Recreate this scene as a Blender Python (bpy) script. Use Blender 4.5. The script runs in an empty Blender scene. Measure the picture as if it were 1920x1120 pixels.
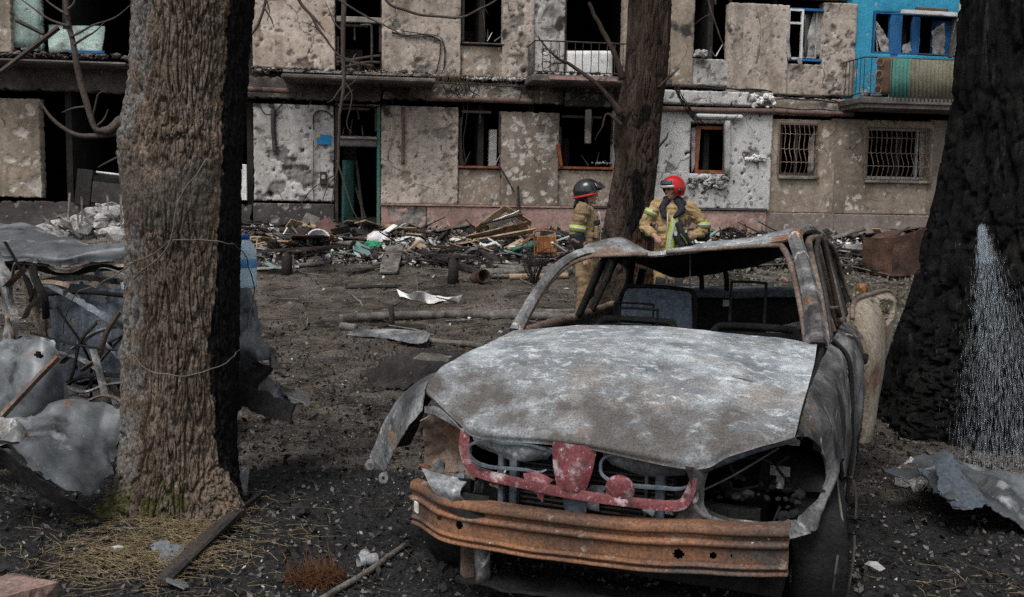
import bpy, bmesh, math, random
import numpy as np
from mathutils import Vector, Matrix
R = math.radians
random.seed(7); rng = np.random.default_rng(7)
sc = bpy.context.scene
C = sc.collection

# ------------------------------------------------------------------ camera, sky, sun, exposure
CAM_H, LENS, PITCH, ROLL = 1.6, 35.0, R(5.6), R(0.9)
cam_d = bpy.data.cameras.new('camera'); cam = bpy.data.objects.new('camera', cam_d); C.objects.link(cam)
cam_d.lens = LENS; cam_d.sensor_width = 36; cam_d.clip_end = 600; cam_d.clip_start = .05
r0 = Vector((1, 0, 0)); u0 = Vector((0, math.sin(PITCH), math.cos(PITCH))); f0 = Vector((0, math.cos(PITCH), -math.sin(PITCH)))
cx = r0*math.cos(ROLL) + u0*math.sin(ROLL); cy = -r0*math.sin(ROLL) + u0*math.cos(ROLL)
mw = Matrix.Identity(4)
for i in range(3):
    mw[i][0], mw[i][1], mw[i][2] = cx[i], cy[i], -f0[i]
mw[2][3] = CAM_H
cam.matrix_world = mw
sc.camera = cam

SUN_EL, SUN_AZ = R(58), R(205)          # azimuth clockwise from +Y: behind the photographer, a little to one side
w = bpy.data.worlds.new('World'); sc.world = w; w.use_nodes = True
nt = w.node_tree; bg = nt.nodes['Background']
sky = nt.nodes.new('ShaderNodeTexSky'); sky.sky_type = 'NISHITA'; sky.sun_disc = False
sky.sun_elevation = SUN_EL; sky.sun_rotation = SUN_AZ; sky.air_density = 1.0; sky.dust_density = 4.0; sky.ozone_density = 1.0
hs = nt.nodes.new('ShaderNodeHueSaturation'); hs.inputs['Saturation'].default_value = .30
nt.links.new(sky.outputs[0], hs.inputs['Color']); nt.links.new(hs.outputs[0], bg.inputs[0]); bg.inputs[1].default_value = .13
sl = bpy.data.lights.new('sun', 'SUN'); so = bpy.data.objects.new('sun', sl); C.objects.link(so)
sl.energy = 1.2; sl.angle = R(25); sl.color = (1, .96, .9)
so.rotation_euler = (math.pi/2-SUN_EL, 0, math.pi-SUN_AZ); so.location = (-6, -12, 20)
sc.view_settings.view_transform = 'Standard'; sc.view_settings.look = 'None'
sc.view_settings.exposure = 0.45; sc.view_settings.gamma = 1
sc.render.engine = 'CYCLES'
sc.cycles.max_bounces = 6; sc.cycles.diffuse_bounces = 3; sc.cycles.glossy_bounces = 2; sc.cycles.transmission_bounces = 4; sc.cycles.transparent_max_bounces = 6
sc.cycles.use_denoising = False

# ------------------------------------------------------------------ numeric helpers
_perm = np.random.default_rng(3).permutation(256); _perm = np.concatenate([_perm, _perm, _perm])
_g = np.random.default_rng(4).normal(size=(256, 3)); _g /= np.linalg.norm(_g, axis=1)[:, None]
def pn(p):
    """gradient noise about -1..1 at points p (...,3)"""
    p = np.asarray(p, float); i = np.floor(p).astype(int); f = p-i; i &= 255
    u = f*f*f*(f*(f*6-15)+10)
    def gr(dx, dy, dz):
        h = _perm[_perm[_perm[i[..., 0]+dx]+i[..., 1]+dy]+i[..., 2]+dz]
        return (_g[h]*(f-np.array([dx, dy, dz]))).sum(-1)
    def lp(a, b, t): return a+(b-a)*t
    x0 = lp(lp(gr(0,0,0), gr(1,0,0), u[...,0]), lp(gr(0,1,0), gr(1,1,0), u[...,0]), u[...,1])
    x1 = lp(lp(gr(0,0,1), gr(1,0,1), u[...,0]), lp(gr(0,1,1), gr(1,1,1), u[...,0]), u[...,1])
    return lp(x0, x1, u[..., 2])*1.5
def fbm(p, o=4, g=.5):
    p = np.asarray(p, float); s = 0; a = 1
    for k in range(o):
        s = s+a*pn(p*2**k+17.3*k); a *= g
    return s
def ss(a, b, x):
    t = np.clip((x-a)/(b-a), 0, 1); return t*t*(3-2*t)

F_PX = LENS/36*1920
def ray(px, py):
    a = (px-960)/F_PX; b = -(py-560)/F_PX
    d = Vector(cx)*a+Vector(cy)*b+f0
    return d
def gz(x, y):
    """ground height: level yard that rises towards the building"""
    x = np.asarray(x, float); y = np.asarray(y, float)
    z = .75*ss(10, 20.5, y)
    z = z+.05*pn(np.stack([x*.45, y*.45, x*0+.3], -1))*ss(1.5, 5, y)+.02*pn(np.stack([x*1.7, y*1.7, x*0+5.3], -1))
    return z
def G(px, py, h=0.0):
    """the point h above the ground on the line of sight through a picture point"""
    d = ray(px, py); lo, hi = 0., 0.
    t = np.linspace(.6, 40, 1200); f = CAM_H+d.z*t-gz(d.x*t, d.y*t)-h; k = int(np.argmax(f <= 0)) if (f <= 0).any() else 1199
    t = np.linspace(t[k-1], t[k], 60); f = CAM_H+d.z*t-gz(d.x*t, d.y*t)-h; q = int(np.argmax(f <= 0)) if (f <= 0).any() else 59; t = float(t[q])
    return Vector((d.x*t, d.y*t, float(gz(d.x*t, d.y*t))+h))
def D(px, py, depth):
    d = ray(px, py); t = depth/d.y
    return Vector((d.x*t, depth, CAM_H+d.z*t))

# ------------------------------------------------------------------ mesh helpers
def mk(name, V, F, mat=None, parent=None, smooth=False, attr=None, loc=None):
    me = bpy.data.meshes.new(name)
    V = np.asarray(V, float).reshape(-1, 3)
    if isinstance(F, np.ndarray):
        n, k = F.shape
        me.vertices.add(len(V)); me.vertices.foreach_set('co', V.ravel())
        me.loops.add(n*k); me.loops.foreach_set('vertex_index', F.ravel().astype(np.int32))
        me.polygons.add(n); me.polygons.foreach_set('loop_start', np.arange(0, n*k, k, dtype=np.int32))
        me.polygons.foreach_set('loop_total', np.full(n, k, dtype=np.int32))
        me.update(calc_edges=True); me.validate()
    else:
        me.from_pydata([tuple(v) for v in V], [], [tuple(int(q) for q in f) for f in F]); me.update()
    if attr:
        for an, av in attr.items():
            a = me.attributes.new(an, 'FLOAT', 'POINT'); a.data.foreach_set('value', np.asarray(av, np.float32))
    if smooth: me.polygons.foreach_set('use_smooth', np.ones(len(me.polygons), bool))
    if mat is not None:
        for m in (mat if isinstance(mat, (list, tuple)) else [mat]): me.materials.append(m)
    o = bpy.data.objects.new(name, me); C.objects.link(o)
    if parent is not None: o.parent = parent
    if loc is not None: o.location = loc
    return o
def T(o, label, cat=None, group=None, kind=None):
    if label: o['label'] = label
    if cat: o['category'] = cat
    if group: o['group'] = group
    if kind: o['kind'] = kind
    return o
def empty(name, loc=(0, 0, 0), rz=0):
    o = bpy.data.objects.new(name, None); C.objects.link(o); o.location = loc; o.rotation_euler = (0, 0, rz); o.empty_display_size = .2
    return o
def cr(P, n):
    """Catmull-Rom along axis 0 to n samples"""
    P = np.asarray(P, float); m = len(P)
    if m == 2:
        t = np.linspace(0, 1, n).reshape((-1,)+(1,)*(P.ndim-1)); return P[0]*(1-t)+P[1]*t
    Q = np.concatenate([[2*P[0]-P[1]], P, [2*P[-1]-P[-2]]])
    s = np.linspace(0, m-1, n); i = np.minimum(s.astype(int), m-2); t = (s-i).reshape((-1,)+(1,)*(P.ndim-1))
    a, b, c, d = Q[i], Q[i+1], Q[i+2], Q[i+3]
    return .5*((2*b)+(c-a)*t+(2*a-5*b+4*c-d)*t*t+(3*b-a-3*c+d)*t**3)
def surf(rows, nu, nv):
    A = np.asarray(rows, float)
    A = cr(A, nu); return np.swapaxes(cr(np.swapaxes(A, 0, 1), nv), 0, 1)
def gridF(nu, nv, closed=False):
    i, j = np.meshgrid(np.arange(nu-1), np.arange(nv if closed else nv-1), indexing='ij')
    j2 = (j+1) % nv
    return np.stack([i*nv+j, i*nv+j2, (i+1)*nv+j2, (i+1)*nv+j], -1).reshape(-1, 4)
def vnorm(V, F):
    n = np.zeros_like(V)
    a = np.cross(V[F[:, 2]]-V[F[:, 0]], V[F[:, 3 if F.shape[1] > 3 else 1]]-V[F[:, 1 if F.shape[1] > 3 else 0]])
    for k in range(F.shape[1]): np.add.at(n, F[:, k], a)
    l = np.linalg.norm(n, axis=1); l[l == 0] = 1
    return n/l[:, None]
def solid(V, F, t):
    """give a sheet a thickness t (behind it)"""
    N = vnorm(V, F); n = len(V)
    E = np.concatenate([F[:, [k, (k+1) % F.shape[1]]] for k in range(F.shape[1])])
    key = np.sort(E, 1); _, idx, cnt = np.unique(key[:, 0].astype(np.int64)*n+key[:, 1], return_index=True, return_counts=True)
    B = E[idx[cnt == 1]]
    rim = np.stack([B[:, 1], B[:, 0], B[:, 0]+n, B[:, 1]+n], 1)
    if F.shape[1] == 3:
        rim = np.concatenate([rim[:, [0, 1, 2]], rim[:, [0, 2, 3]]])
    return np.concatenate([V, V-N*t]), np.concatenate([F, F[:, ::-1]+n, rim])
def sheet(name, rows, nu, nv, t, mat, parent=None, dent=0, dscale=3, holes=None, seed=0, smooth=True, loc=None, edge=0):
    S = surf(rows, nu, nv); V = S.reshape(-1, 3); F = gridF(nu, nv)
    if dent:
        N = vnorm(V, F); V = V+N*(dent*fbm(V*dscale+seed*3.7, 3))[:, None]
    if edge:
        e = fbm(V*9+seed, 2)[:, None]*edge
        i, j = np.divmod(np.arange(len(V)), nv); b = ((i == 0) | (i == nu-1) | (j == 0) | (j == nv-1))
        c = V.mean(0); V = V+np.where(b[:, None], (V-c)/np.linalg.norm(V-c, axis=1)[:, None]*e, 0)
    if holes:
        i, j = np.meshgrid(np.arange(nu-1), np.arange(nv-1), indexing='ij')
        u = ((i+.5)/(nu-1)).ravel(); v = ((j+.5)/(nv-1)).ravel(); keep = np.ones(len(u), bool)
        for h in holes: keep &= ~h(u, v)
        F = F[keep]
    if t: V, F = solid(V, F, t)
    return mk(name, V, F, mat, parent, smooth, loc=loc)
class MB:
    def __init__(s): s.V = []; s.F = []; s.n = 0
    def add(s, V, F):
        V = np.asarray(V, float).reshape(-1, 3)
        s.V.append(V); s.F += [tuple(int(q)+s.n for q in f) for f in F]; s.n += len(V); return s
    def box(s, lo, hi, M=None, bev=0):
        x0, y0, z0 = lo; x1, y1, z1 = hi
        if bev <= 0:
            V = np.array([(x, y, z) for z in (z0, z1) for y in (y0, y1) for x in (x0, x1)], float)
            F = [(0,2,3,1), (4,5,7,6), (0,1,5,4), (2,6,7,3), (0,4,6,2), (1,3,7,5)]
        else:
            bm = bmesh.new(); bmesh.ops.create_cube(bm, size=1)
            for v in bm.verts: v.co = Vector(((x0+x1)/2+v.co.x*(x1-x0), (y0+y1)/2+v.co.y*(y1-y0), (z0+z1)/2+v.co.z*(z1-z0)))
            bmesh.ops.bevel(bm, geom=list(bm.edges), offset=bev, segments=1, affect='EDGES')
            bm.verts.index_update(); V = np.array([v.co[:] for v in bm.verts]); F = [[v.index for v in f.verts] for f in bm.faces]; bm.free()
        if M is not None: V = (np.array(M.to_3x3())@V.T).T+np.array(M.translation)
        return s.add(V, F)
    def tube(s, P, r, sides=8, caps=True, n=None, sq=(1, 1)):
        P = np.asarray([tuple(p) for p in P], float)
        if n: P = cr(P, n)
        m = len(P); r = np.asarray(r, float)*np.ones(m) if np.ndim(r) == 0 else np.interp(np.linspace(0, 1, m), np.linspace(0, 1, len(r)), r)
        tg = np.gradient(P, axis=0); tg /= np.linalg.norm(tg, axis=1)[:, None]+1e-12
        ref = np.array([0, 0, 1.]) if abs(tg[0][2]) < .9 else np.array([1., 0, 0])
        nn = np.cross(tg[0], ref); nn /= np.linalg.norm(nn); V = []
        for k in range(m):
            nn = nn-tg[k]*nn.dot(tg[k]); nn /= np.linalg.norm(nn)+1e-12; bb = np.cross(tg[k], nn)
            a = np.arange(sides)/sides*2*math.pi
            V.append(P[k]+r[k]*(np.cos(a)[:, None]*nn*sq[0]+np.sin(a)[:, None]*bb*sq[1]))
        V = np.concatenate(V); F = gridF(m, sides, True).tolist()
        if caps: F += [list(range(sides))[::-1], list(range((m-1)*sides, m*sides))]
        return s.add(V, F)
    def lathe(s, prof, c=(0, 0, 0), sides=16, M=None):
        prof = np.asarray(prof, float); a = np.arange(sides)/sides*2*math.pi
        V = np.stack([prof[:, 0][:, None]*np.cos(a), prof[:, 0][:, None]*np.sin(a), prof[:, 1][:, None]+0*a], -1).reshape(-1, 3)
        if M is not None: V = (np.array(M.to_3x3())@V.T).T+np.array(M.translation)
        F = gridF(len(prof), sides, True)[:, ::-1].tolist()
        return s.add(V+np.array(c), F)
    def build(s, name, mat, parent=None, smooth=False, loc=None):
        o = mk(name, np.concatenate(s.V), s.F, mat, parent, smooth, loc=loc); return o
def recenter(o):
    """move the origin of a mesh to the middle of its foot"""
    me = o.data; n = len(me.vertices); co = np.empty(n*3); me.vertices.foreach_get('co', co); co = co.reshape(-1, 3)
    c = np.array([(co[:, 0].min()+co[:, 0].max())/2, (co[:, 1].min()+co[:, 1].max())/2, co[:, 2].min()])
    me.vertices.foreach_set('co', (co-c).ravel()); o.location = Vector(o.location)+Vector(c); me.update(); return o
def auto_smooth(o, ang=40):
    me = o.data; me.polygons.foreach_set('use_smooth', np.ones(len(me.polygons), bool))
    me.set_sharp_from_angle(angle=R(ang))

# ------------------------------------------------------------------ material helper
MATS = {}
def mat(name, ramp, scale=3, detail=8, rough=.8, layers=(), bump=.3, bscale=20, metal=0, stretch=(1, 1, 1), attr=None, spec=.3, bdist=.02, rnd=True, dist=0., roughvar=0, crack=None, amp=1.5, grain=(.5, 1.6), gscale=None, asoft=(.4, .6)):
    """noise ramp + noise-masked colour layers (colour, scale, lo, hi, stretch) + optional attribute layers (attribute, colour)"""
    if name.startswith(('plaster', 'plinth')):          # weathered render: greyed
        dz_ = lambda c: tuple(.10*(c[0]*.3+c[1]*.5+c[2]*.2)+.90*q for q in c); gscale = 11; grain = (.72, 1.3)
        ramp = [(p, dz_(c)) for p, c in ramp]; layers = [(dz_(l[0]),)+tuple(l[1:]) for l in layers]
    m = bpy.data.materials.new(name); m.use_nodes = True; MATS[name] = m
    nt = m.node_tree; N = nt.nodes; L = nt.links; bs = N['Principled BSDF']
    tc = N.new('ShaderNodeTexCoord'); src = tc.outputs['Object']
    if rnd:
        oi = N.new('ShaderNodeObjectInfo'); ml = N.new('ShaderNodeMath'); ml.operation = 'MULTIPLY'; ml.inputs[1].default_value = 37
        L.new(oi.outputs['Random'], ml.inputs[0]); ad = N.new('ShaderNodeVectorMath'); ad.operation = 'ADD'
        L.new(src, ad.inputs[0]); L.new(ml.outputs[0], ad.inputs[1]); src = ad.outputs[0]
    def noise(s, d=8, st=(1, 1, 1), off=0., rg=.55, di=0.):
        mp = N.new('ShaderNodeMapping'); mp.inputs['Scale'].default_value = st; mp.inputs['Location'].default_value = (off, off*.7, off*1.3)
        L.new(src, mp.inputs[0]); t = N.new('ShaderNodeTexNoise'); t.inputs['Scale'].default_value = s; t.inputs['Detail'].default_value = d
        t.inputs['Roughness'].default_value = rg; t.inputs['Distortion'].default_value = di; L.new(mp.outputs[0], t.inputs['Vector']); return t.outputs['Fac']
    rp = N.new('ShaderNodeValToRGB'); el = rp.color_ramp.elements
    while len(el) < len(ramp): el.new(.5)
    for e, (p, c) in zip(el, ramp): e.position = p; e.color = (*c, 1)
    L.new(noise(scale, detail, stretch, 0, .6, dist), rp.inputs[0]); col = rp.outputs[0]
    def mix(fac, c, colin):
        mx = N.new('ShaderNodeMix'); mx.data_type = 'RGBA'; L.new(fac, mx.inputs[0]); L.new(colin, mx.inputs[6]); mx.inputs[7].default_value = (*c, 1); return mx.outputs[2]
    def rng_(f, lo, hi):
        mr = N.new('ShaderNodeMapRange'); mr.inputs[1].default_value = lo; mr.inputs[2].default_value = hi; L.new(f, mr.inputs[0]); return mr.outputs[0]
    for k, ly in enumerate(layers):
        c, s, lo, hi = ly[:4]; st = ly[4] if len(ly) > 4 else (1, 1, 1)
        col = mix(rng_(noise(s, 9, st, 11.3*(k+1), .62, ly[5] if len(ly) > 5 else 0), lo, hi), c, col)
    for an, c, s in (attr or ()):
        at = N.new('ShaderNodeAttribute'); at.attribute_name = an
        m1 = N.new('ShaderNodeMath'); m1.operation = 'ADD'; L.new(at.outputs['Fac'], m1.inputs[0])
        m2 = N.new('ShaderNodeMath'); m2.operation = 'MULTIPLY_ADD'; L.new(noise(s, 6, (1, 1, 1), 3), m2.inputs[0]); m2.inputs[1].default_value = amp; m2.inputs[2].default_value = -amp/2
        L.new(m2.outputs[0], m1.inputs[1]); col = mix(rng_(m1.outputs[0], *asoft), c, col)
    if crack:
        cs_, cw_, cc_ = crack; nz_ = N.new('ShaderNodeTexNoise'); nz_.inputs['Scale'].default_value = cs_*2.5; nz_.inputs['Detail'].default_value = 5; L.new(src, nz_.inputs['Vector'])
        mv = N.new('ShaderNodeVectorMath'); mv.operation = 'MULTIPLY_ADD'; L.new(nz_.outputs['Color'], mv.inputs[0]); mv.inputs[1].default_value = (.5/cs_,)*3; L.new(src, mv.inputs[2])
        vo = N.new('ShaderNodeTexVoronoi'); vo.feature = 'DISTANCE_TO_EDGE'; vo.inputs['Scale'].default_value = cs_; L.new(mv.outputs[0], vo.inputs['Vector'])
        m3 = N.new('ShaderNodeMath'); m3.operation = 'MULTIPLY'; L.new(rng_(vo.outputs['Distance'], cw_, 0), m3.inputs[0]); L.new(rng_(noise(1.1, 4, (1, 1, 1), 23), .48, .56), m3.inputs[1]); col = mix(m3.outputs[0], cc_, col)
    if grain and bump:          # fine mottling over everything
        gm = N.new('ShaderNodeMapRange'); gm.inputs[1].default_value = .33; gm.inputs[2].default_value = .67; gm.inputs[3].default_value = grain[0]; gm.inputs[4].default_value = grain[1]
        L.new(noise(gscale or bscale*2.2, 10, (1, 1, 1), 31, .7), gm.inputs[0]); vm = N.new('ShaderNodeVectorMath'); vm.operation = 'SCALE'; L.new(col, vm.inputs[0]); L.new(gm.outputs[0], vm.inputs['Scale']); col = vm.outputs[0]
    L.new(col, bs.inputs['Base Color']); bs.inputs['Metallic'].default_value = metal; bs.inputs['Specular IOR Level'].default_value = spec
    bs.inputs['Roughness'].default_value = rough
    if roughvar:
        rr = N.new('ShaderNodeMapRange'); rr.inputs[1].default_value = .35; rr.inputs[2].default_value = .65; rr.inputs[3].default_value = rough-roughvar; rr.inputs[4].default_value = min(1, rough+roughvar)
        L.new(noise(scale*2.3, 6, (1, 1, 1), 5), rr.inputs[0]); L.new(rr.outputs[0], bs.inputs['Roughness'])
    if bump:
        b = N.new('ShaderNodeBump'); b.inputs['Strength'].default_value = bump; b.inputs['Distance'].default_value = bdist
        L.new(noise(bscale, 8, stretch, 7, .65), b.inputs['Height']); L.new(b.outputs[0], bs.inputs['Normal'])
    return m
# ------------------------------------------------------------------ materials of the place
def g3(v, t=(1, 1, 1)): return (v*t[0], v*t[1], v*t[2])
WARM = (1.06, .98, .88)
PL = [((.10, .085, .07), 2.2, .54, .78, (1, 1, .12)), ((.40, .37, .33), 14, .65, .73), ((.075, .065, .056), 30, .63, .70), ((.13, .11, .095), 5, .60, .66)]
SO = ('soot', (.03, .027, .025), 3.2)
mat('plaster_beige', [(.3, (.21, .168, .138)), (.5, (.35, .292, .245)), (.7, (.46, .40, .35))], 1.1, layers=PL+[((.12, .085, .06), 1.3, .56, .72, (1, 1, .45)), ((.46, .42, .37), 7, .62, .72), ((.06, .05, .045), 7, .66, .74)], attr=[('dmg', (.17, .15, .13), 14), SO], bump=.5, bscale=14, crack=(.9, .016, (.06, .05, .043)))
mat('plaster_rust', [(.3, (.27, .215, .17)), (.5, (.40, .33, .27)), (.7, (.49, .43, .37))], 1.0, layers=PL+[((.26, .10, .05), .9, .53, .72, (1, 1, .5)), ((.1, .075, .06), 2.2, .6, .74, (1, 1, .35))], attr=[('dmg', (.17, .14, .12), 14), SO], bump=.5, bscale=14, crack=(.9, .016, (.06, .05, .043)))
mat('plaster_grey', [(.3, (.24, .225, .21)), (.5, (.38, .365, .345)), (.7, (.48, .465, .445))], 1.2, layers=PL+[((.17, .155, .14), 1.8, .56, .74, (1, 1, .6)), ((.05, .047, .045), 9, .68, .73)], attr=[('dmg', (.17, .16, .15), 18), SO], bump=.45, bscale=16, crack=(.9, .016, (.06, .05, .043)))
mat('plaster_brown', [(.3, (.115, .088, .068)), (.5, (.17, .135, .105)), (.72, (.23, .19, .155))], 1.4, layers=PL+[((.30, .265, .23), 5, .63, .72), ((.07, .052, .04), 1.6, .6, .75, (1, 1, .4))], attr=[('dmg', (.38, .35, .32), 22), SO], bump=.4, bscale=18, crack=(.9, .016, (.06, .05, .043)))
mat('plaster_tan', [(.3, (.155, .12, .088)), (.5, (.25, .20, .15)), (.7, (.34, .285, .225))], 1.2, layers=PL+[((.10, .07, .048), 1.2, .54, .7, (1, 1, .35)), ((.36, .32, .275), 6, .64, .73)], attr=[('dmg', (.36, .33, .29), 15), SO], bump=.4, bscale=16, crack=(.9, .016, (.06, .05, .043)))
mat('cladding_grey', [(.3, (.30, .30, .295)), (.5, (.40, .40, .39)), (.7, (.47, .465, .455))], 1.5, layers=PL[2:]+[((.2, .19, .175), 2.4, .6, .78, (1, 1, .5))], attr=[('dmg', (.16, .153, .146), 16), SO], bump=.25, bscale=24, crack=(.9, .016, (.06, .05, .043)))
mat('plinth_pink', [(.3, (.20, .115, .095)), (.5, (.29, .175, .15)), (.7, (.35, .23, .205))], 1.6, layers=PL+[((.14, .095, .08), 2, .58, .72, (1, 1, .4)), ((.30, .27, .245), 3, .66, .7)], attr=[('dmg', (.2, .185, .17), 15), SO], bump=.4, bscale=16, crack=(.9, .016, (.06, .05, .043)))
mat('plinth_brown', [(.3, (.12, .095, .085)), (.5, (.18, .145, .13)), (.7, (.24, .2, .18))], 1.4, layers=PL+[((.09, .075, .065), 1.8, .56, .72, (1, 1, .4))], attr=[('dmg', (.3, .28, .26), 15), SO], bump=.4, bscale=16, crack=(.9, .016, (.06, .05, .043)))
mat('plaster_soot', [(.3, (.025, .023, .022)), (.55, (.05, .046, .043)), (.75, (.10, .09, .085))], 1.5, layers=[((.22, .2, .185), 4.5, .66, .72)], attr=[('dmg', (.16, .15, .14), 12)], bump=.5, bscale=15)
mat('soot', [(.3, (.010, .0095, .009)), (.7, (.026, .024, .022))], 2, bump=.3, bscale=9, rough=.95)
mat('concrete', [(.3, (.11, .10, .09)), (.5, (.19, .175, .16)), (.7, (.27, .255, .235))], 2.2, layers=[((.035, .032, .03), 1.7, .5, .68)], bump=.6, bscale=18)
mat('concrete_burnt', [(.3, (.03, .027, .025)), (.5, (.07, .06, .055)), (.7, (.15, .13, .12))], 2.2, layers=[((.25, .23, .21), 6, .66, .7)], bump=.7, bscale=18)
mat('broken_concrete', [(.3, (.16, .155, .15)), (.5, (.3, .295, .285)), (.7, (.45, .44, .43))], 5, layers=[((.04, .038, .036), 3, .56, .66)], bump=.8, bscale=30)
mat('blue_plaster', [(.3, (.018, .17, .29)), (.6, (.03, .25, .39)), (.8, (.06, .31, .45))], 1.5, layers=[((.05, .06, .07), 2.2, .62, .72)], attr=[('dmg', (.3, .28, .25), 15)], bump=.25)
mat('blue_paint', [(.3, (.012, .07, .19)), (.7, (.02, .12, .29))], 3, layers=[((.2, .19, .17), 6, .66, .7)], bump=.2)
mat('mint_plaster', [(.3, (.13, .2, .175)), (.5, (.22, .31, .28)), (.7, (.33, .40, .37))], 2, layers=PL+[((.06, .05, .04), 1.5, .52, .66), ((.42, .42, .4), 5, .62, .68)], attr=[('dmg', (.15, .13, .12), 12), SO], bump=.4, crack=(.9, .016, (.06, .05, .043)))
mat('pipe_paint', [(.3, (.075, .045, .038)), (.6, (.13, .085, .072)), (.8, (.19, .14, .125))], 4, layers=[((.03, .025, .022), 2, .56, .66)], bump=.3)
mat('orange_wood', [(.3, (.10, .03, .012)), (.6, (.22, .07, .028)), (.8, (.30, .13, .06))], 4, layers=[((.025, .018, .014), 3, .55, .65)], bump=.3)
mat('white_paint', [(.3, (.42, .42, .41)), (.7, (.66, .66, .64))], 4, layers=[((.12, .11, .1), 3, .6, .72)], bump=.2)
mat('grey_paint', [(.3, (.22, .22, .22)), (.7, (.34, .34, .33))], 4, layers=[((.07, .06, .055), 3, .58, .7)], bump=.2)
mat('dark_wood', [(.3, (.02, .016, .013)), (.6, (.045, .036, .03)), (.8, (.085, .07, .06))], 6, stretch=(1, 1, .2), bump=.5, bscale=30)
mat('wood_frame', [(.3, (.022, .017, .014)), (.6, (.055, .042, .034)), (.8, (.11, .085, .068))], 5, bump=.4)
mat('iron_black', [(.3, (.012, .011, .011)), (.7, (.04, .035, .032))], 6, rough=.6, layers=[((.10, .045, .025), 4, .62, .7)], bump=.2)
mat('iron_rusty', [(.3, (.10, .055, .04)), (.6, (.20, .135, .11)), (.8, (.28, .21, .18))], 6, rough=.7, layers=[((.06, .03, .02), 5, .58, .68)], bump=.3)
mat('cable_black', [(.3, (.012, .011, .010)), (.7, (.03, .027, .025))], 6, bump=0)
mat('twig_bark', [(.3, (.03, .022, .018)), (.6, (.065, .05, .042)), (.8, (.12, .1, .088))], 9, stretch=(1, 1, .3), bump=.5, bscale=40)
mat('curtain', [(.3, (.16, .15, .145)), (.7, (.34, .325, .31))], 6, layers=[((.05, .045, .04), 4, .56, .68)], bump=.3)
mat('green_sheet', [(.3, (.03, .10, .085)), (.7, (.06, .165, .14))], 3, layers=[((.11, .1, .08), 3, .56, .7, (1, 1, .3))], bump=.2)
mat('tan_sheet', [(.3, (.085, .08, .055)), (.7, (.15, .14, .105))], 3, layers=[((.06, .05, .04), 3, .58, .7, (1, 1, .3))], bump=.2)
mat('rust_sheet', [(.3, (.05, .028, .018)), (.7, (.11, .065, .04))], 3, layers=[((.03, .022, .018), 4, .56, .68)], bump=.2)
mat('sign_blue', [(.3, (.015, .15, .33)), (.7, (.02, .2, .42))], 3, bump=0)
mat('sign_yellow', [(.3, (.45, .33, .03)), (.7, (.5, .38, .05))], 3, bump=0)
mat('glass_dirty', [(.3, (.03, .034, .036)), (.7, (.08, .085, .09))], 3, rough=.25, bump=0, spec=.5)
mat('dead_grass', [(.3, (.06, .045, .028)), (.7, (.14, .10, .065))], 20, bump=0)

# ------------------------------------------------------------------ the apartment building (front plane is local y = 0)
FAC_A = R(8.5); FAC_D = 21.4
bld = empty('apartment_building', (0, FAC_D, .75), FAC_A)
T(bld, 'shelled and burnt apartment block with smashed windows and scarred plaster panels', 'building')
_ca, _sa = math.cos(FAC_A), math.sin(FAC_A)
def FP(px, py, off=0.0):
    """picture point -> (u, z) on the facade plane pushed off metres inwards, in the building's own frame"""
    d = ray(px, py); n = Vector((-_sa, _ca, 0)); t = (n.dot(Vector((0, FAC_D, 0)))+off)/n.dot(d)
    p = Vector((0, 0, CAM_H))+d*t-Vector((0, FAC_D, .75)); return p.x*_ca+p.y*_sa, p.z
def RC(x0, y0, x1, y1, off=0.0):
    a = FP(x0, y0, off); b = FP(x1, y1, off); return a[0], b[0], b[1], a[1]     # u0,u1,z0,z1
_pk = [0]
SOOTY = [(520, 175, .7, .75), (670, 180, 1.0, .9), (760, 178, .6, .7), (850, 190, .5, .6), (1100, 185, 1.0, .9), (300, 150, 2.2, .9), (60, 180, .7, .5), (463, 90, .35, .8), (1000, 165, .6, .7), (905, -10, .5, .7), (945, 60, .35, .5), (1060, 40, .4, .65), (870, 40, .3, .5), (1290, 50, .45, .8), (1375, 60, .3, .6), (1240, 120, .6, .5), (625, 300, .3, .7), (715, 320, .3, .7), (860, 260, .25, .6), (945, 250, .25, .5), (1560, 195, .5, .5), (1700, 205, .9, .6), (700, 390, .4, .6), (600, 150, .7, .7), (1415, 180, .3, .4), (1290, 250, .2, .5), (725, 0, .4, .55), (620, 30, .35, .5)]
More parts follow.
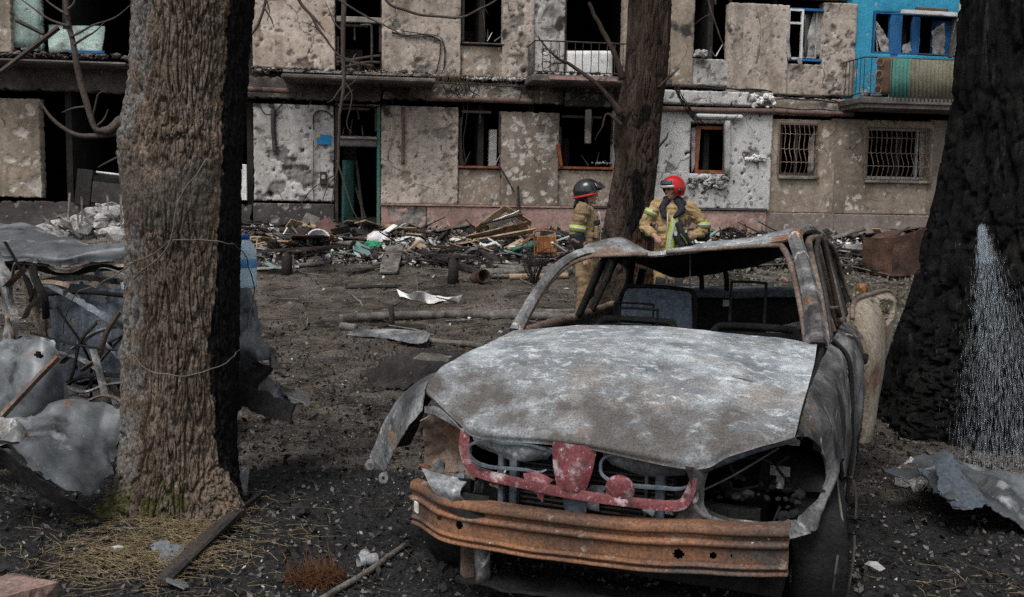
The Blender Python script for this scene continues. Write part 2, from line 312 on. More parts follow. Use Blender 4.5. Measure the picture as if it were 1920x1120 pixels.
def panel(name, rect, mt, th=.3, off=0.0, holes=(), craters=20, rmax=.09, marks=0, ragged=.012, blobs=(), step=.036, parent=None):
    """one wall panel: a displaced slab with shell craters, chipped edges and openings"""
    _pk[0] += 1; k = _pk[0]; rs = np.random.default_rng(100+k)
    u0_, u1_, z0_, z1_ = RC(*rect) if len(rect) == 4 and abs(rect[3]) > 12 or rect[1] < 0 or rect[3] > 12 else rect
    u0_, u1_ = u0_+.006, u1_-.006; z0_, z1_ = z0_+.004, z1_-.004
    us = set(np.linspace(u0_, u1_, max(3, int((u1_-u0_)/step))).tolist()); zs = set(np.linspace(z0_, z1_, max(3, int((z1_-z0_)/step))).tolist())
    hr = [RC(*h) for h in holes]
    U = np.array(sorted(us)); Z = np.array(sorted(zs))
    for h in hr:                       # snap grid lines to the openings
        for q in h[:2]: U[np.abs(U-q).argmin()] = q
        for q in h[2:]: Z[np.abs(Z-q).argmin()] = q
    nu, nz = len(U), len(Z); UU, ZZ = np.meshgrid(U, Z, indexing='ij'); P = np.stack([UU, 0*UU, ZZ], -1)
    dep = .012*fbm(P*1.3+k*7.7, 4)-.004*np.abs(pn(P*11+k)); dm = np.zeros_like(dep)
    W, H = u1_-u0_, z1_-z0_
    for q in range(int(craters*2.2)):
        c = (u0_+rs.random()*W, z0_+rs.random()*H); r = .022+.75*rmax*rs.random()**4
        d = np.hypot(UU-c[0], ZZ-c[1])/r*(1+.8*fbm(P*13+q, 2)); s = np.clip(1-d, 0, 1); dep += -.4*r*ss(0, .7, s); dm = np.maximum(dm, ss(.0, .3, s))
    for (bx_, by_, br) in blobs:       # larger patches where the render has come off
        c = FP(bx_, by_); d = np.hypot(UU-c[0], ZZ-c[1])/br*(1+1.1*fbm(P*6+k, 4)); s = np.clip(1-d, 0, 1)
        dep -= .03*ss(0, .35, s)*(1+pn(P*16)); dm = np.maximum(dm, ss(0, .25, s))
    for q in range(marks):             # pale round blotches
        c = (u0_+(.1+.8*rs.random())*W, z0_+(.04+.9*rs.random())*H); r = .05+.05*rs.random()
        d = np.hypot(UU-c[0], (ZZ-c[1])*1.1)/r; s = np.clip(1-d, 0, 1); dm = np.maximum(dm, ss(0, .2, s)*(.55+.3*rs.random())); dep -= .01*ss(.5, 1, s)
    so_ = np.zeros_like(dep)
    for (sx_, sy_, sr_, sa_) in SOOTY:
        c = FP(sx_, sy_); so_ = np.maximum(so_, sa_*np.exp(-((UU-c[0])**2+((ZZ-c[1])*1.15)**2)/sr_**2))
    so_ = so_*(.75+.5*fbm(P*1.7+k*3, 3))
    P[..., 1] = off-dep
    e = ragged*fbm(P*7+k, 3)
    for sl, ax, sg in (((0, slice(None)), 0, 1), ((-1, slice(None)), 0, -1), ((slice(None), 0), 2, 1), ((slice(None), -1), 2, -1)):
        P[sl][..., ax] += sg*np.abs(e[sl])*1.5
    V = P.reshape(-1, 3); F = gridF(nu, nz); cu = (U[:-1]+U[1:])/2; cz = (Z[:-1]+Z[1:])/2
    keep = np.ones((nu-1, nz-1), bool)
    for h in hr: keep &= ~((cu[:, None] > h[0]) & (cu[:, None] < h[1]) & (cz[None] > h[2]) & (cz[None] < h[3]))
    F = F[keep.ravel()]
    n = len(V); back = V.copy(); back[:, 1] = off+th
    E = np.concatenate([F[:, [q, (q+1) % 4]] for q in range(4)]); key = np.sort(E, 1)
    _, idx, cnt = np.unique(key[:, 0].astype(np.int64)*n+key[:, 1], return_index=True, return_counts=True); B = E[idx[cnt == 1]]
    rim = np.stack([B[:, 1], B[:, 0], B[:, 0]+n, B[:, 1]+n], 1)
    dmv = dm.ravel(); bd = np.zeros(n); bd[np.unique(B)] = .35*rs.random(len(np.unique(B)))
    return mk(name, np.concatenate([V, back]), np.concatenate([F, rim]), MATS[mt], parent or bld, False, attr={'dmg': np.concatenate([np.maximum(dmv, bd), np.full(n, .2)]), 'soot': np.tile(so_.ravel(), 2)})
def bbox(name, rect, y0, y1, mt, parent=None, bev=.01):
    u0_, u1_, z0_, z1_ = RC(*rect) if isinstance(rect, tuple) else rect
    m = MB(); m.box((u0_, y0, z0_), (u1_, y1, z1_), bev=bev); return m.build(name, MATS[mt], parent or bld)

# ground-floor panels
panel('wall_panel', (-160, 178, 80, 372), 'plaster_tan', craters=26, ragged=.035, blobs=[(40, 250, .12), (70, 350, .2), (20, 300, .1)])
panel('wall_panel', (474, 193, 627, 379), 'plaster_grey', craters=26, rmax=.05, blobs=[(525, 292, .2), (560, 325, .26), (585, 335, .2), (520, 350, .17), (488, 248, .08), (545, 315, .2), (490, 372, .12), (570, 375, .14)])
panel('wall_panel', (714, 197, 859, 385), 'plaster_beige', craters=60, rmax=.05, blobs=[(830, 250, .16), (760, 330, .12)])
panel('wall_panel', (940, 208, 1047, 389), 'plaster_brown', craters=18, marks=48, blobs=[(1044, 270, .14)], ragged=.03)
panel('wall_panel', (859, 316, 940, 387), 'plaster_tan', off=.07, th=.2, craters=14, marks=5)
panel('wall_panel', (1047, 318, 1152, 390), 'plaster_tan', off=.07, th=.2, craters=14)
panel('wall_panel', (1152, 205, 1237, 392), 'plaster_grey', craters=20)
panel('cladding_panel', (1237, 208, 1440, 396), 'cladding_grey', off=-.09, th=.38, holes=[(1293, 230, 1363, 327)], craters=18, rmax=.045, blobs=[(1412, 292, .15), (1395, 290, .09), (1325, 345, .16), (1300, 345, .14), (1350, 342, .14), (1255, 315, .10), (1285, 372, .07)])
panel('cladding_panel', (1237, 168, 1448, 201), 'cladding_grey', off=-.07, th=.3, craters=8, blobs=[(1425, 188, .2), (1405, 182, .1)])
panel('wall_panel', (1440, 222, 1562, 401), 'plaster_tan', holes=[(1462, 232, 1532, 331)], craters=16, marks=8)
panel('wall_panel', (1562, 222, 1622, 403), 'plaster_brown', craters=12, marks=8)
panel('wall_panel', (1622, 224, 1744, 404), 'plaster_tan', holes=[(1624, 238, 1742, 339)], craters=14)
panel('wall_panel', (1744, 224, 2100, 410), 'plaster_brown', craters=12)
# upper-floor panels
panel('wall_panel', (-160, -200, 24, 100), 'plaster_tan', craters=20, ragged=.04)
panel('mint_wall_panel', (24, -200, 78, 95), 'mint_plaster', off=.12, th=.15, craters=14, ragged=.05)
panel('wall_panel', (246, -200, 262, 110), 'mint_plaster', craters=6, ragged=.03)
panel('wall_panel', (470, -200, 629, 132), 'plaster_rust', craters=60, rmax=.05, blobs=[(570, 120, .15), (480, 60, .1)])
panel('wall_panel', (716, -200, 864, 146), 'plaster_beige', craters=45, rmax=.06, blobs=[(745, 50, .12), (790, 130, .16)])
panel('wall_panel', (864, 84, 946, 146), 'plaster_tan', off=.07, th=.2, craters=14, blobs=[(905, 120, .14)])
panel('wall_panel', (946, -200, 1001, 148), 'plaster_beige', craters=45, rmax=.06, blobs=[(975, 40, .14), (975, 110, .16), (980, 75, .12)])
panel('wall_panel', (1001, -200, 1059, 150), 'plaster_grey', off=.05, craters=30, rmax=.06, blobs=[(1030, 20, .15), (1035, 60, .12)])
panel('wall_panel', (1176, -200, 1299, 162), 'plaster_tan', craters=20)
panel('wall_panel', (1299, 108, 1370, 162), 'plaster_grey', off=.07, th=.2, craters=16)
panel('wall_panel', (1370, 4, 1475, 178), 'plaster_beige', craters=25, rmax=.04)
panel('wall_panel', (1370, -200, 1599, 0), 'plaster_tan', craters=20)
panel('wall_panel', (1475, 118, 1547, 180), 'plaster_beige', off=.06, th=.2, craters=14, blobs=[(1500, 130, .12)])
panel('wall_panel', (1475, 4, 1547, 12), 'plaster_tan', craters=2)
panel('wall_panel', (1547, 4, 1601, 182), 'plaster_beige', craters=24, blobs=[(1570, 90, .12), (1560, 150, .14)])
panel('blue_wall_panel', (1601, -200, 1812, 196), 'blue_plaster', off=.05, holes=[(1640, 22, 1798, 106)], craters=24)
panel('wall_panel', (1812, -200, 2100, 200), 'plaster_beige', craters=10)
# floor bands between the storeys
panel('floor_band', (-160, 108, 262, 176), 'concrete_burnt', off=.1, th=.3, craters=20, ragged=.06)
panel('floor_band', (262, 134, 716, 192), 'concrete_burnt', off=.03, craters=24, ragged=.04)
panel('floor_band', (716, 148, 1059, 196), 'plaster_brown', off=.03, craters=26, ragged=.04, blobs=[(900, 170, .2), (960, 165, .2), (860, 185, .2)])
panel('floor_band', (1059, 151, 1237, 205), 'plaster_soot', off=.04, craters=20, ragged=.04)
panel('floor_band', (1448, 181, 1601, 220), 'plaster_tan', off=.03, craters=16, ragged=.03)
panel('floor_band', (1601, 197, 2100, 222), 'plaster_brown', off=.04, craters=10, ragged=.03)
panel('lintel', (627, 193, 714, 200), 'concrete_burnt', off=.04, craters=2)
# plinth
panel('plinth_panel', (-160, 373, 474, 470), 'plaster_soot', off=-.05, craters=30, ragged=.05)
panel('plinth_panel', (474, 380, 627, 470), 'plaster_soot', off=-.05, craters=20)
panel('plinth_panel', (714, 386, 800, 480), 'plinth_pink', off=-.05, craters=12, blobs=[(770, 420, .32), (785, 405, .2)])
panel('plinth_panel', (800, 387, 1075, 480), 'plinth_pink', off=-.06, craters=20)
panel('plinth_panel', (1075, 391, 1432, 490), 'plinth_pink', off=-.06, craters=20)
panel('plinth_panel', (1432, 398, 1560, 490), 'plinth_brown', off=-.03, craters=14)
panel('plinth_panel', (1560, 401, 2100, 490), 'plinth_brown', off=-.03, craters=16)
# the storeys above the picture and the gable ends, as one plain mass
ztop = FP(960, -200)[1]; uL = FP(-160, 0)[0]; uR = FP(2100, 0)[0]
for k in range(3):
    for q in range(10):
        a_ = uL+(uR-uL)*q/10; b_ = uL+(uR-uL)*(q+1)/10; m = MB(); z = ztop+.03+k*2.75
        m.box((a_+.01, .02, z), (b_-.01, .3, z+.95)).box((a_+.01, .02, z+.95), (a_+.7, .3, z+2.4)).box((b_-.7, .02, z+.95), (b_-.01, .3, z+2.4)).box((a_+.01, .02, z+2.4), (b_-.01, .3, z+2.73))
        m.build('upper_wall_panel', MATS['plaster_beige'], bld)
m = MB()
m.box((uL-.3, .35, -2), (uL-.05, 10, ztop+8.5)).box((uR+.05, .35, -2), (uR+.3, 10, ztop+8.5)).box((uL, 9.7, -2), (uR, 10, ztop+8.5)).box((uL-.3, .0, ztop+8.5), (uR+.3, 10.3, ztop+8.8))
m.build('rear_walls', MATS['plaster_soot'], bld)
# rooms: floors, party walls, back wall
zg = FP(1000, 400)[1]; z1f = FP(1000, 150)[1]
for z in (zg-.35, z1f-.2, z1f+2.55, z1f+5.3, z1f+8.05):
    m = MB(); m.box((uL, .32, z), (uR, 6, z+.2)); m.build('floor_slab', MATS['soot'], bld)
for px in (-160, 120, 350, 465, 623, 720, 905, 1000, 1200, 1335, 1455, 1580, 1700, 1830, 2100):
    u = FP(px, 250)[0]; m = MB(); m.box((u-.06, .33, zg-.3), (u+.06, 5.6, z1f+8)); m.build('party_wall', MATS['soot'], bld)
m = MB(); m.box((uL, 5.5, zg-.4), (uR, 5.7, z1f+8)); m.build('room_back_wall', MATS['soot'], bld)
# ------------------------------------------------------------------ ground
def ground_soil():
    m = mat('ground_soil', [(.3, (.023, .0205, .0185)), (.5, (.06, .052, .045)), (.7, (.11, .095, .082))], 2.2, layers=[
        ((.10, .086, .073), .55, .53, .68), ((.15, .135, .12), 9, .62, .7), ((.10, .099, .099), 3.4, .60, .74), ((.011, .0105, .0105), 1.3, .52, .66), ((.13, .12, .11), 38, .655, .69), ((.07, .05, .034), 6, .6, .7)],
        attr=[('ash', (.017, .017, .0175), 2.5), ('rub', (.11, .098, .086), 3)], rough=.85, bump=.9, bscale=26, bdist=.03, roughvar=.2, spec=.16, rnd=False, grain=(.2, 2.2), gscale=48)
    return m
ground_soil()
ny, nx = 620, 430
t = np.linspace(0, 1, ny); yy = np.where(t < .9, 1.4+(t/.9)**1.9*22, 0); yy[t >= .9] = 23.4+((t[t >= .9]-.9)/.1)**2*180
yy = np.concatenate([np.linspace(-40, -1, 8), np.linspace(-.6, 1.35, 30), yy]); ny = len(yy)
s = np.linspace(-1, 1, nx); s = np.where(np.abs(s) < .86, s/.86, np.sign(s)*(1+((np.abs(s)-.86)/.14)**2*25))
YY = np.repeat(yy[:, None], nx, 1); XX = s[None]*(1.6+.60*np.maximum(YY, 0))
Z = gz(XX, YY); P = np.stack([XX, YY, 0*XX], -1)
near = ss(26, 3, YY)
det = .03*fbm(P*1.9+7, 3)*ss(4, 7, YY)+.018*fbm(P*4.5, 4)+.012*ss(.1, .6, pn(P*9+3))*(1+pn(P*23))+.006*fbm(P*31, 2)
Z = Z+det*(np.abs(XX) < 30)*ss(-3, 1, YY)*.9
ash = ss(6.8, 4.2, YY+1.2*fbm(P*.7, 3))*.9+.35*ss(.2, .6, fbm(P*.5+9, 3))
rub = ss(15.5, 19, YY+1.5*fbm(P*.6+4, 3))*.75
V = np.stack([XX, YY, Z], -1).reshape(-1, 3)
gnd = mk('ground', V, gridF(ny, nx), MATS['ground_soil'], None, True, attr={'ash': ash.ravel(), 'rub': rub.ravel()})
T(gnd, 'dark churned soil covered in ash and soot', None, None, 'structure')

# ------------------------------------------------------------------ trees
mat('bark_elm', [(.3, (.052, .0405, .031)), (.5, (.104, .081, .063)), (.7, (.165, .132, .105))], 7, stretch=(1, 1, .35), layers=[((.085, .062, .046), 3, .55, .7, (1, 1, .4)), ((.165, .135, .108), 16, .62, .7, (1, 1, .5))],
    attr=[('grey', (.12, .114, .107), 9), ('ochre', (.12, .085, .06), 9), ('burl', (.08, .068, .057), 7), ('moss', (.05, .048, .018), 10), ('char', (.0075, .007, .0068), 12)], bump=.8, bscale=42, rough=.95, rnd=False, spec=.12, grain=(.35, 1.9), gscale=55)
mat('bark_dark', [(.3, (.014, .0105, .0085)), (.5, (.036, .026, .021)), (.7, (.07, .052, .042))], 7, stretch=(1, 1, .3), attr=[('char', (.007, .0065, .0063), 6), ('red', (.05, .026, .018), 5)], bump=.8, bscale=30, rough=.95, rnd=False, spec=.12)
mat('bark_charred', [(.3, (.004, .004, .004)), (.55, (.009, .0088, .0087)), (.75, (.02, .019, .0185))], 8, stretch=(1, 1, .4), layers=[((.035, .034, .033), 9, .60, .70, (1, 1, .18)), ((.06, .058, .056), 26, .66, .71, (1, 1, .3))], attr=[('red', (.035, .02, .014), 5)], bump=.9, bscale=30, rough=.9, spec=.06, rnd=False)
def trunk(name, path, rad, parent, mt, nth, nz_lo, nz_hi, zcut, bark=.014, freq=16, attrs=None, shape=None, vst=.16, warp=.5, smoothz=None, rough=.75):
    """path: points bottom -> top; rad: radii; vertical-fissured bark as real relief"""
    path = np.array([tuple(p) for p in path]); m = len(path); tt = np.linspace(0, 1, m)
    zf = np.interp(zcut, path[:, 2], tt)
    s_ = np.concatenate([np.linspace(0, zf, nz_lo, endpoint=False), np.linspace(zf, 1, nz_hi)])
    dense = cr(path, 400); rd = cr(np.array(rad)[:, None], 400)[:, 0]; ds = np.linspace(0, 1, 400)
    c = np.stack([np.interp(s_, ds, dense[:, k]) for k in range(3)], -1); r = np.interp(s_, ds, rd)
    th = np.arange(nth)/nth*2*math.pi; th = th-.5*np.sin(th+math.pi/2)
    dirv = np.stack([np.cos(th), np.sin(th), 0*th], -1)
    rr = np.repeat(r[:, None], nth, 1)
    if shape is not None: rr = rr*shape(th[None], c[:, 2][:, None])
    base = c[:, None]+dirv[None]*rr[..., None]
    q = base*np.array([freq, freq, freq*vst]); wv = np.stack([pn(base*3.1), pn(base*3.1+40), 0*rr], -1)*warp
    q = q+wv
    sm_ = 1.0 if smoothz is None else 1-.75*np.exp(-((base[..., 2]-smoothz[0])/smoothz[1])**2)
    a = 1-np.abs(pn(q)); a2 = 1-np.abs(pn(q*np.array([2.1, 2.1, 1.6])+31)); b_ = 1-np.abs(pn(q*np.array([1.7, 1.7, 2.6])+9))
    d = (-bark*2.3*ss(.80, 1., a)-bark*1.3*ss(.82, 1., a2)-bark*1.0*ss(.86, 1., b_))*sm_+bark*rough*fbm(base*np.array([42, 42, 26*rough]), 3)+bark*.9*pn(base*np.array([5, 5, 2]))
    pts = base+dirv[None]*d[..., None]
    A = {k: f(th[None]+0*rr, base).ravel() for k, f in (attrs or {}).items()}
    V = pts.reshape(-1, 3); nz_ = len(s_); F = gridF(nz_, nth, True)
    o = mk(name, V, F, MATS[mt], parent, True, attr=A); return o
def limb(parent, pts, rads, mt, name='branch', sides=8, n=None, wob=.0, seed=0):
    P = cr(np.array([tuple(p) for p in pts]), n or max(8, 6*len(pts)))
    if wob: P = P+wob*np.stack([fbm(P*3+seed, 2), fbm(P*3+seed+9, 2), fbm(P*3+seed+21, 2)], -1)*np.linspace(0, 1, len(P))[:, None]
    m = MB(); m.tube(P, rads, sides); o = m.build(name, MATS[mt], parent, True); return o
def bare_crown(parent, top, mt, seed, r0_, spread=2.6, up=3.2, mind=None):
    """limbs and twigs of the leafless crown, above the picture"""
    rs = np.random.default_rng(seed)
    m = MB()
    def grow(p, d, r, lv):
        n = 5; pts = [p]; L = (1.5-.25*lv)*(.7+.5*rs.random())
        for k in range(n):
            d = d+rs.normal(size=3)*.16+np.array([0, 0, .05]); d /= np.linalg.norm(d); pts.append(pts[-1]+d*L/n)
        m.tube(pts, np.linspace(r, r*.62, n+1), 7 if lv < 2 else 5, caps=lv == 0)
        if lv < 4:
            for k in range(2 if lv < 3 else 3):
                a = d+rs.normal(size=3)*.62; a[2] = abs(a[2])*.7+.15; grow(pts[-1]*1.0, a/np.linalg.norm(a), r*.58, lv+1)
    for k in range(3):
        a = 2*math.pi*(k+rs.random()*.4)/3; d = np.array([math.cos(a)*.6, math.sin(a)*.6, 1.]); grow(np.array(top)-np.array([0, 0, .15]), d/np.linalg.norm(d), r0_*.62, 0)
    return m.build('crown', MATS[mt], parent, True)

# elm beside the wrecks: centre and width read off at several heights
def angdist(a, b): return np.abs((a-b+math.pi) % (2*math.pi)-math.pi)
E_D = 5.0; spx = F_PX/E_D
prof = [(1010, 338, 300), (965, 332, 262), (935, 334, 232), (880, 336, 217), (800, 338, 212), (700, 340, 211), (600, 343, 209), (500, 344, 207), (420, 345, 206), (340, 345, 207), (290, 344, 210), (250, 345, 216), (215, 349, 212), (150, 355, 210), (60, 361, 212), (0, 364, 215), (-150, 372, 218), (-600, 400, 205), (-1100, 420, 190)]
path = [D(c_, y_, E_D) for y_, c_, w_ in prof]; rad = [w_/2/spx for _, _, w_ in prof]
elm = empty('elm_tree', (path[1].x, path[1].y, 0))
T(elm, 'thick rough-barked tree, brown with one blackened side, wire looped round it', 'tree')
off = np.array([path[1].x, path[1].y, 0]); pathl = [np.array(tuple(p))-off for p in path]
def elm_shape(th, z):
    root = ss(.42, .0, z); s_ = 1+root*(.07*np.cos(3*(th+.4))+.05*np.cos(5*th+1)+.03)+.42*ss(.34, -.05, z)*np.exp(-(angdist(th, -.62)/.33)**2)+.25*ss(.25, -.05, z)*np.exp(-(angdist(th, -2.5)/.35)**2)
    for (a_, zz, amp, wa, wz) in ((math.pi*1.06, 1.93, .10, .35, .12), (-1.75, 1.60, .13, .8, .20), (-.75, 1.82, .07, .5, .10), (-2.0, 1.80, .06, .9, .05), (-1.4, 1.9, .04, .5, .03), (-2.5, 1.72, .07, .4, .12)):
        s_ = s_+amp*np.exp(-(angdist(th, a_)/wa)**2-((z-zz)/wz)**2)
    return s_
def edge_n(B): return .5*fbm(B*np.array([9, 9, 3.5]), 4)
attrs = {
    'char': lambda th, B: ss(.62, .42, angdist(th, -.02+0*th)+.16*edge_n(B)-.12*ss(1.9, .9, B[..., 2])*ss(.3, .8, B[..., 2])-.05+.35*ss(.30, .05, B[..., 2]))*1.0,
    'ochre': lambda th, B: .56*np.exp(-((angdist(th, 0)-.70-.2*edge_n(B))/.10)**2),
    'grey': lambda th, B: ss(1.75, 2.15, angdist(th, 0)+.25*edge_n(B))*.55,
    'burl': lambda th, B: .72*np.exp(-((B[..., 2]-1.60)/.19)**2)*ss(.6, 1.0, angdist(th, 0)),
    'moss': lambda th, B: .55*ss(.42, .08, B[..., 2]+.12*edge_n(B))*ss(.8, 1.3, angdist(th, 0))}
trunk('trunk', pathl, rad, elm, 'bark_elm', 430, 700, 50, 2.75, bark=.0095, freq=27, vst=.14, smoothz=(1.62, .17), attrs=attrs, shape=elm_shape)
def L_(px, py, d): return np.array(tuple(D(px, py, d)))-off
limb(elm, [L_(250, 232, 4.95), L_(228, 228, 4.9), L_(216, 236, 4.88), L_(205, 244, 4.87), L_(192, 246, 4.86)], [.035, .03, .024, .022, .02], 'twig_bark')
limb(elm, [L_(196, 246, 4.86), L_(178, 240, 4.86), L_(163, 195, 4.86), L_(148, 140, 4.87), L_(137, 80, 4.88), L_(125, 20, 4.9), L_(118, -120, 4.9)], [.014, .014, .016, .017, .014, .013, .01], 'twig_bark', n=40)
limb(elm, [L_(240, 250, 4.95), L_(222, 250, 4.9), L_(180, 255, 4.87), L_(140, 252, 4.85), L_(100, 225, 4.84), L_(72, 187, 4.84)], [.02, .016, .013, .011, .009, .004], 'twig_bark', n=40)
for a_ in ([(132, 70), (150, 62), (175, 50), (215, 38), (245, 12)], [(131, 50), (95, 38), (60, 15), (30, -5)], [(138, 85), (160, 70), (180, 58), (200, 40)], [(127, 18), (140, 5), (150, -30)], [(172, 228), (178, 200), (182, 175), (192, 168)],
           [(178, 240), (195, 225), (202, 207)], [(165, 200), (140, 203), (120, 211)], [(128, 30), (100, 10), (80, -10)], [(230, 290), (205, 305), (183, 318)]):
    limb(elm, [L_(x_, y_, 4.87) for x_, y_ in a_], [.007, .005, .002], 'twig_bark', name='twig', sides=5, wob=.02, seed=a_[0][0])
bare_crown(elm, pathl[-1], 'twig_bark', 5, rad[-1])
# fallen bark roots flare into the ground through the trunk mesh itself

# dark tree behind the two firefighters
M_D = 13.6; spx = F_PX/M_D
prof = [(600, 1180, 150), (560, 1178, 128), (500, 1176, 108), (450, 1177, 98), (400, 1180, 86), (330, 1190, 82), (250, 1197, 82), (200, 1200, 84), (120, 1213, 80), (0, 1219, 79), (-150, 1224, 76), (-400, 1232, 66)]
path = [D(c_, y_, M_D) for y_, c_, w_ in prof]; rad = [w_/2/spx for _, _, w_ in prof]
z0 = float(gz(path[1].x, M_D)); off = np.array([path[1].x, M_D, z0])
mtree = empty('dark_tree', tuple(off)); T(mtree, 'dark scorched tree trunk standing between the two firefighters', 'tree')
pathl = [np.array(tuple(p))-off for p in path]
trunk('trunk', pathl, rad, mtree, 'bark_dark', 170, 260, 30, 3.6, bark=.015, freq=13, rough=.22, vst=.11, attrs={'char': lambda th, B: ss(.1, .6, fbm(B*np.array([2, 2, 1.]), 3)), 'red': lambda th, B: .7*ss(1.3, .5, angdist(th, -.9))*ss(1.6, .6, B[..., 2])}, shape=lambda th, z: 1+.12*ss(.8, 0, z)*np.cos(4*th)+.1*np.exp(-((z-2.35)/.25)**2-(angdist(th, math.pi)/.8)**2))
for a_, r_ in (([(1165, 215), (1130, 170), (1085, 130), (1040, 108), (1008, 70)], [.05, .03, .025, .018, .008]), ([(1168, 150), (1150, 95), (1128, 55), (1104, 6)], [.05, .035, .032, .022]), ([(1100, 145), (1085, 135), (1080, 128)], [.012, .008, .003]),
               ([(1165, 235), (1140, 215), (1130, 240), (1120, 262)], [.03, .018, .012, .004]), ([(1235, 165), (1250, 150), (1275, 128)], [.025, .015, .008]), ([(1060, 118), (1035, 118), (1015, 110)], [.012, .008, .003]), ([(1235, 275), (1248, 262), (1252, 245)], [.02, .012, .005])):
    limb(mtree, [np.array(tuple(D(x_, y_, M_D-.25)))-off for x_, y_ in a_], r_, 'bark_dark', sides=7, wob=.05, seed=a_[0][0])
bare_crown(mtree, pathl[-1], 'bark_dark', 8, rad[-1])

# charred leaning giant
C_D = 7.25; spx = F_PX/C_D
prof = [(880, 1895, 640), (830, 1893, 560), (780, 1893, 505), (720, 1897, 460), (650, 1902, 415), (560, 1910, 370), (460, 1918, 335), (380, 1926, 310), (280, 1938, 298), (160, 1952, 290), (0, 1964, 290), (-200, 1982, 284), (-600, 2010, 260)]
path = [D(c_, y_, C_D) for y_, c_, w_ in prof]; rad = [w_/2/spx for _, _, w_ in prof]
off = np.array([path[1].x, C_D, 0]); ctree = empty('charred_tree', tuple(off)); T(ctree, 'huge burnt black tree trunk with a split hollow, water running over it', 'tree')
pathl = [np.array(tuple(p))-off for p in path]
trunk('trunk', pathl, rad, ctree, 'bark_charred', 230, 330, 30, 3.2, bark=.028, freq=10, rough=.12, vst=.09, warp=.35, attrs={'red': lambda th, B: .55*ss(.35, .1, angdist(th, -1.0))*ss(1.9, 1.4, B[..., 2])*ss(.7, 1.0, B[..., 2])},
      shape=lambda th, z: 1+.14*ss(.7, 0, z)*np.cos(5*th+.5)+.04*np.cos(4*th+1.3)-.26*np.exp(-(angdist(th, -1.78)/.20)**2)*ss(.9, 1.4, z)+.07*np.exp(-(angdist(th, -1.35)/.25)**2)+.07*np.exp(-(angdist(th, -2.25)/.25)**2))
bare_crown(ctree, pathl[-1], 'bark_charred', 11, rad[-1])
# ------------------------------------------------------------------ building details (all in the building's frame)
def bp(px, py, y=0.0):
    """picture point -> point of the building frame lying y metres behind its front plane (negative: in front)"""
    u, z = FP(px, py, y); return (u, y, z)
def wire(pts, r, mt='cable_black', name='cable', y=-.04, n=None, sides=5, parent=None, wob=.02):
    P = cr(np.array([bp(p[0], p[1], p[2] if len(p) > 2 else y) for p in pts]), n or 8*len(pts))
    if wob: P = P+wob*np.stack([pn(P*2.3+len(pts)), .5*pn(P*2.9+7), pn(P*2.1+3)], -1)
    m = MB(); m.tube(P, r, sides); return m.build(name, MATS[mt], parent or bld, True)
def plate(name, quad, y, t, mt, parent=None, dent=.004, nu=8, nv=8, edge=0, seed=0):
    """flat piece through four picture points (clockwise from top left)"""
    a, b, c, d = [np.array(bp(q[0], q[1], q[2] if len(q) > 2 else y)) for q in quad]
    return sheet(name, [[a, b], [d, c]], nu, nv, t, MATS[mt], parent or bld, dent=dent, dscale=4, seed=seed, smooth=False, edge=edge)
# heating pipes along the floor band
wire([(440, 166), (520, 170), (545, 171)], .055, 'pipe_paint', 'pipe', -.12, wob=0, sides=10)
wire([(800, 184), (900, 187), (1000, 191)], .06, 'pipe_paint', 'pipe', -.12, wob=0, sides=10)
wire([(1236, 204), (1330, 207), (1452, 209)], .06, 'pipe_paint', 'pipe', -.16, wob=0, sides=10)
wire([(1440, 208), (1520, 212), (1600, 214)], .05, 'pipe_paint', 'pipe', -.1, wob=0, sides=10)
# entrance canopy with rubble and dead grass on it
can = bbox('entrance_canopy', (534, 148, 812, 166), -.95, .02, 'concrete_burnt', bev=.03)
bbox('entrance_canopy_lip', (534, 138, 800, 148), -.55, .02, 'concrete', bev=.03)
rs = np.random.default_rng(21)
def chunks(n, fn, smin, smax, flat=.5, seed=1):
    """irregular lumps placed by fn(rs) -> centre"""
    rs = np.random.default_rng(seed); m = MB()
    for k in range(n):
        c = np.array(fn(rs)); s_ = smin+(smax-smin)*rs.random()**2
        bm = bmesh.new(); bmesh.ops.create_icosphere(bm, subdivisions=1, radius=s_)
        V = np.array([v.co[:] for v in bm.verts]); F = [[v.index for v in f.verts] for f in bm.faces]; bm.free()
        V = V*(1+.45*pn(V/s_*1.3+k*5.1))[:, None]*np.array([1, .8+.4*rs.random(), flat*(.6+.8*rs.random())])
        q = Matrix.Rotation(rs.random()*6.3, 3, 'Z')@Matrix.Rotation(rs.normal()*.4, 3, 'X'); V = V@np.array(q).T
        m.add(V+c, F)
    return m
def on_ledge(x0, x1, y0, y1, py):
    def f(rs):
        px = x0+(x1-x0)*rs.random(); y = y0+(y1-y0)*rs.random(); u, z = FP(px, py+(px-x0)*.02, 0); return (u, y, z+.02+.03*rs.random())
    return f
T(chunks(130, on_ledge(475, 812, -.85, -.05, 140), .02, .09, seed=3).build('canopy_rubble', MATS['concrete_burnt'], bld), None, kind='stuff')
T(chunks(60, on_ledge(475, 812, -.9, -.3, 142), .015, .06, seed=4).build('canopy_plaster_bits', MATS['broken_concrete'], bld), None, kind='stuff')
T(chunks(90, on_ledge(1000, 1170, -.95, -.05, 148), .02, .07, seed=5).build('balcony_rubble', MATS['concrete_burnt'], bld), None, kind='stuff')
T(chunks(70, on_ledge(860, 1000, -.05, .02, 150), .02, .08, seed=6).build('ledge_rubble', MATS['broken_concrete'], bld), None, kind='stuff')
m = MB()
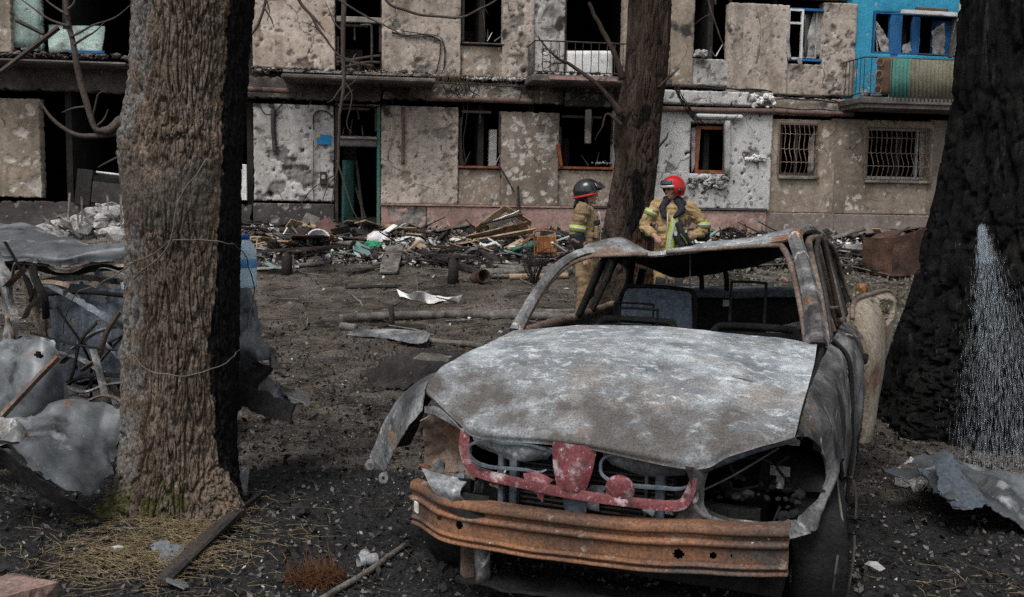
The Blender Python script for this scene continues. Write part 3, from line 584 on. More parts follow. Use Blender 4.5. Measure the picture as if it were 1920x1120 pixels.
for k in range(420):
    px = 690+170*rs.random() if k % 2 else 640+520*rs.random(); u, z = FP(px, 143+(px-700)*.02); y = -.5*rs.random()-.02
    a = rs.normal()*.5; l = .1+.2*rs.random(); dn = -1 if rs.random() < .6 else .6
    m.tube([(u, y-.2, z), (u+a*l*.5, y-.22, z+dn*l*.5), (u+a*l, y-.25, z+dn*l)], [.004, .003, .001], 3, caps=False)
T(m.build('dead_grass', MATS['dead_grass'], bld), None, kind='stuff')
# collapsed balcony slab at the burnt end, with a fallen mint panel and charred beams
bbox('balcony_slab', (-160, 112, 252, 132), -.7, .1, 'concrete_burnt', bev=.03)
T(chunks(160, on_ledge(-40, 250, -.6, .05, 108), .02, .10, seed=8).build('slab_rubble', MATS['concrete_burnt'], bld), None, kind='stuff')
plate('fallen_panel', [(92, 50, .4), (198, 52, .5), (190, 103, .15), (92, 100, .05)], 0, .05, 'mint_plaster', edge=.02)
plate('wall_sheet', [(24, -40), (76, -40), (76, 92), (18, 88)], .14, .03, 'mint_plaster', edge=.03)
def beam(a, b, ya, yb, w_, h_, mt, name='beam', parent=None):
    P = [bp(a[0], a[1], ya), bp(b[0], b[1], yb)]; m = MB(); m.tube(P, [w_, w_], 4, sq=(1, h_/w_)); return m.build(name, MATS[mt], parent or bld)
beam((30, 38), (82, 64), -.1, -.2, .06, .04, 'dark_wood'); beam((110, 52), (2, 135), -.45, -.75, .07, .05, 'dark_wood')
plate('blue_strip', [(130, 94), (196, 96), (196, 101), (130, 100)], -.02, .02, 'blue_paint')
# doorway: jambs, transom, half-burnt green door leaf
bbox('door_jamb', (627, 200, 634, 442), .05, .25, 'dark_wood'); bbox('door_jamb', (707, 200, 713, 442), .05, .25, 'green_sheet')
bbox('transom', (634, 254, 707, 276), .03, .24, 'concrete_burnt', bev=.02); bbox('transom_sill', (634, 256, 707, 262), -.03, .03, 'concrete')
plate('door_leaf', [(641, 300, .3), (662, 302, .75), (660, 436, .75), (638, 436, .3)], 0, .05, 'green_sheet', dent=.01)
beam((668, 300), (684, 438), .5, .1, .03, .03, 'dark_wood'); beam((660, 330), (690, 425), .9, .6, .025, .025, 'green_sheet')
bbox('stair_landing', (634, 430, 707, 446), .1, 1.5, 'soot')
bbox('stair_window_rail', (630, 29, 716, 43), .05, .22, 'concrete', bev=.01)
wire([(676, 48), (694, 48), (697, 60), (697, 122)], .03, 'iron_black', 'pipe', -.05, wob=0, sides=6)
for q in ([(632, 118), (660, 112), (712, 105)], [(640, 128), (680, 118), (712, 118)], [(630, 108), (668, 118), (700, 124)]):
    wire(q, .03, 'dark_wood', 'board', -.05, wob=.02)
# windows
def frame_rect(px0, py0, px1, py1, y, w_, mt, name='window_frame', parent=None, d=.08, mull=(), rails=()):
    u0_, u1_, z0_, z1_ = RC(px0, py0, px1, py1, y); m = MB()
    m.box((u0_, y, z0_), (u0_+w_, y+d, z1_)).box((u1_-w_, y, z0_), (u1_, y+d, z1_)).box((u0_+w_, y, z0_), (u1_-w_, y+d, z0_+w_)).box((u0_+w_, y, z1_-w_), (u1_-w_, y+d, z1_))
    for q in mull: m.box((u0_+(u1_-u0_)*q-w_/2, y+.004, z0_+w_), (u0_+(u1_-u0_)*q+w_/2, y+d-.004, z1_-w_))
    for a_, b_, q in rails: m.box((u0_+(u1_-u0_)*a_, y+.008, z0_+(z1_-z0_)*q-w_/2), (u0_+(u1_-u0_)*b_, y+d-.008, z0_+(z1_-z0_)*q+w_/2))
    return m.build(name, MATS[mt], parent or bld)
bbox('window_sill', (858, 311, 939, 317), -.03, .25, 'orange_wood'); bbox('window_sill', (1046, 312, 1150, 319), -.02, .25, 'orange_wood')
plate('broken_frame', [(1042, 272), (1048, 268), (1054, 312), (1050, 316)], .02, .08, 'orange_wood')
bbox('window_sill', (866, 79, 946, 85), -.02, .25, 'concrete_burnt')
bbox('appliance', (923, 240, 937, 312), .5, .75, 'white_paint'); bbox('appliance_door', (921, 278, 936, 311), .42, .5, 'grey_paint')
bbox('hanging_post', (1098, 205, 1108, 270), -.03, .07, 'concrete', bev=.02)
bbox('white_board', (446, 308, 462, 376), .1, .16, 'white_paint')
T(chunks(26, on_ledge(1110, 1150, -.02, .1, 309), .02, .05, seed=9).build('sill_rubble', MATS['broken_concrete'], bld), None, kind='stuff')
frame_rect(1306, 236, 1362, 326, .02, .07, 'orange_wood'); plate('torn_curtain', [(1296, 240), (1314, 238), (1310, 300), (1296, 325)], .06, .01, 'curtain', dent=.03)
plate('reveal_board', [(1355, 228), (1363, 228), (1363, 327), (1356, 327)], -.02, .2, 'grey_paint')
wv = bbox('window_hood', (1300, 214, 1388, 226), -.22, -.08, 'cladding_grey', bev=.04)
T(chunks(60, lambda rs: (lambda u_z: (u_z[0], -.12-.08*rs.random(), u_z[1]))(FP(1288+72*rs.random(), 333+20*rs.random())), .025, .08, .6, seed=12).build('broken_sill', MATS['broken_concrete'], bld), None, kind='stuff')
T(chunks(18, lambda rs: (lambda u_z: (u_z[0], -.1-.06*rs.random(), u_z[1]))(FP(1388+44*rs.random(), 292+9*rs.random())), .04, .09, .7, seed=13).build('broken_render', MATS['white_paint'], bld), None, kind='stuff')
T(chunks(26, lambda rs: (lambda u_z: (u_z[0], -.1-.06*rs.random(), u_z[1]))(FP(1405+42*rs.random(), 178+24*rs.random())), .04, .09, .7, seed=14).build('broken_render', MATS['white_paint'], bld), None, kind='stuff')
m = MB()
for k in range(40):        # square fixing anchors over the cladding
    px = 1245+190*rs.random(); py = 330+60*rs.random() if k % 2 else 215+170*rs.random()
    if 1285 < px < 1370 and py < 335: continue
    u, z = FP(px, py); m.box((u-.018, -.125, z-.018), (u+.018, -.08, z+.018))
m.build('anchors', MATS['broken_concrete'], bld)['kind'] = 'stuff'
# smashed blue and white window
frame_rect(1476, 14, 1546, 116, .04, .05, 'blue_paint', d=.2)
frame_rect(1479, 16, 1504, 112, .03, .045, 'white_paint', rails=((0, 1, .72),), d=.06); plate('open_sash', [(1508, 28, .1), (1526, 22, .35), (1526, 104, .35), (1508, 108, .1)], .1, .02, 'glass_dirty')
frame_rect(1505, 18, 1530, 110, .12, .035, 'grey_paint', d=.05); plate('torn_curtain', [(1528, 20), (1541, 18), (1540, 105), (1500, 112)], .16, .01, 'curtain', dent=.05, nu=14, nv=14)
plate('torn_curtain', [(1474, 60), (1480, 70), (1483, 110), (1476, 116)], .0, .01, 'curtain', dent=.05); plate('torn_curtain', [(1493, 108), (1503, 108), (1505, 124), (1497, 120)], -.04, .01, 'curtain', dent=.03)
T(chunks(9, lambda rs: (lambda u_z: (u_z[0], -.05, u_z[1]))(FP(1302+18*rs.random(), 96+10*rs.random())), .05, .09, .8, seed=15).build('clothes_bundle', MATS['curtain'], bld), None, kind='stuff')
# blue loggia: window frames, lace, boards
ru = [(1640, 1674), (1690, 1726), (1742, 1798)]
bbox('mullion', (1674, 24, 1692, 106), .06, .18, 'blue_paint'); bbox('mullion', (1716, 24, 1726, 106), .07, .17, 'blue_paint')
bbox('shutter', (1762, 34, 1797, 106), .3, .34, 'blue_paint'); frame_rect(1640, 22, 1798, 106, .05, .035, 'blue_paint', d=.1)
def lace(x0, y0, x1, y1, sag, y=.12):
    rows = []
    for q in (0, .5, 1):
        rows.append([bp(x0+(x1-x0)*t_, (y0+(y1-y0)*t_)*(1-q)+q*(y0+(y1-y0)*t_+sag+18*math.sin(math.pi*t_)), y) for t_ in (0, .25, .5, .75, 1)])
    return sheet('lace_curtain', rows, 16, 20, .006, MATS['curtain'], bld, dent=.05, dscale=7, smooth=False, edge=.03)
lace(1643, 40, 1672, 84, 26); lace(1692, 86, 1724, 70, 22); lace(1748, 60, 1772, 40, 60); lace(1641, 30, 1647, 90, 14)
plate('awning_board', [(1690, 20, -.1), (1796, 26, -.1), (1800, 33, -.35), (1688, 26, -.35)], 0, .03, 'grey_paint'); plate('awning_board', [(1716, 14), (1776, 18), (1776, 26), (1716, 24)], -.05, .04, 'rust_sheet')
beam((1798, 40), (1782, 108), -.2, -.5, .05, .03, 'dark_wood'); beam((1720, 102), (1790, 106), -.4, -.3, .05, .02, 'dark_wood')
# balconies
def balcony(px0, px1, py_top, py_bot, proj, posts, curl=True):
    """railing along the front and both returns; corners follow the projection"""
    u0_, z1_ = FP(px0, py_top, -proj); u1_, z0_ = FP(px1, py_bot, -proj)
    rt = MB(); rt.tube([(u0_, -.02, z1_), (u0_, -proj, z1_), (u1_, -proj, z1_), (u1_, -.02, z1_)], .016, 6); r_ = rt.build('handrail', MATS['iron_black'], bld)
    rb = MB(); rb.tube([(u0_, -.02, z0_+.06), (u0_, -proj, z0_+.06), (u1_, -proj, z0_+.06), (u1_, -.02, z0_+.06)], .012, 6); rb.build('bottom_rail', MATS['iron_black'], bld)
    for k in range(posts+1):
        u = u0_+(u1_-u0_)*k/posts; m = MB(); m.tube([(u, -proj, z0_+.06), (u+.01*math.sin(k*3), -proj-.02*math.sin(k*5.), (z0_+z1_)/2), (u, -proj, z1_)], .009, 5, n=6); m.build('baluster', MATS['iron_black'], bld)
    for k in range(1, 6):
        for u in (u0_, u1_):
            m = MB(); m.tube([(u, -proj*k/6, z0_+.06), (u, -proj*k/6, z1_)], .009, 5); m.build('baluster', MATS['iron_black'], bld)
    return u0_, u1_, z0_, z1_
b0, b1, bz0, bz1 = balcony(1003, 1255, 76, 148, .95, 17)
m = MB(); m.box((b0-.05, -1.0, bz0-.14), (b1+.05, .02, bz0), bev=.02); m.build('balcony_slab', MATS['concrete_burnt'], bld)
m = MB(); m.box((b0+.3, -1.03, bz0-.10), (b0+1.7, -1.0, bz0-.03)); m.build('balcony_edge_strip', MATS['plinth_pink'], bld)
plate('white_screen', [(1062, 96), (1147, 96), (1147, 150), (1060, 150)], -.5, .04, 'white_paint')
m = MB()
for c_ in ((1022, 96), (1022, 120), (1036, 100), (1036, 126)):      # scroll work
    ce = np.array(bp(c_[0], c_[1], -.95)); a = np.linspace(0, 7, 22); r_ = .03+.012*a
    m.tube(np.stack([ce[0]+r_*np.cos(a), ce[1]+0*a, ce[2]+r_*np.sin(a)], -1), .008, 5)
m.build('scroll_work', MATS['iron_black'], bld)
b0, b1, bz0, bz1 = balcony(1622, 1900, 107, 189, 1.0, 22)
m = MB(); m.box((b0-.06, -1.05, bz0-.16), (b1+.05, .02, bz0-.02), bev=.02).box((b0-.03, -1.0, bz0-.24), (b1, .02, bz0-.16)); m.build('balcony_slab', MATS['concrete_burnt'], bld)
T(chunks(60, lambda rs: (lambda q: (q[0], -.9+.8*rs.random(), bz0+.05*rs.random()))(FP(1625+50*rs.random(), 180, -.9)), .03, .09, .6, seed=17).build('balcony_rubble', MATS['concrete_burnt'], bld), None, kind='stuff')
def corrugated(x0, x1, y0, y1, y, mt, pitch=.09):
    u0_, z1_ = FP(x0, y0, y); u1_, z0_ = FP(x1, y1, y); n = int((u1_-u0_)/pitch*6)
    u = np.linspace(u0_, u1_, n); yy_ = y+.016*np.sin(u/pitch*2*math.pi); rows = [[(a, b, z) for a, b in zip(u, yy_)] for z in (z1_, z0_)]
    V = np.array(rows).reshape(-1, 3); F = gridF(2, n)[:, ::-1]; V, F = solid(V, F, .008); return mk('corrugated_sheet', V, F, MATS[mt], bld, False)
corrugated(1671, 1708, 109, 191, -1.04, 'green_sheet'); corrugated(1707, 1800, 111, 193, -1.045, 'tan_sheet'); plate('wood_screen', [(1646, 108), (1674, 108), (1669, 178), (1640, 176)], -1.0, .03, 'rust_sheet')
m = MB()
for c_ in ((1632, 148), (1650, 116), (1648, 140), (1646, 168)):
    ce = np.array(bp(c_[0], c_[1], -1.06)); a = np.linspace(0, 6.3, 18); m.tube(np.stack([ce[0]+.075*np.cos(a), ce[1]+0*a, ce[2]+.085*np.sin(a)], -1), .012, 5)
m.build('iron_rings', MATS['iron_rusty'], bld)
# wavy window grates
def grate(px0, py0, px1, py1, nb):
    u0_, u1_, z0_, z1_ = RC(px0, py0, px1, py1, -.05)
    fr = MB(); fr.tube([(u0_, -.04, z0_), (u0_, -.04, z1_), (u1_, -.04, z1_), (u1_, -.04, z0_), (u0_, -.04, z0_)], .013, 5)
    g = fr.build('window_grate', MATS['iron_rusty'], bld)
    for k in range(1, nb):
        u = u0_+(u1_-u0_)*k/nb; q = np.linspace(0, 1, 24); belly = -.05-.16*np.exp(-((q-.3)/.22)**2)
        m = MB(); m.tube(np.stack([u+.022*np.sin(q*math.pi*3+.4)*(1 if k % 1 == 0 else -1), belly, z0_+(z1_-z0_)*q], -1), .008, 5); m.build('bar', MATS['iron_rusty'], g)
    for zz in (.24, .5, .8):
        q = np.linspace(0, 1, nb*6+1); bel = -.05-.16*math.exp(-((zz-.3)/.22)**2)-.01
        m = MB(); m.tube(np.stack([u0_+(u1_-u0_)*q, bel*np.sin(math.pi*np.clip(q*8, 0, .5))*np.sin(math.pi*np.clip((1-q)*8, 0, .5))-.0, z0_+(z1_-z0_)*zz+.02*np.abs(np.sin(q*math.pi*nb))], -1), .008, 5); m.build('tie_bar', MATS['iron_rusty'], g)
grate(1463, 233, 1531, 330, 8); grate(1625, 240, 1741, 338, 13)
bbox('window_sill', (1458, 330, 1533, 337), -.1, .05, 'concrete'); bbox('window_sill', (1620, 338, 1744, 345), -.1, .05, 'concrete')
frame_rect(1464, 234, 1530, 329, .14, .05, 'dark_wood', mull=(.45,)); frame_rect(1626, 240, 1740, 337, .14, .05, 'grey_paint', mull=(.8,))
plate('torn_curtain', [(1724, 245), (1738, 244), (1736, 332), (1722, 334)], .2, .01, 'curtain', dent=.03); plate('torn_curtain', [(1518, 262), (1530, 240), (1530, 326), (1514, 324)], .2, .01, 'curtain', dent=.03)
bbox('coping', (714, 384, 1075, 388), -.09, -.04, 'plinth_pink'); bbox('coping', (1075, 389, 1434, 392), -.1, -.04, 'plaster_soot')
# pipes, cables, loose wires
wire([(511, 205), (513, 240), (515, 270), (516, 285)], .05, 'plaster_soot', 'cable_bundle', -.05, wob=.03)
wire([(755, 200), (756, 250), (755, 308)], .035, 'pipe_paint', 'pipe', -.06, wob=.0); wire([(971, 348), (972, 380), (973, 412)], .03, 'iron_black', 'pipe', -.12, wob=0)
wire([(934, 308), (950, 335), (964, 360)], .018, 'iron_black', 'rod', -.1, wob=0)
for q, r_ in (([(486, 200), (500, 215), (520, 205), (535, 190)], .012), ([(588, 245), (590, 215), (606, 210), (625, 220)], .014), ([(588, 378), (588, 330), (589, 262)], .008), ([(556, 390), (590, 352), (635, 325)], .01),
              ([(735, 60), (760, 67), (800, 66), (822, 74), (825, 100), (818, 138)], .014), ([(735, 62), (770, 70), (815, 70), (835, 90), (833, 130)], .012), ([(750, 58), (790, 64), (826, 70), (836, 112), (828, 140)], .010),
              ([(740, 150), (800, 158), (860, 155), (940, 162), (1000, 165)], .016), ([(720, 148), (800, 152), (880, 160), (960, 156)], .012), ([(866, 150), (870, 142), (878, 160), (868, 180), (855, 196)], .012), ([(870, 150), (876, 200), (868, 260), (872, 300), (868, 310)], .010), ([(874, 150), (866, 230), (862, 270), (870, 308)], .009),
              ([(1270, 162), (1340, 166), (1420, 168), (1446, 172)], .02), ([(1270, 164), (1330, 162), (1400, 170), (1440, 170)], .015), ([(1340, 163), (1358, 172), (1370, 190), (1372, 204)], .01), ([(1455, 182), (1500, 186), (1560, 192), (1596, 188)], .02), ([(1452, 202), (1520, 206), (1590, 210)], .016),
              ([(1455, 188), (1520, 182), (1600, 196)], .014), ([(1414, 10), (1424, 60), (1418, 110), (1414, 165)], .05)):
    wire(q, r_, 'cable_black' if r_ < .05 else 'plaster_brown', 'cable' if r_ < .05 else 'crack_filler', -.05 if r_ < .05 else .035, wob=.03 if r_ < .05 else .06)
for k in range(11):
    x0_, y0_ = 1262+12*rs.random(), 160+12*rs.random(); x1_, y1_ = 1300+20*rs.random(), 225+14*rs.random()
    wire([(x0_, y0_, -.5), ((x0_+x1_)/2-8+10*rs.random(), (y0_+y1_)/2+4, -.4), (x1_, y1_, -.2)], .009, 'cable_black', 'loose_wire', wob=.04)
for k in range(26):
    px = 560+620*rs.random(); py = 152+(px-560)*.02; l = 20+45*rs.random()*rs.random(); wire([(px, py, -.5), (px+8*rs.normal(), py+l*.5, -.45), (px+14*rs.normal(), py+l, -.4)], .006+.006*rs.random(), 'cable_black', 'loose_wire', wob=.06)
# small fixtures
sg = bbox('house_sign', (594, 253, 622, 272), -.05, -.02, 'sign_blue', bev=.002); bbox('flag_corner', (594, 253, 600, 258), -.055, -.05, 'sign_yellow', sg, bev=0)
mb = bbox('intercom_box', (600, 322, 613, 347), -.09, -.01, 'iron_black'); bbox('intercom_cover', (603, 328, 610, 336), -.1, -.09, 'grey_paint', mb)

# remnants of burnt window frames in the gutted openings
for (x0_, y0_, x1_, y1_) in ((862, 207, 939, 311), (867, -40, 946, 79), (1049, 216, 1150, 312), (1060, -60, 1176, 140), (1301, -40, 1369, 107), (631, 44, 715, 126), (634, 201, 707, 254)):
    u0_, u1_, z0_, z1_ = RC(x0_, y0_, x1_, y1_, .12); W_ = u1_-u0_; H_ = z1_-z0_
    m = MB(); m.box((u0_, .12, z0_), (u0_+.05, .2, z0_+H_*(.6+.4*rs.random()))); m.build('burnt_frame', MATS['wood_frame'], bld)
    m = MB(); m.box((u1_-.05, .12, z1_-H_*(.5+.5*rs.random())), (u1_, .2, z1_)); m.build('burnt_frame', MATS['wood_frame'], bld)
    m = MB(); m.box((u0_+.05, .125, z1_-.05), (u1_-.05-W_*.3*rs.random(), .195, z1_)); m.build('burnt_frame', MATS['wood_frame'], bld)
    q = .35+.3*rs.random(); m = MB(); m.tube([(u0_+W_*q, .16, z1_), (u0_+W_*(q+.03*rs.normal()), .15, z1_-H_*(.2+.3*rs.random()))], .02, 4); m.build('burnt_mullion', MATS['wood_frame'], bld)
    for k in range(3):
        m = MB(); a_ = rs.random(); m.tube([(u0_+W_*a_, .1, z0_), (u0_+W_*(a_+.12*rs.normal()), .14, z0_+.12+.25*rs.random())], [.016, .006], 4); m.build('glass_shard', MATS['glass_dirty'], bld)
    m = MB(); m.box((u0_+W_*.1, 1.6, z0_-.6), (u0_+W_*(.4+.4*rs.random()), 1.75, z0_+H_*(.25+.4*rs.random()))); m.build('burnt_furniture', MATS['wood_frame'], bld)
# ------------------------------------------------------------------ burnt-out saloon car (local x across, y towards its tail, z up)
mat('ash_paint', [(.30, (.09, .105, .12)), (.43, (.165, .187, .205)), (.53, (.265, .292, .312)), (.68, (.41, .44, .462))], 4.2, detail=15, dist=.35, layers=[((.13, .14, .15), 1.3, .5, .66, (1, 1, 1), .3), ((.45, .485, .51), 17, .51, .65, (1, 1.4, 1), .5), ((.17, .18, .19), 24, .55, .68, (1, 1, 1), .3), ((.56, .59, .61), 70, .63, .70), ((.045, .046, .048), 55, .65, .70), ((.22, .19, .165), 2.1, .55, .72)],
    attr=[('scorch', (.08, .073, .068), 8), ('rust', (.17, .075, .035), 9)], rough=.7, bump=.5, bscale=60, bdist=.006, spec=.25, roughvar=.12, amp=2.4, asoft=(.1, 1.0))
mat('burnt_steel', [(.3, (.03, .03, .031)), (.5, (.12, .12, .12)), (.68, (.27, .275, .275))], 3.2, detail=10, dist=1.5, layers=[((.018, .017, .017), 2.2, .52, .62, (1, 1, .5), 1), ((.15, .08, .045), 3.6, .58, .68), ((.38, .39, .39), 6, .61, .66, (1, 1, 1), 1.5)], rough=.6, bump=.35, bscale=30, bdist=.008, roughvar=.15)
mat('wing_steel', [(.3, (.02, .02, .021)), (.5, (.075, .075, .077)), (.68, (.20, .205, .208))], 3.2, detail=12, dist=1.2, layers=[((.012, .012, .012), 2.4, .48, .60, (1, 1, .6), 1), ((.15, .085, .05), 3.6, .60, .70), ((.34, .35, .35), 6, .62, .67, (1, 1, 1), 1.5)], rough=.6, bump=.4, bscale=30, bdist=.008, roughvar=.15)
mat('pale_steel', [(.3, (.07, .074, .078)), (.5, (.165, .175, .182)), (.7, (.29, .305, .315))], 4, detail=13, dist=.5, layers=[((.38, .40, .41), 19, .57, .66), ((.05, .05, .052), 34, .62, .69), ((.045, .045, .047), 1.6, .50, .64), ((.06, .06, .062), 2, .55, .68), ((.20, .12, .07), 3.4, .63, .72)], rough=.55, bump=.3, bscale=26, bdist=.008, roughvar=.12)
mat('blue_steel', [(.3, (.03, .038, .047)), (.5, (.08, .098, .115)), (.7, (.17, .20, .225))], 4, layers=[((.016, .016, .017), 3, .54, .66), ((.30, .33, .35), 9, .64, .69)], rough=.6, bump=.3, bdist=.008)
mat('dull_blue', [(.3, (.03, .038, .048)), (.6, (.06, .076, .095)), (.8, (.11, .135, .155))], 4, layers=[((.012, .012, .012), 3, .56, .68)], rough=.65, bump=.25, bdist=.006)
mat('seat_blue', [(.3, (.06, .08, .105)), (.6, (.11, .14, .175)), (.8, (.17, .205, .24))], 4, layers=[((.03, .034, .04), 3, .56, .68)], rough=.6, bump=.25, bdist=.006)
mat('sheet_steel', [(.3, (.026, .030, .034)), (.5, (.072, .082, .09)), (.7, (.15, .166, .176))], 1.6, detail=9, dist=.4, layers=[((.03, .032, .034), 2.1, .52, .68), ((.26, .28, .29), 5, .60, .72), ((.02, .021, .022), 4.2, .58, .68), ((.15, .09, .055), 4, .64, .72), ((.35, .37, .38), 60, .66, .7)], rough=.48, bump=.2, bscale=30, bdist=.005, spec=.5, grain=(.8, 1.2), roughvar=.12)
mat('car_soot', [(.3, (.007, .007, .007)), (.6, (.015, .0148, .0145)), (.8, (.035, .033, .032))], 5, layers=[((.07, .068, .066), 8, .68, .72)], rough=.9, bump=.4, spec=.15)
mat('beam_rust', [(.3, (.04, .03, .025)), (.48, (.115, .06, .036)), (.66, (.21, .10, .052))], 3, detail=12, layers=[((.05, .047, .045), 2.4, .52, .68, (1, 1, 2.5), .5), ((.24, .19, .155), 14, .6, .69), ((.035, .028, .026), 6, .62, .72), ((.5, .49, .48), 55, .69, .72)], rough=.7, bump=.35, bscale=40, bdist=.006)
mat('red_frost', [(.3, (.07, .018, .021)), (.55, (.145, .038, .044)), (.75, (.20, .075, .08))], 6, layers=[((.36, .30, .31), 16, .53, .66), ((.05, .02, .02), 9, .56, .68), ((.45, .42, .42), 70, .62, .69), ((.02, .015, .015), 4, .62, .72)], rough=.6, bump=.3, bscale=40, bdist=.006)
mat('rusty_frame', [(.3, (.05, .04, .035)), (.5, (.13, .095, .075)), (.7, (.25, .20, .17))], 5, layers=[((.15, .07, .035), 3, .54, .66), ((.02, .018, .017), 3.5, .57, .68)], rough=.75, bump=.4, bscale=30, bdist=.008)
mat('beige_rust', [(.3, (.12, .10, .08)), (.5, (.23, .195, .15)), (.7, (.31, .275, .225))], 2.6, layers=[((.15, .07, .04), 3, .56, .68), ((.05, .04, .035), 4, .62, .72)], rough=.6, bump=.25, bdist=.008)
mat('tyre_ash', [(.3, (.006, .006, .0062)), (.6, (.014, .014, .0145)), (.8, (.035, .035, .036))], 9, layers=[((.1, .1, .1), 14, .68, .72)], rough=.85, bump=.6, bscale=30, spec=.2)
mat('wire_grey', [(.3, (.05, .045, .04)), (.7, (.13, .12, .11))], 9, bump=0, rough=.6)

car = empty('burnt_car', (.254, 3.515, 0), R(-21.5)); CAR = car
T(car, 'burnt-out saloon car with ash-white bonnet, caved roof and rusty bumper beam', 'car')
def two_sided(o, front, back):
    """outer skin and sooted underside of a solid sheet"""
    me = o.data; me.materials.clear(); me.materials.append(front); me.materials.append(back); n = len(me.polygons)
    idx = np.zeros(n, np.int32); h = o['nf']; idx[h:2*h] = 1; me.polygons.foreach_set('material_index', idx); del o['nf']
def skin(name, rows, nu, nv, t, front, back=None, parent=None, dent=.0, dscale=3, attr=None, holes=None, seed=0, extra=None, smooth=True, face=(.5, -1, .6), fold=0., fscale=3.):
    S = surf(rows, nu, nv); V = S.reshape(-1, 3); F = gridF(nu, nv); N = vnorm(V, F)
    if N.mean(0)@np.array(face) < 0: F = F[:, ::-1]; N = -N
    if dent: V = V+N*(dent*fbm(V*dscale+seed*3.7, 3))[:, None]
    if fold:
        rq = np.random.default_rng(seed+int(abs(V[0, 0])*977) % 997); q_ = V+.05*np.stack([pn(V*2.1), pn(V*2.1+9), pn(V*2.1+21)], -1)
        ii, jj = np.divmod(np.arange(len(V)), nv); bd_ = (ii == 0) | (ii == nu-1) | (jj == 0) | (jj == nv-1); cc_ = V.mean(0); V = V+np.where(bd_[:, None], (V-cc_)/(np.linalg.norm(V-cc_, axis=1)[:, None]+1e-6)*(.03*fbm(V*14+seed, 3))[:, None], 0)
        for w_ in range(5):       # straight sharp creases in several directions
            dv = rq.normal(size=3); dv /= np.linalg.norm(dv); ph = (q_@dv)*fscale*(.45+.35*w_)+rq.random()*7; V = V+N*(fold*(1.25-.2*w_)/(1+.45*w_)*(np.abs((ph % 2)-1)-.5)*np.clip(.6+.9*pn(V*1.7+w_*4), 0, 1.5))[:, None]
    if extra is not None: V = V+N*extra(V)[:, None]
    if holes:
        i, j = np.meshgrid(np.arange(nu-1), np.arange(nv-1), indexing='ij'); keep = np.ones((nu-1)*(nv-1), bool); c = (V[F].mean(1))
        for h in holes: keep &= ~h(c, ((i+.5)/(nu-1)).ravel(), ((j+.5)/(nv-1)).ravel())
        F = F[keep]
    A = {k: np.tile(f(V), 2) for k, f in (attr or {}).items()}; nf = len(F)
    V2, F2 = solid(V, F, t); o = mk(name, V2, F2, MATS[front], parent or car, smooth, attr=A); o['nf'] = nf
    two_sided(o, MATS[front], MATS[back or front]); auto_smooth(o, 50 if not fold else 24); return o
def tubes(name, lst, mt, parent=None, sides=8, sq=(1, 1), n=None):
    m = MB()
    for P, r_ in lst: m.tube(P, r_, sides, n=n or max(4, 7*len(P)) if len(P) > 2 else None, sq=sq)
    o = m.build(name, MATS[mt], parent or car, True)
    if sides <= 6: auto_smooth(o, 32)
    return o
# bonnet
hood_rows = [[(-.664, .095, .85), (-.50, .05, .745), (-.40, .03, .705), (0, -.015, .722), (.40, -.015, .69), (.53, .05, .735), (.728, .153, .80)],
    [(-.675, .13, .872), (-.51, .085, .79), (-.40, .045, .755), (0, .0, .765), (.40, .01, .745), (.54, .09, .79), (.732, .20, .83)],
    [(-.695, .30, .915), (-.53, .26, .875), (-.38, .24, .872), (0, .21, .88), (.38, .24, .865), (.55, .28, .862), (.734, .34, .878)],
    [(-.70, .55, .937), (-.53, .54, .948), (-.38, .54, .957), (0, .53, .966), (.38, .54, .95), (.55, .55, .922), (.733, .57, .918)],
    [(-.695, .85, .955), (-.53, .86, .975), (-.36, .87, 1.002), (0, .88, 1.012), (.36, .88, 1.0), (.55, .87, .97), (.728, .86, .962)],
    [(-.695, 1.09, .975), (-.53, 1.12, 1.0), (-.36, 1.14, 1.018), (0, 1.16, 1.03), (.36, 1.165, 1.02), (.55, 1.15, 1.01), (.715, 1.13, .998)]]
crease = lambda V: .007*np.exp(-((V[:, 0]+.33+.03*np.sin(V[:, 1]*9))/.012)**2)*ss(.1, .25, V[:, 1])*ss(1.05, .9, V[:, 1])-.010*np.exp(-((V[:, 0]-.05)**2+(V[:, 1]-.22)**2)/.02)-.008*np.exp(-((V[:, 0]-.32)**2+(V[:, 1]-.16)**2)/.006)
hood = skin('bonnet', hood_rows, 90, 130, .012, 'ash_paint', 'blue_steel', dent=.008, dscale=4, extra=crease,
    attr={'scorch': lambda V: .80*ss(.26, -.02, V[:, 1]-.2*np.abs(V[:, 0])+.08*fbm(V*4, 3))+.45*ss(.9, 1.12, V[:, 1])*ss(.35, .7, V[:, 0])+.35*ss(.35, .6, fbm(V*2.3+5, 3)), 'rust': lambda V: -1+1.6*np.exp(-((V[:, 0]-.0)**2+(V[:, 1]-.03)**2)/.002)})
m = MB(); m.box((.45, .50, .932), (.53, .515, .942)); m.build('hose_nozzle', MATS['grey_paint'], hood)
# headlamp eyebrow under the bonnet edge, inner slam panels
tubes('bonnet_edge', [([(.41, .0, .672), (.52, .085, .722), (.63, .14, .765), (.725, .19, .785)], [.016, .02, .02, .014])], 'blue_steel', sides=8)
tubes('bonnet_edge', [([(-.49, .07, .728), (-.58, .10, .80), (-.65, .13, .835)], .012)], 'burnt_steel')
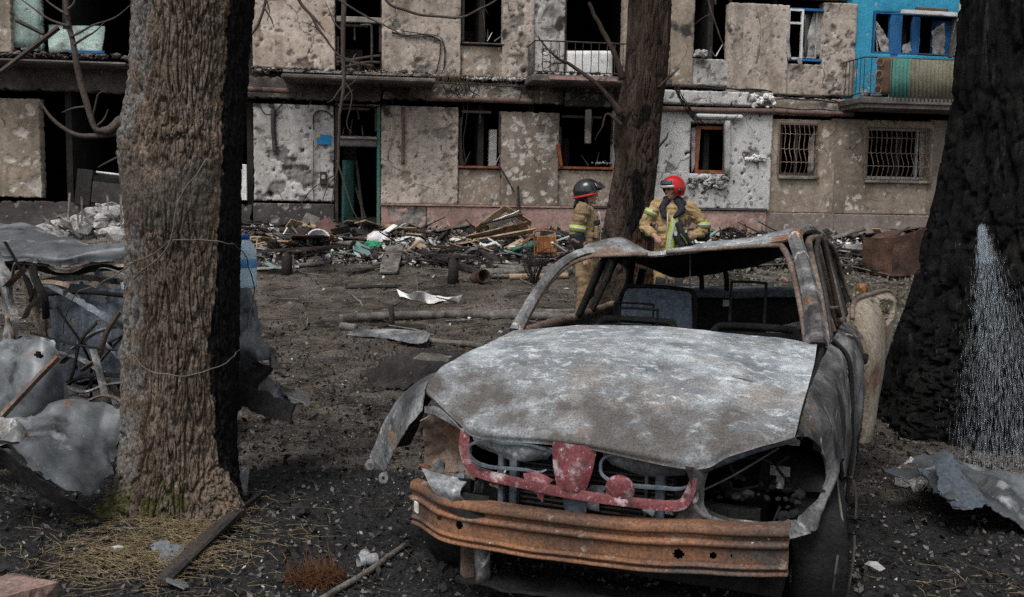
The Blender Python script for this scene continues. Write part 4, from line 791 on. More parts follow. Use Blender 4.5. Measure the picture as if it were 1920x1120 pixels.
# right wing
wing = skin('wing', [[(.737, .17, .80), (.775, .27, .775), (.812, .38, .70), (.822, .43, .61), (.80, .40, .53), (.745, .27, .485)], [(.742, .40, .888), (.80, .45, .835), (.842, .50, .75), (.856, .52, .66), (.848, .44, .565), (.80, .30, .44)], [(.747, .62, .923), (.815, .64, .87), (.848, .66, .77), (.858, .67, .70), (.862, .66, .645), (.86, .62, .615)],
    [(.752, .85, .955), (.82, .86, .90), (.852, .87, .78), (.865, .87, .66), (.862, .87, .56), (.86, .88, .505)], [(.757, 1.0, .972), (.82, 1.0, .92), (.852, 1.0, .78), (.866, 1.0, .6), (.862, 1.0, .42), (.855, .985, .25)], [(.762, 1.28, .99), (.82, 1.28, .93), (.852, 1.28, .78), (.866, 1.28, .6), (.862, 1.28, .42), (.855, 1.28, .22)]],
    56, 44, .008, 'wing_steel', 'car_soot', dent=.012, dscale=6)
tubes('bonnet_gutter', [([(.742, .2, .79), (.738, .5, .88), (.738, .9, .935), (.735, 1.15, .975)], [.012, .016, .016, .012])], 'car_soot')
# headlamp opening: lower lip, side post, brackets and cables in the hole
skin('headlamp_surround', [[(.425, .02, .665), (.43, .03, .60), (.45, .05, .545), (.52, .09, .505), (.60, .12, .495), (.67, .17, .488), (.72, .23, .488), (.75, .28, .49)], [(.405, .0, .66), (.405, .0, .59), (.425, .02, .52), (.51, .06, .47), (.60, .09, .445), (.68, .13, .435), (.74, .19, .432), (.79, .27, .43)]], 6, 50, .01, 'burnt_steel', 'burnt_steel', dent=.01, dscale=9)
tubes('headlamp_surround_lip', [([(.41, .0, .668), (.412, .0, .60), (.43, .02, .535), (.52, .07, .488), (.60, .105, .482)], .010)], 'pale_steel')
m = MB(); m.box((.63, .33, .61), (.70, .345, .645)).box((.655, .32, .565), (.68, .35, .61)); m.build('lamp_bracket', MATS['burnt_steel'], car)
m = MB(); m.box((.70, .26, .745), (.735, .30, .79)); m.build('wing_bracket', MATS['pale_steel'], car)
tubes('cable', [([(.42, .12, .58), (.52, .2, .63), (.66, .3, .72)], .004)], 'wire_grey', sides=5)
for q in ([(.52, .25, .60), (.50, .25, .66), (.58, .28, .68), (.64, .3, .66)], [(.5, .22, .60), (.52, .22, .57), (.6, .25, .585)], [(.6, .2, .5), (.57, .22, .45), (.55, .2, .38)], [(.68, .25, .52), (.66, .2, .45), (.67, .22, .36)], [(.70, .28, .7), (.66, .27, .66), (.7, .3, .6)]):
    tubes('cable', [(q, .006)], 'car_soot', sides=5)
T(chunks(70, lambda rs: (.42+.36*rs.random(), .15+.4*rs.random(), .50+.06*rs.random()+.05*rs.random()), .008, .03, .7, seed=31).build('engine_bay_ash', MATS['car_soot'], car), None, kind='stuff')
# engine bay tub, firewall, cowl
m = MB(); m.box((-.62, .16, .22), (.62, .2, .52)).box((-.66, 1.05, .2), (.72, 1.1, .93)).box((-.64, .2, .2), (.70, 1.1, .24)).box((.50, .56, .24), (.60, 1.05, .70)).box((-.62, .3, .24), (-.56, 1.05, .8)); m.build('engine_bay', MATS['car_soot'], car)
T(chunks(16, lambda rs: (-.3+.6*rs.random(), .4+.4*rs.random(), .45+.25*rs.random()), .08, .17, .9, seed=33).build('engine', MATS['car_soot'], car), None)
skin('cowl', [[(-.70, 1.12, .955), (0, 1.18, 1.0), (.72, 1.15, .975)], [(-.71, 1.33, .95), (0, 1.36, .985), (.72, 1.34, .96)]], 8, 24, .01, 'car_soot', dent=.01)
# radiator and its support
m = MB(); m.box((-.34, .10, .30), (.33, .13, .645)); rad_o = m.build('radiator', MATS['car_soot'], car)
for k in range(16):
    m = MB(); z = .33+k*.019; m.box((-.335, .085, z), (.325, .10, z+.006)); m.build('radiator_fin', MATS['iron_black'], rad_o)
for x_, w_, mt_ in ((-.325, .022, 'blue_steel'), (-.275, .03, 'dull_blue'), (.285, .035, 'dull_blue'), (.235, .012, 'blue_steel')):
    m = MB(); m.box((x_-w_/2, .04, .34), (x_+w_/2, .08, .66), bev=.004); m.build('support_post', MATS[mt_], car)
m = MB(); m.box((.335, .05, .37), (.43, .09, .60), bev=.004); m.build('support_panel', MATS['car_soot'], car)
# red grille frame with its central bar
gr = tubes('grille', [([(-.475, .055, .73), (-.478, .05, .66), (-.455, .045, .60), (-.40, .03, .572), (-.2, -.02, .566), (0, -.045, .56), (.2, -.04, .556), (.36, -.02, .558), (.40, -.012, .60), (.415, -.008, .66)], [.021, .022, .021, .02, .018, .018, .018, .019, .018, .012])], 'red_frost', sides=6, n=90, sq=(.45, 1.15))
skin('grille_bar', [[(-.105, -.005, .735), (-.06, -.026, .737), (-.02, -.034, .737), (.02, -.026, .735), (.065, -.005, .73)], [(-.095, -.02, .65), (-.05, -.045, .65), (-.02, -.052, .65), (.015, -.045, .65), (.055, -.02, .65)], [(-.075, -.03, .575), (-.04, -.055, .575), (-.02, -.06, .575), (.01, -.055, .575), (.035, -.03, .575)]], 12, 14, .008, 'red_frost', 'red_frost', gr, dent=.003)
for sx in (-1, 1):
    x0_, x1_ = (-.44, -.11) if sx < 0 else (.07, .40)
    ou = np.linspace(0, 2*math.pi, 40); ce = ((x0_+x1_)/2, .655 if sx < 0 else .65)
    ring_ = np.stack([ce[0]+(x1_-x0_)/2*np.sign(np.cos(ou))*np.abs(np.cos(ou))**.6, .015-.02*np.cos(ou)*sx*.3+0*ou, ce[1]+.052*np.sign(np.sin(ou))*np.abs(np.sin(ou))**.7], -1)
    ring_ = ring_+np.stack([.010*pn(ring_*13), .012*pn(ring_*9+4), .010*pn(ring_*15+8)], -1); ring_ = ring_[:36] if sx < 0 else ring_[3:]
    tubes('grille_lip', [(ring_, [.004, .008, .006, .009, .004])], 'blue_steel', gr, sides=5, n=60)
    skin('slam_panel', [[(x0_, .035, .705), ((x0_+x1_)/2, .022, .712), (x1_, .02, .70)], [(x0_+.01, .04, .68), ((x0_+x1_)/2, .025, .665), (x1_-.01, .025, .675)], [(x0_+.03, .06, .655), ((x0_+x1_)/2, .045, .632), (x1_-.03, .045, .65)]], 12, 24, .006, 'pale_steel', 'car_soot', dent=.006, dscale=8)
m = MB(); m.lathe([(.0, 0), (.03, .0), (.05, .008), (.054, .02), (.05, .034), (.03, .042), (0, .042)], sides=20, M=Matrix.Translation((.16, -.01, .598))@Matrix.Rotation(R(100), 4, 'X')); hn = m.build('horn', MATS['red_frost'], car, True)
tubes('horn_bracket', [([(.10, .0, .555), (.14, -.03, .548), (.18, -.03, .55), (.21, -.01, .545)], [.008, .014, .014, .005])], 'red_frost', hn)
skin('torn_duct', [[(-.22, .0, .60), (-.16, -.01, .612), (-.10, .0, .59)], [(-.20, -.02, .57), (-.15, -.03, .57), (-.12, -.03, .56)], [(-.17, -.02, .54), (-.15, -.03, .525), (-.13, -.03, .51)]], 10, 10, .006, 'red_frost', dent=.012, dscale=14)
skin('centre_support', [[(-.06, -.015, .55), (-.02, -.025, .55), (.03, -.015, .55)], [(-.05, -.0, .46), (-.02, -.015, .46), (.03, .0, .46)]], 6, 8, .02, 'dull_blue', dent=.004)
rs = np.random.default_rng(91)
for k in range(15):        # torn brackets and clips round the nose
    bx_ = -.62+1.0*rs.random(); bz_ = .47+.1*rs.random(); by_ = .02+.05*rs.random(); a_, b_ = .02+.04*rs.random(), .015+.03*rs.random(); tw = rs.normal(size=4)*.02
    skin('torn_bracket', [[(bx_, by_+tw[0], bz_+b_), (bx_+a_, by_+tw[1], bz_+b_+tw[3])], [(bx_+tw[2], by_-.01, bz_), (bx_+a_*.8, by_+tw[3], bz_-.01)]], 7, 7, .004, ('pale_steel', 'rusty_frame', 'blue_steel', 'car_soot')[k % 4], dent=.012, dscale=22, seed=k)
skin('nose_panel', [[(.385, -.02, .70), (.43, -.005, .70), (.47, .03, .705)], [(.405, -.012, .63), (.43, .0, .63), (.445, .03, .63)], [(.39, -.006, .56), (.42, .0, .555), (.45, .03, .55)], [(.35, .01, .50), (.42, .015, .49), (.50, .05, .49)]], 24, 16, .01, 'burnt_steel', 'car_soot', dent=.008, dscale=9)
# bumper beam: pressed profile, bolt holes
prof = [(.05, .088), (.0, .088), (-.013, .076), (-.013, .056), (.010, .047), (.010, .037), (-.015, .027), (-.015, .013), (.002, .003), (.002, -.012), (.002, -.028), (.002, -.042), (.002, -.052), (-.006, -.056), (-.006, -.064), (.012, -.068), (.012, -.074), (-.004, -.078), (-.004, -.090), (.04, -.090)]
xs_ = np.linspace(-.735, .735, 260); rows = []
pz = cr(np.array(prof), 84)
for x in xs_:
    bow = .05-.11*(1-(abs(x-.02)/.72)**2.2)+.05*ss(-.55, -.72, x); zc = .375+(x+.71)*.036+.018*ss(-.5, -.72, x)
    rows.append([(x, bow+a_*(1 if x > -.6 else 1), zc+b_) for a_, b_ in pz])
HO = [(-.47, -.012, .017), (-.565, .0, .011), (.375, -.022, .018), (.49, -.022, .013), (.55, -.02, .005), (-.52, .012, .005)]
def bh(c, u, v):
    k = np.zeros(len(c), bool)
    for hx, hz, hr in HO:
        zc = .375+(hx+.71)*.036+.018*(hx < -.5)*0; k |= np.hypot(c[:, 0]-hx, c[:, 2]-zc-hz) < hr
    return k
S = np.array(rows); V = S.reshape(-1, 3); V = V+np.stack([0*V[:, 0], .006*fbm(V*3.5, 3), .006*fbm(V*2.8+7, 3)], -1); F = gridF(260, 84)
F = F[~bh(V[F].mean(1), 0, 0)]; V, F = solid(V, F[:, ::-1], -.005); bo = mk('bumper_beam', V, F, MATS['beam_rust'], car, True); auto_smooth(bo, 50)
m = MB(); m.box((-.0175, -.003, -.02), (.0175, .003, .02)); st = m.build('sticker', MATS['white_paint'], bo, loc=(-.672, .028, .405)); st.rotation_euler = (0, 0, -.75)
# lower cross member
tubes('crossmember_leg', [([(-.47, .07, .33), (-.47, .07, .13)], .03)], 'rusty_frame', sides=4); tubes('crossmember_leg', [([(-.40, .05, .32), (-.39, .04, .15)], [.05, .045])], 'burnt_steel', sq=(1, .6))
skin('undertray', [[(-.50, .02, .15), (-.2, -.02, .16), (.1, -.02, .17), (.5, .0, .19)], [(-.50, .2, .13), (-.2, .2, .14), (.1, .2, .14), (.5, .2, .15)]], 10, 30, .01, 'car_soot', 'car_soot', dent=.02, dscale=6)
# near-side inner apron, peeled left wing
skin('inner_apron', [[(-.69, .10, .735), (-.62, .07, .765), (-.55, .07, .77), (-.48, .07, .74)], [(-.70, .14, .66), (-.63, .16, .66), (-.56, .16, .65), (-.48, .10, .65)], [(-.70, .16, .57), (-.64, .2, .56), (-.56, .2, .55), (-.47, .14, .56)], [(-.69, .08, .545), (-.62, .09, .525), (-.56, .1, .52), (-.46, .1, .53)]], 26, 26, .006, 'rusty_frame', 'car_soot', dent=.03, dscale=8)
skin('apron_shelf', [[(-.66, .05, .555), (-.56, .03, .545), (-.45, .03, .54)], [(-.60, .0, .51), (-.52, -.02, .50), (-.46, -.02, .50)], [(-.58, .02, .46), (-.50, .0, .44), (-.44, .01, .44)]], 12, 14, .008, 'pale_steel', 'car_soot', dent=.012, dscale=9)
skin('apron_bracket', [[(-.675, .10, .79), (-.6, .06, .80), (-.52, .05, .745)], [(-.675, .10, .765), (-.6, .06, .765), (-.50, .06, .72)]], 6, 16, .006, 'pale_steel', dent=.008, dscale=9)
skin('beam_mount', [[(-.60, .05, .50), (-.45, .0, .50), (-.36, .02, .49)], [(-.58, .0, .44), (-.45, -.04, .42), (-.36, -.03, .41)]], 8, 14, .02, 'car_soot', dent=.01)
lw = skin('peeled_wing', [[(-.70, .12, .765), (-.80, .19, .67), (-.90, .27, .55), (-.985, .34, .43)], [(-.702, .14, .83), (-.81, .22, .745), (-.94, .31, .615), (-1.075, .40, .455)], [(-.705, .17, .865), (-.83, .25, .785), (-.975, .35, .645), (-1.10, .42, .45)], [(-.71, .32, .885), (-.86, .38, .82), (-1.01, .45, .67), (-1.13, .5, .47)], [(-.71, .8, .91), (-.87, .82, .82), (-1.03, .84, .62), (-1.13, .86, .42)]], 40, 30, .004, 'pale_steel', 'rusty_frame', dent=.008, dscale=5)
for q, a_ in (((-1.09, .405, .435), 0.3), ((-.985, .335, .405), .9)):
    m = MB(); m.lathe([(.008, 0), (.024, 0), (.024, .004), (.008, .004), (.008, 0)], sides=12, M=Matrix.Translation(q)@Matrix.Rotation(R(80), 4, 'X')@Matrix.Rotation(a_, 4, 'Z')); m.build('fixing_tab', MATS['pale_steel'], lw)
# windscreen frame, roof, pillars
tubes('windscreen_pillar', [([(.715, 1.14, .985), (.67, 1.35, 1.15), (.60, 1.56, 1.33), (.545, 1.72, 1.445), (.555, 1.95, 1.475), (.585, 2.3, 1.46), (.61, 2.75, 1.39), (.65, 3.1, 1.20), (.70, 3.35, 1.0)], [.046, .038, .034, .032, .03, .03, .03, .033, .042])], 'burnt_steel', n=70, sides=6, sq=(1.1, .75))
tubes('windscreen_rim', [([(.66, 1.22, .985), (.62, 1.37, 1.12), (.555, 1.56, 1.29), (.495, 1.69, 1.385), (.44, 1.72, 1.40), (.2, 1.73, 1.378), (-.1, 1.73, 1.348)], [.012, .014, .016, .016, .012, .01, .01])], 'rusty_frame', n=60, sides=8)
tubes('windscreen_pillar', [([(-.705, 1.14, .965), (-.68, 1.33, 1.12), (-.635, 1.53, 1.255), (-.57, 1.70, 1.325), (-.48, 1.76, 1.345), (-.36, 1.77, 1.365)], [.034, .029, .027, .027, .022, .014])], 'burnt_steel', n=50, sides=6, sq=(1.1, .7))
tubes('windscreen_rim', [([(-.685, 1.19, .965), (-.658, 1.36, 1.12), (-.61, 1.55, 1.24), (-.53, 1.70, 1.302), (-.38, 1.735, 1.322), (-.2, 1.745, 1.332)], .011)], 'rusty_frame', n=50, sides=8)
roof_rows = [[(-.56, 1.72, 1.30), (-.36, 1.74, 1.325), (-.21, 1.74, 1.33), (.1, 1.74, 1.37), (.35, 1.73, 1.40), (.53, 1.71, 1.44)], [(-.57, 1.76, 1.335), (-.36, 1.78, 1.372), (-.21, 1.77, 1.352), (.1, 1.78, 1.392), (.35, 1.77, 1.425), (.535, 1.75, 1.468)],
    [(-.585, 1.95, 1.365), (-.40, 1.95, 1.405), (-.20, 1.93, 1.325), (.1, 1.95, 1.39), (.35, 1.95, 1.44), (.555, 1.95, 1.488)], [(-.60, 2.4, 1.33), (-.42, 2.4, 1.275), (-.25, 2.4, 1.24), (.1, 2.4, 1.27), (.35, 2.4, 1.365), (.575, 2.4, 1.462)],
    [(-.61, 2.85, 1.25), (-.44, 2.85, 1.20), (-.26, 2.85, 1.152), (.1, 2.85, 1.215), (.35, 2.85, 1.30), (.60, 2.85, 1.385)], [(-.62, 3.05, 1.22), (-.43, 3.08, 1.22), (-.26, 3.08, 1.185), (.1, 3.08, 1.24), (.35, 3.08, 1.31), (.62, 3.02, 1.31)]]
skin('roof', roof_rows, 60, 70, .012, 'ash_paint', 'car_soot', dent=.012, dscale=5, attr={'rust': lambda V: -.9+1.5*ss(1.80, 1.72, V[:, 1]+.03*fbm(V*9, 2)), 'scorch': lambda V: .5*ss(-.05, -.3, V[:, 0])+.25})
m = MB(); m.tube([(-.02, 1.95, 1.36), (-.015, 1.96, 1.15)], .004, 5); m.build('hanging_wire', MATS['wire_grey'], car)
# right side: door frames, B post, doors
for q, r_, mt_ in (([(.745, 1.28, .985), (.70, 1.45, 1.15), (.63, 1.66, 1.35), (.60, 1.85, 1.425), (.61, 2.2, 1.43)], .018, 'rusty_frame'), ([(.76, 1.34, .985), (.715, 1.52, 1.17), (.655, 1.72, 1.34), (.635, 1.9, 1.40), (.64, 2.2, 1.40), (.74, 2.28, 1.0)], .014, 'iron_black'),
                  ([(.60, 2.3, 1.44), (.67, 2.33, 1.22), (.745, 2.34, .97)], .03, 'rusty_frame'), ([(.62, 2.42, 1.42), (.69, 2.45, 1.2), (.76, 2.46, .99)], .02, 'iron_black'), ([(.62, 2.5, 1.42), (.66, 2.9, 1.33), (.71, 3.15, 1.12), (.78, 3.2, .98)], .014, 'rusty_frame'), ([(.68, 1.5, 1.15), (.72, 1.75, 1.1), (.73, 2.2, 1.06)], .01, 'rusty_frame'), ([(.665, 1.56, 1.22), (.70, 1.72, 1.12), (.75, 1.76, .98)], .01, 'rusty_frame'), ([(.65, 1.64, 1.28), (.69, 1.86, 1.16), (.75, 1.93, .98)], .008, 'iron_black')):
    tubes('door_frame', [(q, r_)], mt_, n=30)
fd = skin('front_door', [[(.765, 1.31, 1.0), (.83, 1.31, .93), (.858, 1.31, .78), (.868, 1.31, .5), (.855, 1.31, .24)], [(.775, 1.5, 1.01), (.86, 1.5, .94), (.90, 1.5, .78), (.88, 1.5, .5), (.855, 1.5, .24)], [(.765, 1.9, .995), (.85, 1.9, .93), (.885, 1.9, .78), (.875, 1.9, .5), (.855, 1.9, .24)], [(.765, 2.3, .985), (.84, 2.3, .93), (.865, 2.3, .78), (.87, 2.3, .5), (.855, 2.3, .24)]], 40, 40, .008, 'wing_steel', 'car_soot', dent=.018, dscale=5)
m = MB(); m.box((.868, 2.02, .79), (.90, 2.2, .825), bev=.008); m.build('handle', MATS['car_soot'], fd)
tubes('door_edge', [([(.77, 1.30, 1.0), (.84, 1.30, .92), (.862, 1.30, .75), (.872, 1.30, .5), (.86, 1.30, .26)], .010)], 'car_soot', fd)
def dhole(c, u, v): return ((u-.74)/.2)**2+((v-.26)/.13)**2 < 1
rd = skin('rear_door', [[(.80, 2.38, .98), (.875, 2.40, .86), (.90, 2.42, .7), (.90, 2.44, .5), (.89, 2.44, .28)], [(.80, 2.55, 1.06), (.92, 2.58, .95), (.96, 2.6, .75), (.95, 2.6, .5), (.93, 2.6, .3)], [(.885, 2.9, 1.08), (.96, 2.92, 1.0), (.985, 2.95, .80), (.96, 2.95, .62), (.93, 2.95, .5)], [(.97, 3.2, 1.075), (1.015, 3.22, 1.0), (1.02, 3.22, .88), (1.0, 3.2, .78), (.97, 3.16, .68)]], 44, 40, .03, 'beige_rust', 'rusty_frame', dent=.012, dscale=4, holes=[dhole])
tubes('door_edge', [([(.80, 2.38, .985), (.80, 2.55, 1.065), (.885, 2.9, 1.085), (.97, 3.2, 1.08), (1.02, 3.23, 1.0)], .014)], 'rusty_frame', rd)
# left side (seen through the windscreen)
for q, r_, mt_, s_ in (([(-.60, 2.35, 1.29), (-.67, 2.3, 1.1), (-.735, 2.25, .92)], .036, 'car_soot', (1, .6)), ([(-.612, 2.42, 1.29), (-.685, 2.37, 1.1), (-.75, 2.32, .92)], .012, 'rusty_frame', (1, 1)), ([(-.62, 2.66, 1.26), (-.68, 2.6, 1.1), (-.74, 2.54, .93)], .03, 'car_soot', (1, .6)), ([(-.745, 1.2, .93), (-.76, 1.8, .925), (-.755, 2.4, .915), (-.735, 3.0, .925)], .028, 'rusty_frame', (1, 1)), ([(-.57, 1.72, 1.31), (-.60, 2.1, 1.325), (-.62, 2.6, 1.27), (-.64, 3.0, 1.18), (-.69, 3.3, .98)], .032, 'burnt_steel', (1, 1)),
                     ([(-.60, 2.95, 1.2), (-.64, 3.0, 1.05), (-.70, 2.98, .93)], .05, 'car_soot', (1, .5)), ([(-.56, 3.1, 1.17), (-.60, 3.12, 1.0), (-.62, 3.1, .85)], .055, 'car_soot', (1, .5))):
    tubes('door_frame', [(q, r_)], mt_, n=26, sq=s_)
skin('side_panel', [[(-.76, 1.3, .93), (-.80, 1.3, .8), (-.82, 1.3, .5), (-.80, 1.3, .22)], [(-.765, 2.3, .92), (-.82, 2.3, .8), (-.835, 2.3, .5), (-.81, 2.3, .22)], [(-.75, 3.1, .93), (-.80, 3.1, .8), (-.83, 3.1, .5), (-.80, 3.1, .22)], [(-.70, 4.05, .93), (-.76, 4.05, .8), (-.78, 4.05, .5), (-.76, 4.05, .28)]], 40, 20, .01, 'burnt_steel', 'car_soot', dent=.01)
skin('side_panel', [[(.78, 2.9, .98), (.81, 2.9, .85), (.82, 2.9, .5), (.80, 2.9, .24)], [(.76, 3.4, .99), (.81, 3.4, .85), (.83, 3.4, .6), (.82, 3.4, .5)], [(.70, 4.1, .95), (.76, 4.1, .8), (.78, 4.1, .5), (.76, 4.1, .28)]], 30, 20, .01, 'burnt_steel', 'car_soot', dent=.01)
skin('side_panel', [[(-.70, .55, .93), (-.78, .6, .8), (-.80, .6, .62)], [(-.71, 1.28, .95), (-.80, 1.28, .8), (-.82, 1.28, .3)]], 20, 14, .01, 'burnt_steel', 'car_soot', dent=.02)
# cabin floor, rear bulkhead, shelf, tail
m = MB(); m.box((-.78, 1.1, .19), (.82, 4.1, .23)); m.build('floor_pan', MATS['car_soot'], car)
skin('rear_bulkhead', [[(-.66, 3.05, 1.0), (0, 3.08, 1.02), (.70, 3.08, 1.0)], [(-.66, 2.95, .3), (0, 2.95, .3), (.70, 2.95, .3)]], 16, 20, .02, 'car_soot', dent=.03)
skin('parcel_shelf', [[(-.62, 3.0, 1.0), (-.1, 3.0, 1.005), (.3, 3.0, 1.03), (.68, 3.0, 1.04)], [(-.62, 3.06, 1.04), (-.1, 3.06, 1.05), (.3, 3.06, 1.075), (.68, 3.05, 1.075)], [(-.62, 3.45, 1.03), (-.1, 3.47, 1.04), (.3, 3.47, 1.06), (.68, 3.45, 1.03)]], 16, 40, .012, 'dull_blue', 'car_soot', dent=.012, dscale=5)
skin('boot_lid', [[(-.66, 3.4, 1.0), (0, 3.45, 1.02), (.68, 3.4, 1.0)], [(-.64, 3.9, .99), (0, 3.95, 1.0), (.68, 3.9, .99)], [(-.64, 4.08, .9), (0, 4.15, .92), (.68, 4.1, .9)], [(-.64, 4.1, .45), (0, 4.2, .45), (.68, 4.12, .45)]], 24, 20, .01, 'burnt_steel', 'car_soot', dent=.02)
for x_ in (-.16, .0):
    tubes('rear_post', [([(x_, 3.06, 1.05), (x_+.005, 3.02, 1.12), (x_+.0, 2.95, 1.2)], .016)], 'car_soot')
# seats: back panel, hoops, headrest wires
sb = skin('seat_back', [[(-.50, 2.44, 1.085), (-.30, 2.43, 1.095), (-.10, 2.42, 1.085)], [(-.51, 2.36, .95), (-.30, 2.35, .95), (-.08, 2.35, .95)], [(-.52, 2.28, .76), (-.30, 2.28, .76), (-.07, 2.28, .76)]], 30, 44, .012, 'seat_blue', 'car_soot', dent=.003, extra=lambda V: .012*(ss(.02, .0, np.abs((V[:, 0]+.52) % .105-.05)-.02))*ss(1.07, 1.03, V[:, 2]))
tubes('seat_hoop', [([(-.53, 2.28, .72), (-.525, 2.40, 1.0), (-.50, 2.44, 1.085), (-.44, 2.45, 1.105), (-.16, 2.43, 1.10), (-.09, 2.42, 1.08), (-.065, 2.38, 1.0), (-.05, 2.28, .74)], .014)], 'car_soot', sb, n=60)
def wire_box(x0_, x1_, y_, z0_, z1_, r_=.007, rail=None, mt_='car_soot'):
    P = [(x0_, y_, z0_), (x0_, y_+.01, z1_-.02), (x0_+.015, y_+.01, z1_), (x1_-.015, y_+.01, z1_), (x1_, y_+.01, z1_-.02), (x1_, y_, z0_)]
    l = [(P, r_)]
    if rail: l.append(([(x0_, y_, rail), (x1_, y_, rail)], r_*.8))
    return tubes('headrest_wire', l, mt_, n=40, sides=6)
wire_box(-.40, -.19, 1.95, .86, 1.02, rail=.955); wire_box(-.45, -.23, 2.02, .90, 1.04, r_=.006)
wire_box(.20, .38, 1.98, .98, 1.19, r_=.008)
for x0_, x1_ in ((-.56, -.05), (.08, .60)):
    so_ = tubes('seat_frame', [([(x0_, 1.86, .5), (x0_+.01, 1.93, .82), (x0_+.05, 1.96, .935), (x0_+.12, 1.97, .955), (x1_-.12, 1.97, .955), (x1_-.05, 1.96, .935), (x1_-.01, 1.93, .82), (x1_, 1.86, .5)], .02)], 'car_soot', n=60)
    skin('seat_mesh', [[(x0_+.04, 1.965, .93), (x1_-.04, 1.965, .93)], [(x0_+.02, 1.9, .55), (x1_-.02, 1.9, .55)]], 12, 16, .008, 'car_soot', parent=so_, dent=.02)
    m = MB(); m.box((x0_+.02, 1.42, .40), (x1_-.02, 1.86, .50), bev=.02); m.build('seat_base', MATS['car_soot'], car)
skin('door_card', [[(.70, 2.5, 1.0), (.5, 2.6, .93), (.30, 2.7, .86)], [(.70, 2.45, .96), (.5, 2.55, .89), (.30, 2.65, .82)]], 6, 16, .01, 'burnt_steel', dent=.015)
m = MB(); m.box((.0, 2.93, .96), (.045, 2.945, 1.0)); m.build('latch_plate', MATS['grey_paint'], car)
tubes('steering_column', [([(.36, 1.2, .84), (.34, 1.6, .93)], .02)], 'car_soot')
# wheels
def wheel(x_, y_, steer, camber=0, r_=.285):
    h = empty('wheel', (x_, y_, r_-.02), 0); h.parent = car; h.rotation_euler = (camber, 0, steer)
    Mx = Matrix.Rotation(R(90), 4, 'Y')
    m = MB(); m.lathe([(.19, -.085), (.24, -.10), (.27, -.09), (r_, -.06), (r_+.004, 0), (r_, .06), (.27, .09), (.24, .10), (.19, .085), (.185, .0), (.19, -.085)], sides=40, M=Mx); t_ = m.build('tyre', MATS['tyre_ash'], h, True)
    V = np.array([v.co[:] for v in t_.data.vertices]); V *= (1+.05*fbm(V*14+x_, 3))[:, None]; V[:, 2] = np.maximum(V[:, 2], -r_+.025); t_.data.vertices.foreach_set('co', V.ravel())
    m = MB(); m.lathe([(.185, -.08), (.175, -.07), (.165, -.02), (.16, .03), (.12, .045), (.08, .03), (.05, .05), (.0, .055)], sides=32, M=Mx); m.lathe([(.185, .085), (.178, .07), (.165, .03)], sides=32, M=Mx); m.build('rim', MATS['burnt_steel'], h, True)
    return h
w1 = wheel(.775, .62, R(10))
for q, (a_, b_, dx) in enumerate(((2.6, 5.2, .11), (2.9, 4.4, .06), (.4, 2.4, .12), (-.6, 1.2, .14), (3.4, 5.8, .13), (1.2, 3.3, .08), (4.3, 6.6, .12))):
    th = np.linspace(a_, b_, 24); rr = .26+.03*np.sin(q*2.1+th*2); P = np.stack([dx+.012*np.sin(3*th+q), rr*np.cos(th), rr*np.sin(th)], -1)
    m = MB(); m.tube(P, .0045, 5); m.build('bead_wire', MATS['wire_grey'] if q % 2 else MATS['iron_black'], w1)
wheel(-.72, .62, 0); wheel(.74, 3.15, 0); wheel(-.72, 3.15, 0)
skin('wheel_arch', [[(.58, .40, .53), (.58, .46, .60), (.58, .62, .66), (.58, .85, .6), (.58, .98, .4)], [(.845, .42, .54), (.845, .48, .59), (.85, .62, .62), (.85, .84, .57), (.85, .96, .4)]], 8, 24, .006, 'car_soot', dent=.01)
# ------------------------------------------------------------------ crushed wreck behind the elm
W0 = Vector((-2.35, 5.6, 0)); wreck = empty('crushed_car', W0)
T(wreck, 'crushed grey car wreck with bent pillars and torn panels behind the elm', 'car')
def wq(px, py, d): return np.array(tuple(D(px, py, d)-W0))
def wskin(name, rows, nu, nv, t, front, back='car_soot', dent=.012, dscale=5, parent=None, holes=None, extra=None, face=(.2, -1, .8), seed=0, fold=.035, fscale=10):
    return skin(name, [[wq(*q) for q in r] for r in rows], nu, nv, t, front, back, parent or wreck, dent=dent, dscale=dscale, holes=holes, extra=extra, face=face, seed=seed, fold=fold, fscale=fscale)
wskin('roof', [[(-120, 395, 6.9), (0, 414, 6.7), (70, 428, 6.6), (130, 452, 6.4), (175, 460, 6.2), (245, 458, 6.0)], [(-120, 440, 6.3), (0, 448, 6.2), (60, 455, 6.1), (115, 465, 6.0), (170, 462, 6.0), (245, 456, 5.98)], [(-120, 462, 5.95), (0, 470, 5.9), (50, 474, 5.88), (112, 482, 5.82), (170, 470, 5.88), (245, 463, 5.9)], [(-120, 482, 5.9), (0, 487, 5.86), (50, 490, 5.85), (112, 499, 5.8), (170, 492, 5.86), (245, 487, 5.88)]], 34, 44, .01, 'sheet_steel', dent=.014, face=(0, -.3, 1))
wskin('roof_rail', [[(-60, 488, 5.9), (60, 492, 5.9), (112, 500, 5.86), (180, 495, 5.9), (245, 490, 5.9)], [(-60, 500, 5.95), (60, 502, 5.95), (112, 508, 5.95), (180, 506, 5.95), (245, 500, 5.95)]], 6, 30, .02, 'beige_rust', dent=.01)
for a_, b_ in (([(0, 470, 5.7), (22, 540, 5.6), (34, 600, 5.5), (40, 650, 5.45)], [(-30, 480, 5.75), (-8, 550, 5.65), (2, 610, 5.55), (6, 655, 5.5)]), ([(52, 512, 5.75), (80, 570, 5.65), (94, 620, 5.6), (92, 690, 5.55)], [(30, 515, 5.8), (56, 575, 5.7), (70, 630, 5.62), (72, 690, 5.6)])):
    wskin('pillar', [a_, [((p[0]+q[0])/2, (p[1]+q[1])/2, p[2]-.05) for p, q in zip(a_, b_)], b_], 14, 30, .015, 'rusty_frame' if a_[0][0] else 'burnt_steel', dent=.008, dscale=12)
